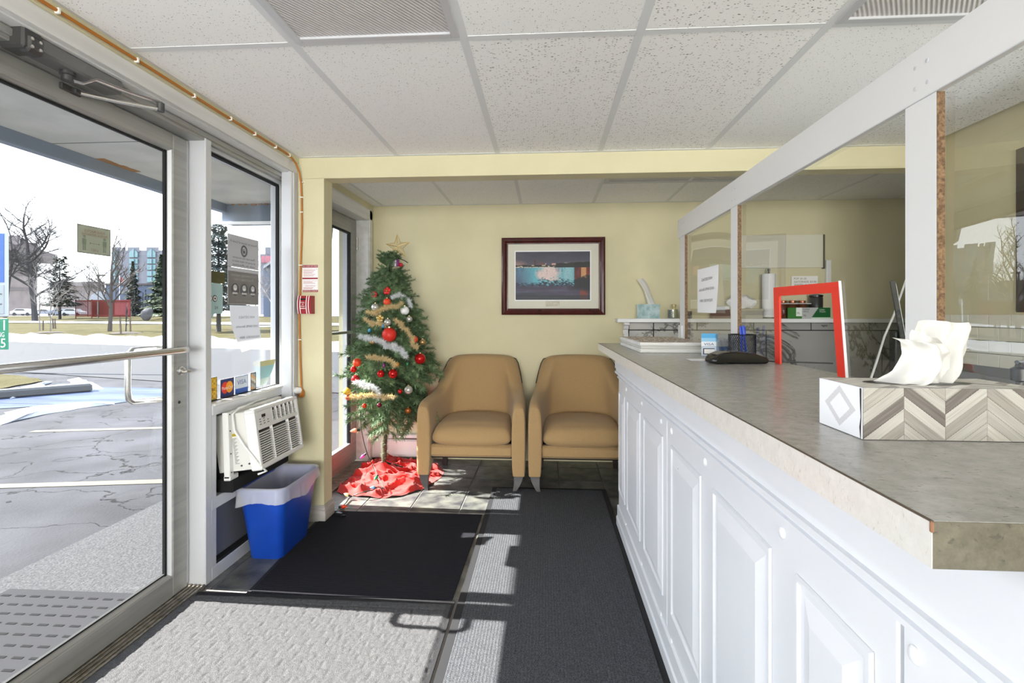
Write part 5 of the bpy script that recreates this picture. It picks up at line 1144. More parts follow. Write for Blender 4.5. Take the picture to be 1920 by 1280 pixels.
t = tag(MB().box(2.305, 2.345, 4.315, 4.349, 1.43, 1.70, .004).build('cable_trunking', m_white), 'short white upright trunking on the back wall right of the board', 'trunking')
# monitor standing on the office desk behind the guard
mo = thing('desk_monitor', 'dark framed desk monitor behind the near post of the counter guard', 'monitor', (1.26, 2.0, .74))
mT = frame_T((1.30, 1.96, 1.26), (.55, .83, 0), (-.12, .08, 1), Vector((.55, .83, 0)).cross(Vector((-.12, .08, 1))))
MB().box(-.16, .16, -.11, .11, -.008, .008, .003, mT).build('bezel', m_black, mo); MB().box(-.148, .148, -.098, .098, .008, .0095, 0, mT).build('screen', m_lamw, mo); MB().box(1.28, 1.32, 1.94, 1.98, 75e-2, 1.19, .004).build('stand', m_black, mo); MB().lathe([(.09, 0), (.085, .008)], (1.30, 1.96, .7405), (0, 0, 1), 20).build('foot', m_black, mo)
# cables hanging from the shelf to the desk
for nm, lab, mt, pts in (('white_cable', 'white cable hanging from the shelf behind the counter guard', m_white, [(2.32, 3.3, 1.66), (2.2, 3.25, 1.45), (2.1, 3.2, 1.25), (1.98, 3.1, 1.12), (1.88, 3.0, 1.0), (1.75, 2.9, .8)]), ('black_cable', 'black cable looping below the white one behind the guard', m_black, [(2.42, 3.35, 1.30), (2.3, 3.3, 1.22), (2.15, 3.2, 1.1), (1.98, 3.05, .98), (1.84, 2.95, .85)])):
    tag(MB().tube(pts, .006, 8).build(nm, mt, None, 60), lab, 'cable')
# subway tile wainscot on the right wall
WR = bpy.data.objects['wall_right']
m_sub = M('cream_wall_tile', (222, 220, 206), .25)
MB().box(2.172, 2.1795, 1.4, 2.98, .6, 1.25).build('tile_backing', M('grey_grout', (110, 110, 106), .8), WR)
for r_ in range(4):
    z1 = 1.252 - r_ * .064
    for k in range(12):
        y0 = 2.98 - (k + (r_ % 2) * .5) * .118; y1 = y0 - .118
        if y0 > 2.98: y0 = 2.98
        MB().box(2.165, 2.1725, y1 + .0015, y0 - .0015, z1 - .0625, z1 - .0015, .001).build('wall_tile', m_sub, WR)
# ================================================================== CHRISTMAS TREE
TX, TY = -1.235, 3.92
tree = thing('christmas_tree', 'decorated artificial green christmas tree in the corner by the glass door', 'christmas tree', (TX, TY, 0))
m_needle = bpy.data.materials.new('green_needles'); m_needle.use_nodes = True; n = m_needle.node_tree; b_ = n.nodes['Principled BSDF']; b_.inputs['Roughness'].default_value = .6; b_.inputs['Specular IOR Level'].default_value = .3
ob_ = n.nodes.new('ShaderNodeObjectInfo'); ge = n.nodes.new('ShaderNodeNewGeometry'); ad_ = n.nodes.new('ShaderNodeMath'); ad_.operation = 'MULTIPLY_ADD'; ad_.inputs[1].default_value = .6
n.links.new(ge.outputs['Random Per Island'], ad_.inputs[0]); mu = n.nodes.new('ShaderNodeMath'); mu.operation = 'MULTIPLY'; mu.inputs[1].default_value = .4; n.links.new(ob_.outputs['Random'], mu.inputs[0]); n.links.new(mu.outputs[0], ad_.inputs[2])
rp = n.nodes.new('ShaderNodeValToRGB'); rp.color_ramp.elements[0].color = lin((56, 82, 56)); rp.color_ramp.elements[1].color = lin((128, 154, 110)); n.links.new(ad_.outputs[0], rp.inputs[0]); n.links.new(rp.outputs[0], b_.inputs['Base Color'])
m_bark = M('brown_stem', (74, 62, 46), .8); m_trunk = M('frosted_green_trunk', (146, 160, 128), .8, var=(60, (64, 84, 56)))
MB().tube([(TX - .03, TY - .02, .02), (TX - .02, TY - .01, .3), (TX, TY, .7), (TX + .01, TY, 1.2), (TX + .025, TY, 1.72)], [.020, .018, .014, .010, .006], 8).build('trunk', m_bark, tree, 60)
q = MB(); rr = random.Random(11)                     # short needles wrapped round the bare trunk
for k in range(1500):
    z = .12 + .46 * rr.random(); w_ = rr.random() * 2 * pi; px_ = TX - .025 + .01 * z; py_ = TY - .012; d = Vector((cos(w_), sin(w_), rr.uniform(-.3, .8))).normalized(); p = Vector((px_, py_, z)) + Vector((cos(w_), sin(w_), 0)) * .017; s_ = d.cross(UP).normalized() * .002
    q.add([p - s_, p + s_, p + d * rr.uniform(.014, .024)], [(0, 1, 2)])
o_ = q.build('trunk_needles', m_trunk, tree, fixn=False); o_['kind'] = 'stuff'
q = MB()
for k in range(3): a = k * 2.1 + .5; q.tube([(TX - .03, TY - .02, .10), (TX - .03 + .12 * cos(a), TY - .02 + .12 * sin(a), .05), (TX - .03 + .2 * cos(a), TY - .02 + .2 * sin(a), .012)], .008, 6)
q.build('stand', m_aludk, tree)
def branch_mesh(seed, L, nsub):
    r = random.Random(seed); q = MB()
    def twig(p0, d, L, dens):
        d = d.normalized(); pts = [p0 + d * L * t + Vector((0, 0, -.12 * L * t * t + .08 * L * t ** 3)) for t in (0, .33, .66, 1)]
        q.tube(pts, [.0025, .002, .0016, .001], 3)
        for k in range(int(L * dens)):
            t = r.random() ** .85; p = p0 + d * L * t + Vector((0, 0, -.12 * L * t * t + .08 * L * t ** 3)); a = r.random() * 2 * pi
            s1 = d.orthogonal().normalized(); s2 = d.cross(s1); nd = (s1 * cos(a) + s2 * sin(a) + d * r.uniform(.45, .95)).normalized(); ln_ = r.uniform(.024, .038); w_ = nd.cross(d).normalized() * .0021
            q.add([p - w_, p + w_, p + nd * ln_], [(0, 1, 2)])
    twig(Vector((0, 0, 0)), Vector((1, 0, 0)), L, 900)
    for k in range(nsub):
        t = .3 + .6 * k / max(1, nsub - 1) + r.uniform(-.04, .04); sd_ = 1 if k % 2 else -1
        twig(Vector((L * t, 0, -.12 * L * t * t)), Vector((1, sd_ * r.uniform(.7, 1.1), r.uniform(-.1, .35))), L * r.uniform(.34, .5), 950)
    return q
protos = []
for i in range(5): protos.append(branch_mesh(20 + i, .24, 7))
b_objs = [p.build('branch', m_needle, tree, local=True, fixn=False) for p in protos]
used = set(); cnt = 0
def rad(z): return .085 + .35 * max(0, min(1, (1.66 - z) / 1.05)) ** .85 if z > .6 else .43 - .12 * max(0, (.62 - z) / .14)
for k in range(190):
    f_ = k / 189; z = .60 + 1.07 * f_ ** .92; w_ = k * 2.39996 + rr.uniform(-.25, .25)
    L = rad(z) * rr.uniform(.86, 1.12); sc = L / .25
    kk = k % 5
    if kk not in used: o = b_objs[kk]; used.add(kk)
    else: o = b_objs[kk].copy(); COL.objects.link(o); o.parent = tree
    pit = -.10 - .30 * (1 - f_) if k > 34 else -.55 - .3 * rr.random()
    if f_ > .92: pit = .7
    lim = min((TX + 1.49) / max(.01, -cos(w_)), (4.30 - TY) / max(.01, sin(w_))); L = min(L, lim * (.86 if lim < .5 else 1)); sc = L / .25
    o.location = (.01 * f_, 0, z + .03); o.rotation_euler = (rr.uniform(-.5, .5), -pit - .0, w_); o.scale = (sc, sc * .9 + .1, sc * .75 + .25)
    if pit < 0: o.rotation_euler.y = -pit * .9
for k in range(16):
    o = b_objs[k % 5].copy(); COL.objects.link(o); o.parent = tree; s_ = .62 - .018 * k; o.location = (.012, 0, 1.44 + .014 * k); o.rotation_euler = (0, -.35 - .05 * k, k * 2.4); o.scale = (s_, s_, s_)
def tsurf(u, v, k=.97):                               # point on the tree's outer foliage seen at a photograph pixel
    p = onY(u, v, TY); r = rad(max(.5, p.z)) * k; dx = p.x - TX
    for _ in range(3):
        dy = sqrt(max(0, r * r - dx * dx)); p = onY(u, v, TY - dy); dx = p.x - TX
    return p
m_glit = {}
def shiny(col, rough=.12, met=.55):
    k = (col, rough)
    if k not in m_glit: m_glit[k] = M('ornament_%d_%d_%d' % col, col, rough, met)
    return m_glit[k]
GRP = 'ornaments on the christmas tree'
def ball(u, v, rpx, col, label, rough=.12, met=.5):
    p = tsurf(u, v); r = rpx * p.y / FPX; p.y -= r * .5
    t = thing('ornament_ball', label, 'ornament', p, GRP)
    MB().sphere(p, r, 18, 12).build('ball', shiny(col, rough, met), t, 60); MB().lathe([(r * .22, r * .92), (r * .22, r * 1.15), (r * .1, r * 1.2)], p, (0, 0, 1), 10).build('cap', shiny((190, 170, 120)), t, 40)
    return t
RED, ORG_, SIL, GOLD = (190, 24, 24), (214, 64, 30), (196, 194, 188), (170, 140, 96)
ball(727, 566, 7, ORG_, 'small matt orange red ball just below the red bow high on the tree', .5, 0)
ball(705, 576, 7.5, SIL, 'silver ball high on the left side of the tree'); ball(760, 582, 8.5, (232, 232, 234), 'white ball high on the right side of the tree', .3, 0)
ball(728, 604, 7, SIL, 'silver ball just above the largest matt red ball'); ball(768, 598, 6, SIL, 'small silver ball below the white ball, right side of the tree')
ball(732, 627, 13.5, (206, 40, 26), 'largest matt red ball at the middle of the tree', .55, 0); ball(778, 636, 6.5, ORG_, 'small orange red ball on the right beside the gold ball', .45, 0); ball(793, 641, 6, GOLD, 'gold ball at the far right edge of the tree')
ball(789, 672, 10.5, RED, 'big shiny red ball at the far right of the tree'); ball(671, 679, 8, ORG_, 'orange red ball uppermost of the three on the far left edge', .4, .1); ball(664, 692, 6, RED, 'small red ball in the middle of the three on the far left edge'); ball(668, 710, 8, (170, 40, 44), 'dark red ball lowest of the three on the far left edge')
ball(715, 700, 7, RED, 'shiny red ball left of the pair low on the tree'); ball(738, 700, 9, RED, 'shiny red ball right of the pair low on the tree'); ball(751, 733, 4.5, RED, 'tiny red ball low on the right side of the tree'); ball(767, 730, 8, SIL, 'silver ball low on the right side of the tree')
ball(684, 760, 4.5, ORG_, 'tiny orange red ball near the lowest branches on the left'); ball(712, 759, 4.5, (110, 24, 50), 'tiny dark red ball near the lowest branches, middle'); ball(652, 733, 7, (224, 176, 60), 'yellow ball on the left tip of the lower branches', .4, .1); ball(654, 744, 6, (206, 120, 90), 'small coppery ball under the yellow one on the left tip'); ball(766, 769, 6, (170, 100, 50), 'copper ball low on the right beside the armchair')
ball(745, 683, 5, (214, 150, 70), 'small golden ball beneath the white garland, centre of the tree'); ball(699, 640, 5, (200, 150, 70), 'small golden ball on the left under the white garland')
def bow(u, v, s, col, label, name='ornament_bow'):
    p = tsurf(u, v, 1.04); sc = s * p.y / FPX; t = thing(name, label, 'ornament', p, GRP)
    for k in range(5):
        a = k * 2 * pi / 5 + .3; q = MB(); d = Vector((cos(a), -.35, sin(a))); c = p + d * sc * .55; q.sphere(c, sc * .55, 8, 6, (.8, .45, .8)); q.build('petal', shiny(col, .35, 0 if col[1] < 60 else .5), t, 60)
    MB().sphere(p + Vector((0, -sc * .4, 0)), sc * .25, 8, 6).build('centre', shiny((200, 160, 70)), t, 60)
bow(726, 545, 8, (200, 26, 30), 'red bow high on the front of the tree'); bow(702, 552, 6.5, (190, 40, 44), 'smaller red bow high on the left edge of the tree'); bow(713, 597, 8, (186, 160, 100), 'gold ribbon bow left of the silver ball')
def lamp(p, ax_, s, col, parent, label):
    ax_ = Vector(ax_).normalized(); q = MB(); q.lathe([(.1 * s, 0), (.42 * s, .3 * s), (.5 * s, .65 * s), (.3 * s, 1.2 * s), (.05 * s, 1.6 * s)], p, ax_, 10); o = q.build('bulb', shiny(col, .25, 0), parent, 60, label=label)
    MB().lathe([(.28 * s, -.5 * s), (.30 * s, .05 * s), (.3 * s, .25 * s)], p, ax_, 8).build('bulb_socket', m_black, parent, 40)
for u, v, col, lab, ax_ in ((718, 615, (50, 140, 180), 'blue bulb ornament beside the largest matt red ball', (.2, -.3, 1)), (692, 623, (60, 150, 190), 'pale blue bulb ornament on the left above the white garland', (.3, -.3, .8)), (720, 681, (120, 40, 110), 'purple bulb ornament above the pair of red balls', (0, -.3, -1)), (765, 678, (20, 110, 70), 'green bulb ornament at the end of the white garland', (-.2, -.3, -1))):
    p = tsurf(u, v, 1.04); t = thing('ornament_bulb', lab, 'ornament', p, GRP); lamp(p, ax_, .022, col, t, None)
# garlands
m_wg = M('white_tinsel', (232, 236, 238), .4, .2); m_gg = M('gold_tinsel', (226, 206, 160), .35, .2)
def garland(pix, mat, label, dens, ln0, name, wd=.0016):
    pts = [tsurf(u, v, 1.04) for u, v in pix]; P_ = []
    for i in range(len(pts) - 1):
        for k in range(10): P_.append(pts[i].lerp(pts[i + 1], k / 10) + Vector((nz(i + k * .1, 3.3), nz(i + k * .1, 7.1) - .3, nz(i + k * .1, 9.7))) * .04)
    P_.append(pts[-1]); q = MB(); q.tube(P_, .002, 4); L = sum((P_[i + 1] - P_[i]).length for i in range(len(P_) - 1)); r = random.Random(len(pix) * 7 + int(pix[0][0]))
    for k in range(int(L * dens)):
        i = r.randrange(len(P_) - 1); p = P_[i].lerp(P_[i + 1], r.random()); d = Vector((r.gauss(0, 1), r.gauss(-.3, 1), r.gauss(0, 1))).normalized(); w_ = d.orthogonal().normalized() * wd; q.add([p - w_, p + w_, p + d * ln0 * r.uniform(.6, 1.1)], [(0, 1, 2)])
    o = q.build(name, mat, None, fixn=False); tag(o, label, 'garland', 'tinsel garlands on the christmas tree')
garland([(677, 629), (688, 631), (700, 636), (713, 640), (726, 644), (739, 648), (748, 656), (755, 664), (762, 671)], m_wg, 'thick white tinsel garland swooping under the largest red ball', 5200, .036, 'white_garland')
garland([(736, 556), (747, 549), (756, 557), (764, 563), (772, 570)], m_wg, 'short white tinsel tuft high on the right of the tree', 4200, .032, 'white_garland')
garland([(668, 715), (680, 718), (693, 724), (704, 729), (712, 738)], m_wg, 'white tinsel garland low on the left of the tree', 4600, .036, 'white_garland')
garland([(690, 583), (705, 586), (718, 581), (731, 576), (745, 570), (752, 568)], m_gg, 'gold tinsel garland below the upper silver ball', 3800, .034, 'gold_garland', .0017)
garland([(742, 599), (752, 606), (763, 617), (770, 630), (775, 642), (780, 652)], m_gg, 'gold tinsel garland running down the right side of the tree', 3800, .034, 'gold_garland', .0017)
garland([(690, 668), (703, 668), (716, 672), (730, 676), (742, 680)], m_gg, 'gold tinsel garland across the middle below the white one', 3600, .034, 'gold_garland', .0017)
garland([(660, 741), (676, 741), (692, 741), (708, 743), (722, 738), (738, 744)], m_gg, 'gold tinsel garland round the lowest branches', 3600, .034, 'gold_garland', .0017)
garland([(686, 597), (696, 604), (708, 607), (722, 611)], m_gg, 'short gold tinsel garland above the pale blue bulb', 3400, .034, 'gold_garland', .0017)
# star topper
m_goldw = M('gold_glitter_wire', (206, 178, 110), .4, .6)
sp_ = onY(746, 463, TY - .01); st_ = thing('star_topper', 'gold wire star with white sleeve on top of the christmas tree', 'star', sp_ + Vector((0, 0, -.12)))
def star_pts(R, r, dy=0):
    return [sp_ + Vector(((R if k % 2 == 0 else r) * sin(k * pi / 5 - .06), dy, (R if k % 2 == 0 else r) * cos(k * pi / 5 - .06))) for k in range(10)]
R_ = .098
MB().tube(star_pts(R_, R_ * .42), .0034, 6, True).build('outline', m_goldw, st_)
o1, o2_ = star_pts(R_, R_ * .42), sp_ + Vector((0, -.022, 0))
for k in range(5): MB().tube([o1[2 * k], o2_], .0026, 5).build('ray', m_goldw, st_)
q = MB()
for k in range(10): q.tube([o1[k], o1[k].lerp(o2_, .55) + Vector((.006 * sin(k * 3), -.008, .006 * cos(k * 5))), o2_], .0013, 4)
for sc_ in (.78, .55): q.tube([sp_ + (p - sp_) * sc_ + Vector((0, -.01, 0)) for p in o1], .0014, 4, True)
q.build('wire_filigree', m_goldw, st_)
q = MB(); q.tube([(sp_.x - .03, sp_.y, sp_.z - .15), (sp_.x - .025, sp_.y, sp_.z - .085)], [.021, .019], 12); q.build('white_sleeve', m_paper, st_, 40)
q = MB(); q.tube([(sp_.x + .0, sp_.y - .005, sp_.z - .15), (sp_.x + .0, sp_.y, sp_.z - .10)], .012, 10); q.build('purple_ribbon', M('purple_ribbon', (120, 30, 110), .4), st_, 40)
q = MB(); q.sphere((sp_.x + .024, sp_.y - .004, sp_.z - .14), .02, 10, 8, (1, .7, .8)); q.build('red_cap', shiny((180, 20, 40), .5, 0), st_, 60)
q = MB(); q.tube([(sp_.x - .02, sp_.y - .01, sp_.z - .09), (sp_.x - .055, sp_.y - .02, sp_.z - .12), (sp_.x - .062, sp_.y - .03, sp_.z - .17), (sp_.x - .058, sp_.y - .03, sp_.z - .215)], .005, 6); q.tube([(sp_.x + .01, sp_.y - .01, sp_.z - .09), (sp_.x + .05, sp_.y - .015, sp_.z - .105), (sp_.x + .085, sp_.y - .015, sp_.z - .125)], .0035, 6); q.build('black_wire', m_black, st_, 60)
# skirt
m_skirt = M('red_cloth', (190, 34, 26), .85, bump=(300, .3, .002), sheen=.2)
sk = thing('tree_skirt', 'crumpled red cloth tree skirt on the tiles around the tree', 'tree skirt', (TX, TY, 0))
foot = [(630, 921), (634, 912), (650, 897), (668, 885), (690, 872), (704, 862), (735, 858), (770, 866), (800, 876), (828, 880), (832, 887), (815, 903), (798, 915), (772, 924), (752, 931), (725, 934), (690, 933), (660, 930), (640, 927)]
fp_ = [onZ(u, v, 0) for u, v in foot]; skc = Vector((TX - .025, TY - .06, 0))
for p in fp_: p.x = max(p.x, -1.475)
pol = sorted([(math.atan2(p.y - skc.y, p.x - skc.x), (p - skc).length) for p in fp_])
def foot_r(w_):
    w_ = (w_ + pi) % (2 * pi) - pi
    for i in range(len(pol)):
        a0, r0 = pol[i - 1]; a1, r1 = pol[i]
        if i == 0:
            if w_ <= a1 or w_ >= a0: aa = w_ if w_ >= a0 else w_ + 2 * pi; t = (aa - a0) / (a1 + 2 * pi - a0); return r0 + (r1 - r0) * t
        elif a0 <= w_ <= a1: return r0 + (r1 - r0) * (w_ - a0) / (a1 - a0)
    return pol[0][1]
def skirt(a, b):
    w_ = a * 2 * pi; R = foot_r(w_); r = .022 + (R - .022) * b; x = skc.x + r * cos(w_); y = skc.y + r * sin(w_)
    pile_ = .11 * max(0, 1 - r / .15) ** 1.3
    f1 = nz(x * 5.5 + 3 + .25 * sin(y * 9), y * 6.5, 1); f2 = nz(x * 11 + y * 4, y * 10, 6)
    ridge = .038 * math.exp(-(f1 / .10) ** 2) + .015 * math.exp(-(f2 / .11) ** 2)
    edge = min(1, (1 - b) / .10); z = .003 + pile_ + ridge * min(1, edge + .12) * (.4 + .6 * min(1, b * 3)) + .030 * (.5 + nz(x * 4, y * 4, 9)) * edge
    if b > .97: z = .002 + (ridge * .3)
    return (x, y, z)
q = MB().grid(150, 60, skirt); q.build('cloth', m_skirt, sk, 180, fixn=False)
# string of coloured lights trailing to the floor
sl = thing('string_lights', 'string of coloured bulbs trailing from the tree over the red skirt to the floor', 'string lights', (TX - .15, TY - .35, 0))
wp = [(676, 778, .30), (677, 800, .33), (683, 833, .38), (690, 852, .42), (700, 872, .44), (708, 888, .47), (716, 903, .5)]
P1 = [onY(676, 770, 3.62), onY(677, 802, 3.62), onY(683, 832, 3.63), onY(689, 851, 3.64), onY(698, 871, 3.66)] + [onZ(707, 893, .085), onZ(714, 906, .065), onZ(719, 916, .05), onZ(708, 913, .06), onZ(698, 919, .05), onZ(680, 923, .05), onZ(664, 928, .03), onZ(654, 934, .012), onZ(648, 943, .008), onZ(640, 950, .006), onZ(632, 956, .006), onZ(637, 961, .012)]
MB().tube(P1, .0028, 6).build('wire', M('dark_green_wire', (24, 40, 32), .5), sl, 60)
MB().tube([p + Vector((.005, .004, .003)) for p in P1[4:]], .0024, 5).build('wire', bpy.data.materials['dark_green_wire'], sl, 60)
for p, ax_, s_, col, lab in ((onY(671, 806, 3.61), (-.9, -.3, -.1), .034, (236, 160, 120), 'large orange and blue bulb'), (onY(684, 852, 3.63), (-.6, -.3, -.5), .026, (190, 70, 170), 'purple bulb'), (onZ(707, 893, .085), (-.1, -.5, -.2), .026, (40, 150, 90), 'green bulb'), (onZ(704, 914, .06), (-1, -.2, .1), .024, (110, 160, 210), 'pale blue bulb'), (onZ(655, 929, .03), (-1, .1, .3), .026, (240, 224, 150), 'yellow bulb'), (onZ(639, 950, .014), (1, .05, .1), .026, (226, 60, 24), 'red orange bulb')): lamp(p, ax_, s_, col, sl, lab)
pl_ = onZ(636, 964, .014); q = MB(); q.box(-.025, .025, -.011, .011, -.011, .012, .004, frame_T(pl_, (1, -.35, 0), (.35, 1, 0), (0, 0, 1))); q.tube([pl_ + Vector((.02, -.01, 0)), pl_ + Vector((.045, -.018, -.002))], .006, 6); q.build('plug', m_black, sl)

# ================================================================== OUTDOORS
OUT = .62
m_asph = M('cracked_asphalt', (58, 58, 62), .9, spec=.12, var=(1.3, (78, 78, 83), 9), bump=(60, .3, .01))
n = m_asph.node_tree; bsdf = n.nodes['Principled BSDF']; tcx = n.nodes.new('ShaderNodeTexCoord'); dst = n.nodes.new('ShaderNodeTexNoise'); dst.inputs['Scale'].default_value = 1.2; dst.inputs['Detail'].default_value = 6; n.links.new(tcx.outputs['Object'], dst.inputs['Vector'])
mpv = n.nodes.new('ShaderNodeMapping'); mpv.inputs['Scale'].default_value = (.42, .95, 1); mpv.inputs['Rotation'].default_value = (0, 0, .25); n.links.new(tcx.outputs['Object'], mpv.inputs[0]); vad = n.nodes.new('ShaderNodeVectorMath'); vad.operation = 'ADD'; n.links.new(mpv.outputs[0], vad.inputs[0]); n.links.new(dst.outputs['Color'], vad.inputs[1])
vor = n.nodes.new('ShaderNodeTexVoronoi'); vor.feature = 'DISTANCE_TO_EDGE'; vor.inputs['Scale'].default_value = 1.35; n.links.new(vad.outputs[0], vor.inputs['Vector'])
crk = n.nodes.new('ShaderNodeMapRange'); crk.inputs[1].default_value = .003; crk.inputs[2].default_value = .009; n.links.new(vor.outputs['Distance'], crk.inputs[0])
mxc = n.nodes.new('ShaderNodeMix'); mxc.data_type = 'RGBA'; src = bsdf.inputs['Base Color'].links[0].from_socket; n.links.new(crk.outputs[0], mxc.inputs[0]); mxc.inputs[6].default_value = lin((9, 9, 11)); n.links.new(src, mxc.inputs[7]); n.links.new(mxc.outputs[2], bsdf.inputs['Base Color'])
m_conc = M('exposed_concrete', (70, 70, 73), .9, spec=.1, var=(120, (96, 96, 98), 6), bump=(90, .7, .006)); m_road = M('grey_road', (76, 76, 79), .9, spec=.12, var=(.8, (78, 78, 81), 6), scale=(.3, 3, 1)); m_snow = M('snow', (190, 194, 202), .8, spec=.1, bump=(3, .6, .1)); m_grass = M('winter_grass', (76, 71, 44), .95, spec=.05, var=(1.2, (90, 84, 58), 8), bump=(20, .6, .05)); m_shadesnow = M('shade_blue_snow', (48, 60, 88), .55, spec=.15, var=(2, (84, 98, 130), 8), scale=(.4, 1.5, 1)); m_line = M('faded_yellow_line', (116, 108, 84), .85, var=(14, (98, 94, 80), 6)); m_curb = M('concrete_curb', (96, 96, 96), .9)
m_dirt = M('brown_mulch', (52, 42, 32), .95)
def ground(name, pts, mat, z, label, cat=None):
    q = MB(); n_ = len(pts); q.v = [(p[0], p[1], gheight(Vector((p[0], p[1], 0))) + z) for p in pts]; q.f = [tuple(range(n_))]; o = q.build(name, mat, None, fixn=False); o['kind'] = 'structure'; o['label'] = label
    return o
def gline(q0, q1, p0=-130, p1=60): # strip between two depths from the building, along the road
    P_ = lambda p, q: (.958 * p + .287 * q, -.287 * p + .958 * q)
    return [P_(p0, q0), P_(p1, q0), P_(p1, q1), P_(p0, q1)]
q = MB(); q.v = [(-90, -60, GZ), (-1.66, -60, GZ), (-1.66, 6, GZ), (30, 6, GZ), (30, 30, GZ), (-90, 60, GZ)]; q.f = [(0, 1, 2, 3, 4, 5)]; o = q.build('ground', m_asph, None, fixn=False); o['kind'] = 'structure'; o['label'] = 'cracked asphalt parking lot outside the door'
ground('road', gline(6.85, 14.4), m_road, .012, 'pale grey road beyond the parking lot')
def strip_grid(name, q0, q1, mat, z, label, amp=0., nu=120, nv=10, p0=-130, p1=60):
    P_ = lambda p, q: (.958 * p + .287 * q, -.287 * p + .958 * q)
    def fn(a, b):
        x, y = P_(p0 + (p1 - p0) * a, q0 + (q1 - q0) * b); e_ = min(1, 6 * b, 6 * (1 - b)); return (x, y, gheight(Vector((x, y, 0))) + z + amp * e_ * (.5 + .7 * nz(x * 1.1, y * 1.1) + .4 * nz(x * 3, y * 3)))
    o = MB().grid(nu, nv, fn).build(name, mat, None, 60, fixn=False); o['kind'] = 'structure'; o['label'] = label; return o
strip_grid('snow_bank', 14.3, 18.0, m_snow, .02, 'ploughed snow bank along the far side of the road', .30, 400, 14, -60, 30)
strip_grid('lawn', 17.6, 75, m_grass, .0, 'winter lawn beyond the road', .0, 40, 60)
strip_grid('snow_strip', 29.0, 31.5, m_snow, .05, 'strip of snow across the far lawn', .06, 120, 6, -70, 12)
P2 = lambda p, q: (.958 * p + .287 * q, -.287 * p + .958 * q)
def densify(P_, n=6, amp=.10):
    out = []
    for i, p in enumerate(P_):
        q_ = P_[(i + 1) % len(P_)]
        for k in range(n): c = p.lerp(q_, k / n); out.append(c + Vector((nz(c.x * 3, c.y * 3, 1), nz(c.x * 3, c.y * 3, 5), 0)) * amp * (p - q_).length ** .5)
    return out
gq_ = [onZ(u, v, GZ) for u, v in ((-60, 742), (0, 730), (45, 722), (85, 715), (70, 711), (40, 706), (0, 703), (-60, 700))]
ground('lawn_patch', [(p.x, p.y) for p in densify(gq_)], m_grass, .02, 'patch of dry grass on the near side of the road')
shade = [onZ(u, v, GZ) for u, v in ((-80, 782), (0, 766), (60, 763), (110, 758), (170, 757), (215, 757), (260, 750), (340, 740), (400, 736), (400, 727), (330, 731), (250, 727), (185, 726), (120, 720), (60, 728), (0, 735), (-80, 745))]
ground('shaded_snow_patch', [(p.x, p.y) for p in densify(shade)], m_shadesnow, .008, 'snow with painted bluish shade beside the kerb')  # bluish colour paints the shade lying on this snow
for k, pp in enumerate((((0, 775), (60, 766), (110, 762), (160, 757), (215, 755), (215, 758), (150, 766), (70, 780), (0, 797)), ((8, 744), (50, 740), (85, 737), (60, 742), (20, 748)), ((128, 712), (142, 709), (160, 716), (188, 726), (196, 730), (178, 730), (150, 724), (130, 718)), ((20, 735), (60, 728), (86, 718), (96, 716), (80, 727), (40, 738)))):
    pg_ = densify([onZ(u, v, GZ) for u, v in pp], 7, .09); c_ = sum((p for p in pg_), Vector()) / len(pg_); q = MB(); n_ = len(pg_)
    q.v = [(p.x, p.y, GZ + .004) for p in pg_] + [tuple(p.lerp(c_, .35) + Vector((0, 0, .05))) for p in pg_] + [(c_.x, c_.y, GZ + .06)]
    q.f = [(i, (i + 1) % n_, n_ + (i + 1) % n_, n_ + i) for i in range(n_)] + [(n_ + i, n_ + (i + 1) % n_, 2 * n_) for i in range(n_)]
    tag(q.build('snow_patch', m_snow, None, 60), ('long melting snow streak across the parking lot', 'small thin snow patch on the painted blue shade', 'snow heap at the end of the kerb', 'snow edging the dry grass patch')[k], 'snow', 'snow patches near the kerb')
k0, k1 = onZ(-60, 752, GZ), onZ(172, 733, GZ); dd = (k1 - k0).normalized(); MB().box(0, (k1 - k0).length, -.12, .12, 0, .14, .03, frame_T((k0.x, k0.y, GZ), dd, UP.cross(dd), UP)).build('kerb', m_curb)['kind'] = 'structure'
for k, (a, c) in enumerate((((-40, 913), (330, 902)), ((60, 809), (330, 801.5)))):
    A_, C_ = onZ(*a, GZ), onZ(*c, GZ); d = (C_ - A_).normalized(); nn = UP.cross(d) * .05; q = MB(); q.v = [tuple(p + Vector((0, 0, .004))) for p in (A_ - nn, C_ - nn, C_ + nn, A_ + nn)]; q.f = [(0, 1, 2, 3)]; o = q.build('parking_line', m_line, None, fixn=False); o['kind'] = 'structure'; o['label'] = ('nearer faded yellow parking line', 'farther faded yellow parking line')[k]
sw = MB().box(-2.66, -1.66, -6, 6, GZ - .05, GZ + .012, .01); sw = sw.build('sidewalk', m_conc); sw['kind'] = 'structure'; sw['label'] = 'concrete walk outside the entrance door'
# rubber mat outside with slots
t = thing('outdoor_mat', 'grey slotted rubber mat outside the entrance door', 'mat', (-2.1, 1.7, GZ + .012)); m_omat = M('grey_rubber_mat', (60, 60, 64), .9, spec=.1); m_oslot = M('worn_dark_slots', (28, 28, 31), .9, spec=.1)
MB().box(-2.50, -1.74, .95, 2.215, GZ + .0125, GZ + .02, .003).build('base', m_omat, t)
q = MB()
for r_ in range(19):
    for c_ in range(11):
        x = -2.475 + c_ * .07 + (r_ % 2) * .035; y = .98 + r_ * .065
        if x < -1.79: q.box(x, x + .042, y, y + .013, GZ + .02, GZ + .0215, .0006)
o = q.build('slot', m_oslot, t); o['kind'] = 'stuff'
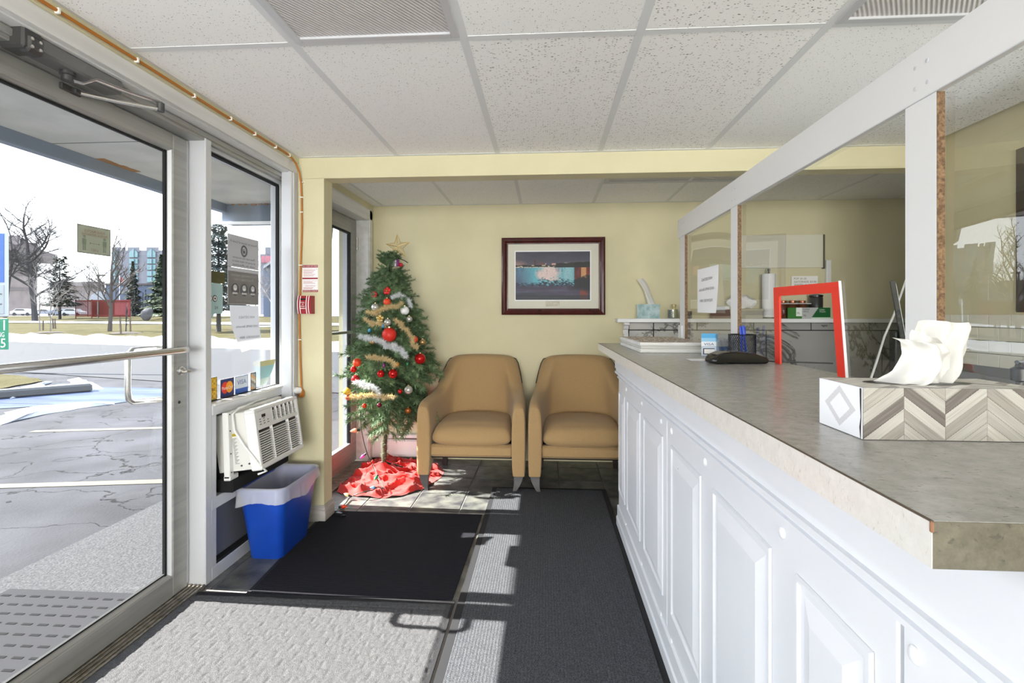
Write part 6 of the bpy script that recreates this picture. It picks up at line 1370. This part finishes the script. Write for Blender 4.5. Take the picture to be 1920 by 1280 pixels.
# canopy
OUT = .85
m_soff = M('painted_soffit', (196, 198, 198), .8, var=(4, (182, 184, 184))); m_fas = M('blue_grey_fascia', (120, 132, 150), .6, .2); m_rust = M('rust_stain', (150, 104, 62), .9)
o = MB().box(-3.05, -1.66, -6, 4.78, 2.295, 2.36).build('canopy', m_soff); o['kind'] = 'structure'; o['label'] = 'canopy over the walk outside'
MB().box(-3.06, -3.0, -6, 4.78, 2.215, 2.36, .002).build('fascia', m_fas, o); MB().box(-3.05, -1.7, 4.6, 4.78, 2.12, 2.296, .002).build('end_beam', m_fas, o); MB().box(-3.06, -1.7, 4.57, 4.60, 2.10, 2.125, .002).build('drip_trim', m_white, o)
q = MB(); rr = random.Random(4)
for k in range(16): x = -2.95 + .04 * k * 1.6; w_ = rr.uniform(.02, .05); q.box(x, x + w_, 4.592, 4.6, 2.286 - rr.uniform(0, .012), 2.296)
for k in range(8): y = 3.2 + k * .04; q.box(-3.0005, -2.96 + rr.uniform(0, .02), y, y + .035, 2.292, 2.2955)
q.build('rust', m_rust, o)
for y in (1.0, 2.9): MB().box(-3.0, -1.7, y, y + .006, 2.2935, 2.2955).build('panel_seam', m_aludk, o)
m_cream = M('cream_siding', (196, 190, 158), .8); m_pb = M('pale_door_casing', (196, 202, 212), .6)
o = MB().box(-1.84, -1.66, 4.42, 4.9, GZ, 2.3).build('trim_15', m_cream); o['kind'] = 'structure'; o['label'] = 'cream return wall outside the glass door'
o = MB().box(-1.78, -1.66, 4.36, 4.42, GZ, 2.3).build('trim_16', m_pb); o['kind'] = 'structure'
lt_ = thing('wall_lantern', 'dark hanging lantern outside, seen through the alcove glass door', 'lantern', (-2.05, 4.55, 1.95)); q = MB(); q.tube([(-2.0, 4.5, 2.29), (-2.0, 4.5, 2.10)], .01, 6); q.build('stem', m_black, lt_); q = MB(); q.lathe([(.02, 0), (.09, -.03), (.075, -.04), (.06, -.20), (.03, -.22)], (-2.0, 4.5, 2.10), (0, 0, 1), 8); q.build('lamp_body', M('lantern_grey', (86, 92, 96), .4, .4), lt_)
# --- roadside signs
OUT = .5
def oT(p, yaw=0): return frame_T(p, RT, FW, UP)
m_signb = M('blue_sign_face', (70, 120, 206), .5); m_signw = M('white_sign_frame', (214, 220, 228), .5); m_signl = M('sign_panel_pale', (196, 204, 204), .6); m_green = M('green_sign_face', (34, 160, 116), .5)
D_ = 16.; p0 = G(-30, 700); t = thing('roadside_sign', 'tall blue and white roadside sign at the left edge of the door view', 'sign', (p0.x, p0.y, GZ))
dS = (p0 - ORI).dot(FW); A_ = atD(-45, 590, dS); Bx = atD(13, 435, dS); wS = (Bx - A_).dot(RT); TS = frame_T((A_.x, A_.y, 0), RT, FW, UP); z_ = lambda v: CAMH + (VY - v) * dS / FPX
MB().box(0, wS, 0, .06, z_(594), z_(434), .02, TS).build('cabinet', m_signw, t); MB().box(.06, wS - .06, -.012, 0, z_(529), z_(438), 0, TS).build('blue_panel', m_signb, t); MB().box(.06, wS - .06, -.012, 0, z_(588), z_(534), 0, TS).build('pale_panel', m_signl, t)
q = MB()
for v in (551, 570): q.box(.06, wS - .1, -.018, -.012, z_(v + 1), z_(v - 1), 0, TS)
q.build('panel_rail', m_aludk, t); MB().box(.1, .25, .04, .16, GZ, z_(594), .01, TS).build('post', m_aludk, t)
p0 = G(0, 745); dS = (p0 - ORI).dot(FW) * .93; A_ = atD(-24, 597, dS); TS = frame_T((A_.x, A_.y, 0), RT, FW, UP); wS = (atD(13, 597, dS) - A_).dot(RT)
t = thing('parking_sign', 'green sign board with white lettering low at the left edge of the door view', 'sign', (A_.x, A_.y, GZ)); MB().box(0, wS, 0, .03, z_(655), z_(597), .004, TS).build('board', m_green, t); MB().box(wS * .02, wS * .08, .0, .03, GZ, z_(655), .003, TS).build('post', m_aludk, t)
tp = lambda x, v: TS @ Vector((x, -.004, z_(v)))
text('PARKING', 'lettering', m_inkwhite, tp(wS * .42, 627), RT, UP, width=wS * .92, size=.1, parent=t); text('24', 'lettering', m_inkwhite, tp(wS * .28, 609), RT, UP, size=.2, parent=t); MB().box(wS * .84, wS * .9, -.004, 0, z_(619), z_(600), 0, TS).build('white_bar', m_inkwhite, t); text('5', 'lettering', m_inkwhite, tp(wS * .82, 643), RT, UP, size=.19, parent=t)
p0 = G(312, 641); t = thing('street_sign', 'small white traffic sign on a thin post beside the road', 'sign', p0); dS = (p0 - ORI).dot(FW); q = MB(); q.tube([p0, atD(312, 562, dS)], .03, 6); q.build('post', m_aluw, t); A_ = atD(309, 569, dS); MB().box(0, .22 * dS / 26, 0, .02, A_.z, A_.z + .22, 0, frame_T((A_.x, A_.y, 0), RT, FW, UP)).build('plate', m_signw, t)
p0 = atG(184, 60); t = thing('street_lamp', 'dark single arm street lamp beyond the red fence', 'street lamp', (p0.x, p0.y, gheight(p0))); q = MB(); q.tube([(p0.x, p0.y, gheight(p0)), atD(184, 516, 60)], .07, 6); q.build('post', m_aludk, t); a_ = atD(183, 516, 60); MB().box(0, .7, -.15, .15, -.1, .1, .03, frame_T(a_, RT, FW, UP)).build('lamp_head', m_aludk, t)
# --- buildings
def hray(u): d = ray(u, 590); d.z = 0; return d
def shear_T(o, u): d = hray(u); return Matrix(((RT.x, d.x, 0, o[0]), (RT.y, d.y, 0, o[1]), (0, 0, 1, o[2]), (0, 0, 0, 1)))
def block(u0, u1, v0, v1, D, depth, mat, parent, name, c=0):
    A_ = atD(u0, v1, D); B_ = atD(u1, v0, D); return MB().box(0, (B_ - A_).dot(RT), 0, depth, A_.z, B_.z, c, shear_T((A_.x, A_.y, 0), u1)).build(name, mat, parent)
def bldg(name, label, u, v, D): p = atD(u, v, D); return thing(name, label, 'building', (p.x, p.y, gheight(p)))
m_br = M('brown_stone', (112, 104, 104), .9, var=(.4, (128, 118, 116))); m_rf = M('brown_roof', (98, 90, 92), .9); m_twr = M('grey_concrete_tower', (140, 142, 152), .9); m_teal = M('teal_glazing', (120, 160, 168), .35); m_winf = M('pale_window_frame', (176, 190, 198), .5); m_bluew = M('blue_grey_wall', (118, 130, 154), .9); m_ltr = M('long_dark_roof', (124, 116, 116), .9)
t = bldg('lodge', 'brown lodge with a wide flared roof behind the big bare tree', 60, 590, 150)
block(-30, 70, 455, 592, 150, 30, m_br, t, 'wall'); q = MB(); sx = 148 / FPX
q.prism([((u - 0) * sx, (590 - v) * sx) for u, v in ((-40, 440), (20, 442), (40, 447), (75, 468), (108, 478), (108, 481), (60, 479), (-40, 470))], atD(0, 590, 148), RT, UP, hray(108) * 22); q.build('roof', m_rf, t); block(18, 38, 441, 458, 147, 4, m_ltr, t, 'parapet')
for v in (488, 512, 540): block(-20, 66, v, v + 4, 149.7, .3, m_rf, t, 'window_band')
t = bldg('long_building', 'long low brown building behind the parked cars', 150, 585, 150); block(100, 196, 534, 592, 150, 6, m_br, t, 'wall'); block(96, 197, 528, 536, 149, 8, m_ltr, t, 'roof'); q = MB(); q.prism([((u - 150) * 80 / FPX, (590 - v) * 80 / FPX) for u, v in ((165, 562), (172, 552), (186, 546), (205, 548), (205, 562))], atD(150, 590, 80), RT, UP, hray(205) * 3); q.build('white_gable', m_snow, t)
t = bldg('hotel_tower', 'grey hotel tower with teal bay windows on the skyline', 270, 560, 120)
block(210, 345, 469, 585, 120, 25, m_twr, t, 'wall')
for u0, u1 in ((210, 227), (239, 262), (274.5, 298), (311, 334)): block(u0, u1, 463, 472, 119.8, 25, m_twr, t, 'parapet')
block(229, 236, 464, 470, 121, 4, m_twr, t, 'chimney')
for uc in (216, 250, 283.5, 320):
    w_ = 8 if uc != 216 else 4
    q = MB(); q.prism([((u - 0) * 119.5 / FPX, (590 - v) * 119.5 / FPX) for u, v in ((uc - w_, 482), (uc + w_, 482), (uc + w_, 473), (uc, 466), (uc - w_, 473))], atD(0, 590, 119.5), RT, UP, hray(uc) * .6); o = q.build('bay_window', m_teal, t); 
    block(uc - .4, uc + .4, 467, 482, 119.3, .3, m_winf, t, 'mullion')
    for r_ in range(5):
        v0 = 485 + r_ * 11.5; block(uc - w_, uc + w_, v0, v0 + 9, 119.6, .5, m_teal, t, 'window'); block(uc - .4, uc + .4, v0, v0 + 9, 119.3, .3, m_winf, t, 'mullion')
t = bldg('flat_building', 'blue grey flat roofed building below the hotel tower', 240, 585, 75); block(198, 288, 533, 592, 75, 14, m_bluew, t, 'wall'); block(197, 289, 531, 534, 74.8, 14.5, m_br, t, 'parapet'); w_ = block(228, 240, 539, 551, 74.9, .3, m_winf, t, 'window')
for u in (229, 234.6):
    for v in (540, 545.8): block(u, u + 4.6, v, v + 4.4, 74.8, .2, m_twr, w_, 'window_pane')
t = bldg('gabled_house', 'pale house with a steep gable seen through the window at right', 520, 580, 60); q = MB(); s60 = 60 / FPX; q.prism([(u * s60, (590 - v) * s60) for u, v in ((494, 600), (494, 500), (524, 481), (560, 500), (560, 600))], atD(0, 590, 60), RT, UP, hray(560) * 10); q.build('wall', m_bluew, t); q = MB(); q.prism([(u * s60, (590 - v) * s60) for u, v in ((490, 504), (524, 480), (566, 504), (566, 499), (524, 475), (490, 499))], atD(0, 590, 59.5), RT, UP, hray(566) * 11); q.build('roof', m_snow, t)
t = bldg('far_tower', 'hazy far building with a pink sign seen through the window', 510, 520, 110); block(488, 545, 476, 590, 110, 15, m_twr, t, 'wall'); block(497, 515, 463, 478, 110, 8, m_twr, t, 'roof_block'); block(490, 520, 480, 492, 109.5, .5, M('pink_sign', (206, 110, 130), .6), t, 'sign_panel')
# --- red fence enclosure, boulder, flag
m_redf = M('red_stained_timber', (140, 44, 38), .8); m_redp = M('red_panel_wall', (176, 84, 86), .8)
p0 = G(190, 596); dF = (p0 - ORI).dot(FW); t = thing('fence_enclosure', 'red timber slatted enclosure on the far lawn', 'fence', (p0.x, p0.y, gheight(p0)))
for u in (141, 171, 243): block(u, u + 2.2, 561, 597, dF, .3, m_redf, t, 'fence_post')
for k in range(13): block(144 + k * 2.1, 145.2 + k * 2.1, 565, 594, dF + .1, .06, m_redf, t, 'slat')
for v in (563, 590): block(141, 243, v, v + 2, dF + .05, .1, m_redf, t, 'rail')
block(173, 215, 562, 594, dF + 1.5, .3, m_redf, t, 'back_panel'); block(215, 243, 562, 594, dF + .2, .2, m_redp, t, 'side_panel')
p0 = G(275, 601); t = thing('boulder', 'upright grey boulder on the far lawn', 'boulder', p0); dF = (p0 - ORI).dot(FW); q = MB(); sB = dF / FPX; q.sphere(p0 + UP * 10 * sB, 12 * sB, 12, 10, (.8, .6, 1.15)); q.v = [tuple(Vector(v) + Vector((nz(v[0] * 1.3, v[2] * 1.3), 0, .6 * nz(v[0], v[2], 5))) * sB * 7) for v in q.v]; q.v = [(x, y, max(z, p0.z)) for x, y, z in q.v]; q.build('rock', M('grey_rock', (92, 92, 96), .9, var=(2, (112, 110, 110))), t, 25)
p0 = atG(228, 74); t = thing('flag', 'small red and white flag above the flat building', 'flag', (p0.x, p0.y, p0.z)); q = MB(); q.tube([atG(224, 73.5), atD(224, 516, 73.5)], .05, 5); q.build('pole', m_aluw, t); q = MB(); q.grid(6, 4, lambda a, b: tuple(atD(224.3 + 8 * a, 528 - 8 * b + 2 * a, 74) + FW * .3 * sin(a * 6))); q.build('cloth', M('red_flag', (214, 120, 116), .8), t, 180)
# --- cars
def car(u, v, D, L, col, label, flip=1):
    p = atG(u, D * 1.75); T_ = frame_T((p.x, p.y, gheight(p) if 0 else p.z), RT * flip, FW, UP); t = thing('car', label, 'car', p, 'cars parked across the road'); ORG[t.name] = Vector(p)
    body = M('car_paint_%d_%d' % (int(u), col[0]), col, .3); q = MB(); pr = [(-.5, .10), (.5, .10), (.5, .17), (.47, .21), (.27, .235), (.13, .33), (-.22, .34), (-.38, .24), (-.5, .21)]
    pr = [(a * L, b_ * L) for a, b_ in pr]; q.prism(pr, T_ @ Vector((0, -.85, 0)), T_.to_3x3() @ Vector((1, 0, 0)), UP, FW * 1.7); q.build('body', body, t)
    q = MB(); q.prism([(a * L, b_ * L) for a, b_ in ((.22, .238), (.12, .315), (-.2, .322), (-.33, .245))], T_ @ Vector((0, -.86, 0)), T_.to_3x3() @ Vector((1, 0, 0)), UP, FW * .02); q.build('side_window', m_black, t)
    for x in (-.3, .31): q = MB(); q.lathe([(.08 * L, 0), (.08 * L, .2), (.04 * L, .21)], T_ @ Vector((x * L, -.7, .08 * L)), -FW, 14); w_ = q.build('wheel', m_rubber, t, 40)
car(46, 588, 62, 4.6, (206, 210, 216), 'white car leftmost of the parked row'); car(88, 589, 66, 4.4, (120, 128, 142), 'grey car half hidden behind the big tree trunk'); car(117, 587, 64, 4.4, (108, 120, 138), 'blue grey car beside the white one near the fence'); car(139, 587, 60, 4.4, (214, 216, 222), 'white car rightmost, beside the red enclosure'); car(58, 574, 74, 4.4, (60, 68, 80), 'dark car in the farther row at the left'); car(122, 570, 78, 4.4, (176, 182, 190), 'silver car in the farther row')
# --- trees
m_twig = M('bare_grey_bark', (92, 84, 80), .9); m_twigd = M('dark_bare_bark', (64, 62, 66), .9); m_pale = M('pale_birch_bark', (150, 142, 138), .9)
def bare_tree(p, H, seed, mat, label, spread=.5, levels=5, r0=.02, name='bare_tree', group='bare trees across the road', lo=.25, nb=4):
    r = random.Random(seed); t = thing(name, label, 'tree', p, group); tr = MB(); br = MB()
    def grow(b, pos, d, L, rad_, lev, first=False):
        pts = [pos]; dd_ = d.copy(); n_ = 4
        for k in range(n_):
            sg_ = .03 if first else .10; dd_ = (dd_ + Vector((r.gauss(0, sg_), r.gauss(0, sg_), r.gauss(.03, .06)))).normalized(); pts.append(pts[-1] + dd_ * L / n_)
        b.tube(pts, [rad_ * (1 - .45 * k / n_) for k in range(n_ + 1)], 5 if lev > 3 else 3)
        if lev <= 0: return
        for k in range(nb + (2 if first else 0)):
            t_ = (lo if first else .2) + (1 - (lo if first else .2)) * (k + r.random()) / (nb + (2 if first else 0)); i = min(int(t_ * n_), n_ - 1); q_ = pts[i].lerp(pts[i + 1], t_ * n_ - i); a = r.random() * 2 * pi; side = Vector((cos(a), sin(a), 0)); nd = (dd_ * (1 - spread * .6) + side * spread * r.uniform(.8, 1.4) + UP * .12).normalized()
            grow(br, q_, nd, L * r.uniform(.42, .62) * (1.15 - .4 * t_), rad_ * .5, lev - 1)
        grow(br, pts[-1], dd_, L * .5, rad_ * .5, lev - 1)
    grow(tr, Vector(p), Vector((0, 0, 1)), H * .58, H * r0, levels, True)
    tr.build('trunk', mat, t, 60); o = br.build('branches', mat, t, 60, fixn=False); return t
bg = G(66, 596); dB = 52; bg = atG(66, dB)
bare_tree(bg, 12.2, 5, m_twigd, 'tallest dark bare tree beyond the road, in front of the brown lodge', .8, 5, .022, lo=.3, nb=5)
bare_tree(atG(10, 66), 15, 8, m_twigd, 'bare tree at the left edge behind the tall sign', .6, 4, .014)
bare_tree(G(75, 620), 4.6, 12, m_pale, 'thin young staked tree left of the pair on the lawn', .55, 3, .010); bare_tree(G(95, 623), 4.3, 15, m_pale, 'thin young staked tree right of the pair on the lawn', .55, 3, .010); bare_tree(G(206, 621), 6.6, 18, m_twig, 'bare tree in front of the red enclosure', .6, 4, .020, lo=.3); bare_tree(G(236, 625), 2.2, 21, m_twigd, 'thin newly planted sapling between two stakes', .2, 1, .02)
bare_tree(atG(165, 78), 8.5, 25, m_twig, 'distant bare tree above the long brown building', .6, 4, .012); bare_tree(atG(192, 90), 10, 26, m_twig, 'distant bare tree left of the hotel tower', .6, 4, .012); bare_tree(atG(512, 48), 7, 31, m_pale, 'pale bare tree in front of the gabled house', .7, 4, .012); bare_tree(atG(532, 42), 6, 33, m_pale, 'pale bare tree at the right edge of the window view', .7, 4, .012); bare_tree(atG(480, 95), 14, 34, m_twig, 'tall faint bare tree above the window notices', .4, 4, .008)
m_stake = M('timber_stake', (120, 106, 92), .9)
for u0, v0, u1, v1, lab in ((81, 619, 81, 601, 'short stake beside the left young tree'), (100, 616, 99, 597, 'stake left of the right young tree'), (104, 616, 103, 597, 'stake right of the right young tree'), (227, 627, 225, 594, 'left stake of the new sapling'), (245, 625, 244, 597, 'right stake of the new sapling')): p0 = G(u0, v0); d_ = (p0 - ORI).dot(FW); tag(MB().tube([p0, atD(u1, v1, d_)], .05, 5).build('tree_stake', m_stake), lab, 'stake', 'stakes of the young trees')
def mulch(u, v, w_, label):
    p = G(u, v); q = MB(); q.sphere(p, w_, 14, 6, (1, .6, .12)); q.v = [(x + .05 * nz(x * 9, y * 9), y, z + .05 * nz(x * 7, y * 7, 3)) for x, y, z in q.v]; tag(q.build('mulch_bed', m_dirt, None, 60), label, 'mulch', 'mulch beds on the lawn')
mulch(236, 625.5, 1.0, 'brown mulch bed under the new sapling'); mulch(96, 624, .9, 'brown mulch bed under the young tree pair')
m_con1 = M('dark_conifer', (66, 78, 72), .9, var=(1.5, (96, 106, 98))); m_con2 = M('light_pine', (104, 120, 84), .9, var=(1.2, (74, 92, 66))); m_con3 = M('blue_spruce', (80, 100, 102), .9, var=(1.5, (112, 128, 126)))
def conifer(p, H, R, seed, mat, label, dens=1400, base=.08, lw=.05, top=.0, ln_=.16):
    dens = int(dens * 2); lw *= .55; ln_ *= .7
    r = random.Random(seed); t = thing('conifer', label, 'tree', p, 'conifers across the road'); p = Vector(p); MB().tube([p, p + UP * H * .95], [H * .022, H * .004], 6).build('trunk', m_twigd, t); q = MB()
    for k in range(dens):
        f_ = r.random() ** 1.25; z = H * (base + (1 - base) * f_); rr_ = R * (1 - f_ * (1 - top)) * (.75 + .25 * sin(z / H * 60)) * sqrt(r.uniform(.15, 1)); a = r.random() * 2 * pi; c = p + Vector((rr_ * cos(a), rr_ * sin(a), z)); d = Vector((cos(a), sin(a), r.uniform(-.5, .2))).normalized(); s_ = d.cross(UP).normalized() * H * lw * r.uniform(.5, 1); L = H * ln_ * r.uniform(.4, .9) * (1 - .6 * f_)
        e0 = c - d * L * .4; q.add([e0 - s_ * .3, e0 + s_ * .3, c + s_ + UP * H * .008, c + d * L * .6, c - s_ + UP * H * .004], [(0, 1, 2), (0, 2, 3), (0, 3, 4)])
    q.build('foliage', mat, t, fixn=False)
conifer(atG(249, 72), 7.8, 1.5, 3, m_con1, 'dark green spruce in front of the hotel tower'); conifer(atG(302, 62), 7.6, 2.3, 4, m_con2, 'pale green pine beside the door edge', 2200, .03); conifer(atG(332, 55), 9.0, 2.3, 5, m_con2, 'taller pale pine mostly hidden by the door stile', 1600, .03)
conifer(atG(112, 58), 7.2, 2.0, 6, m_con1, 'dark bushy evergreen right of the tallest bare tree', 900, .2, .05, .35)
pc_ = G(410, 622); dC = (pc_ - ORI).dot(FW); conifer(pc_, 200 * dC / FPX, 56 * dC / FPX, 9, m_con3, 'big frosty blue green spruce seen through the left of the window', 2600, .2, .035, .25, .10)
conifer(atG(536, 50), 2.8, .9, 10, m_con1, 'low dark evergreen bush at the right of the window view', 500, 0)
q_ = 0
for k, u in enumerate((248, 253, 258, 263, 268, 273, 278)): conifer(atG(u, 66), 2.7 + .4 * (k % 3), .42, 40 + k, m_con1, ('first', 'second', 'third', 'fourth', 'fifth', 'sixth', 'seventh')[k] + ' from the left of the narrow dark hedge cedars behind the boulder', 160, 0, .06)
p0 = G(513, 625); d_ = (p0 - ORI).dot(FW); t = thing('rail_fence', 'low pale rail beyond the snow bank seen through the window', 'fence', p0)
MB().tube([p0, atD(512, 596, d_)], .05, 6).build('post', m_aluw, t); MB().tube([atD(478, 612, d_), atD(560, 611, d_)], .045, 6).build('rail', m_aluw, t)
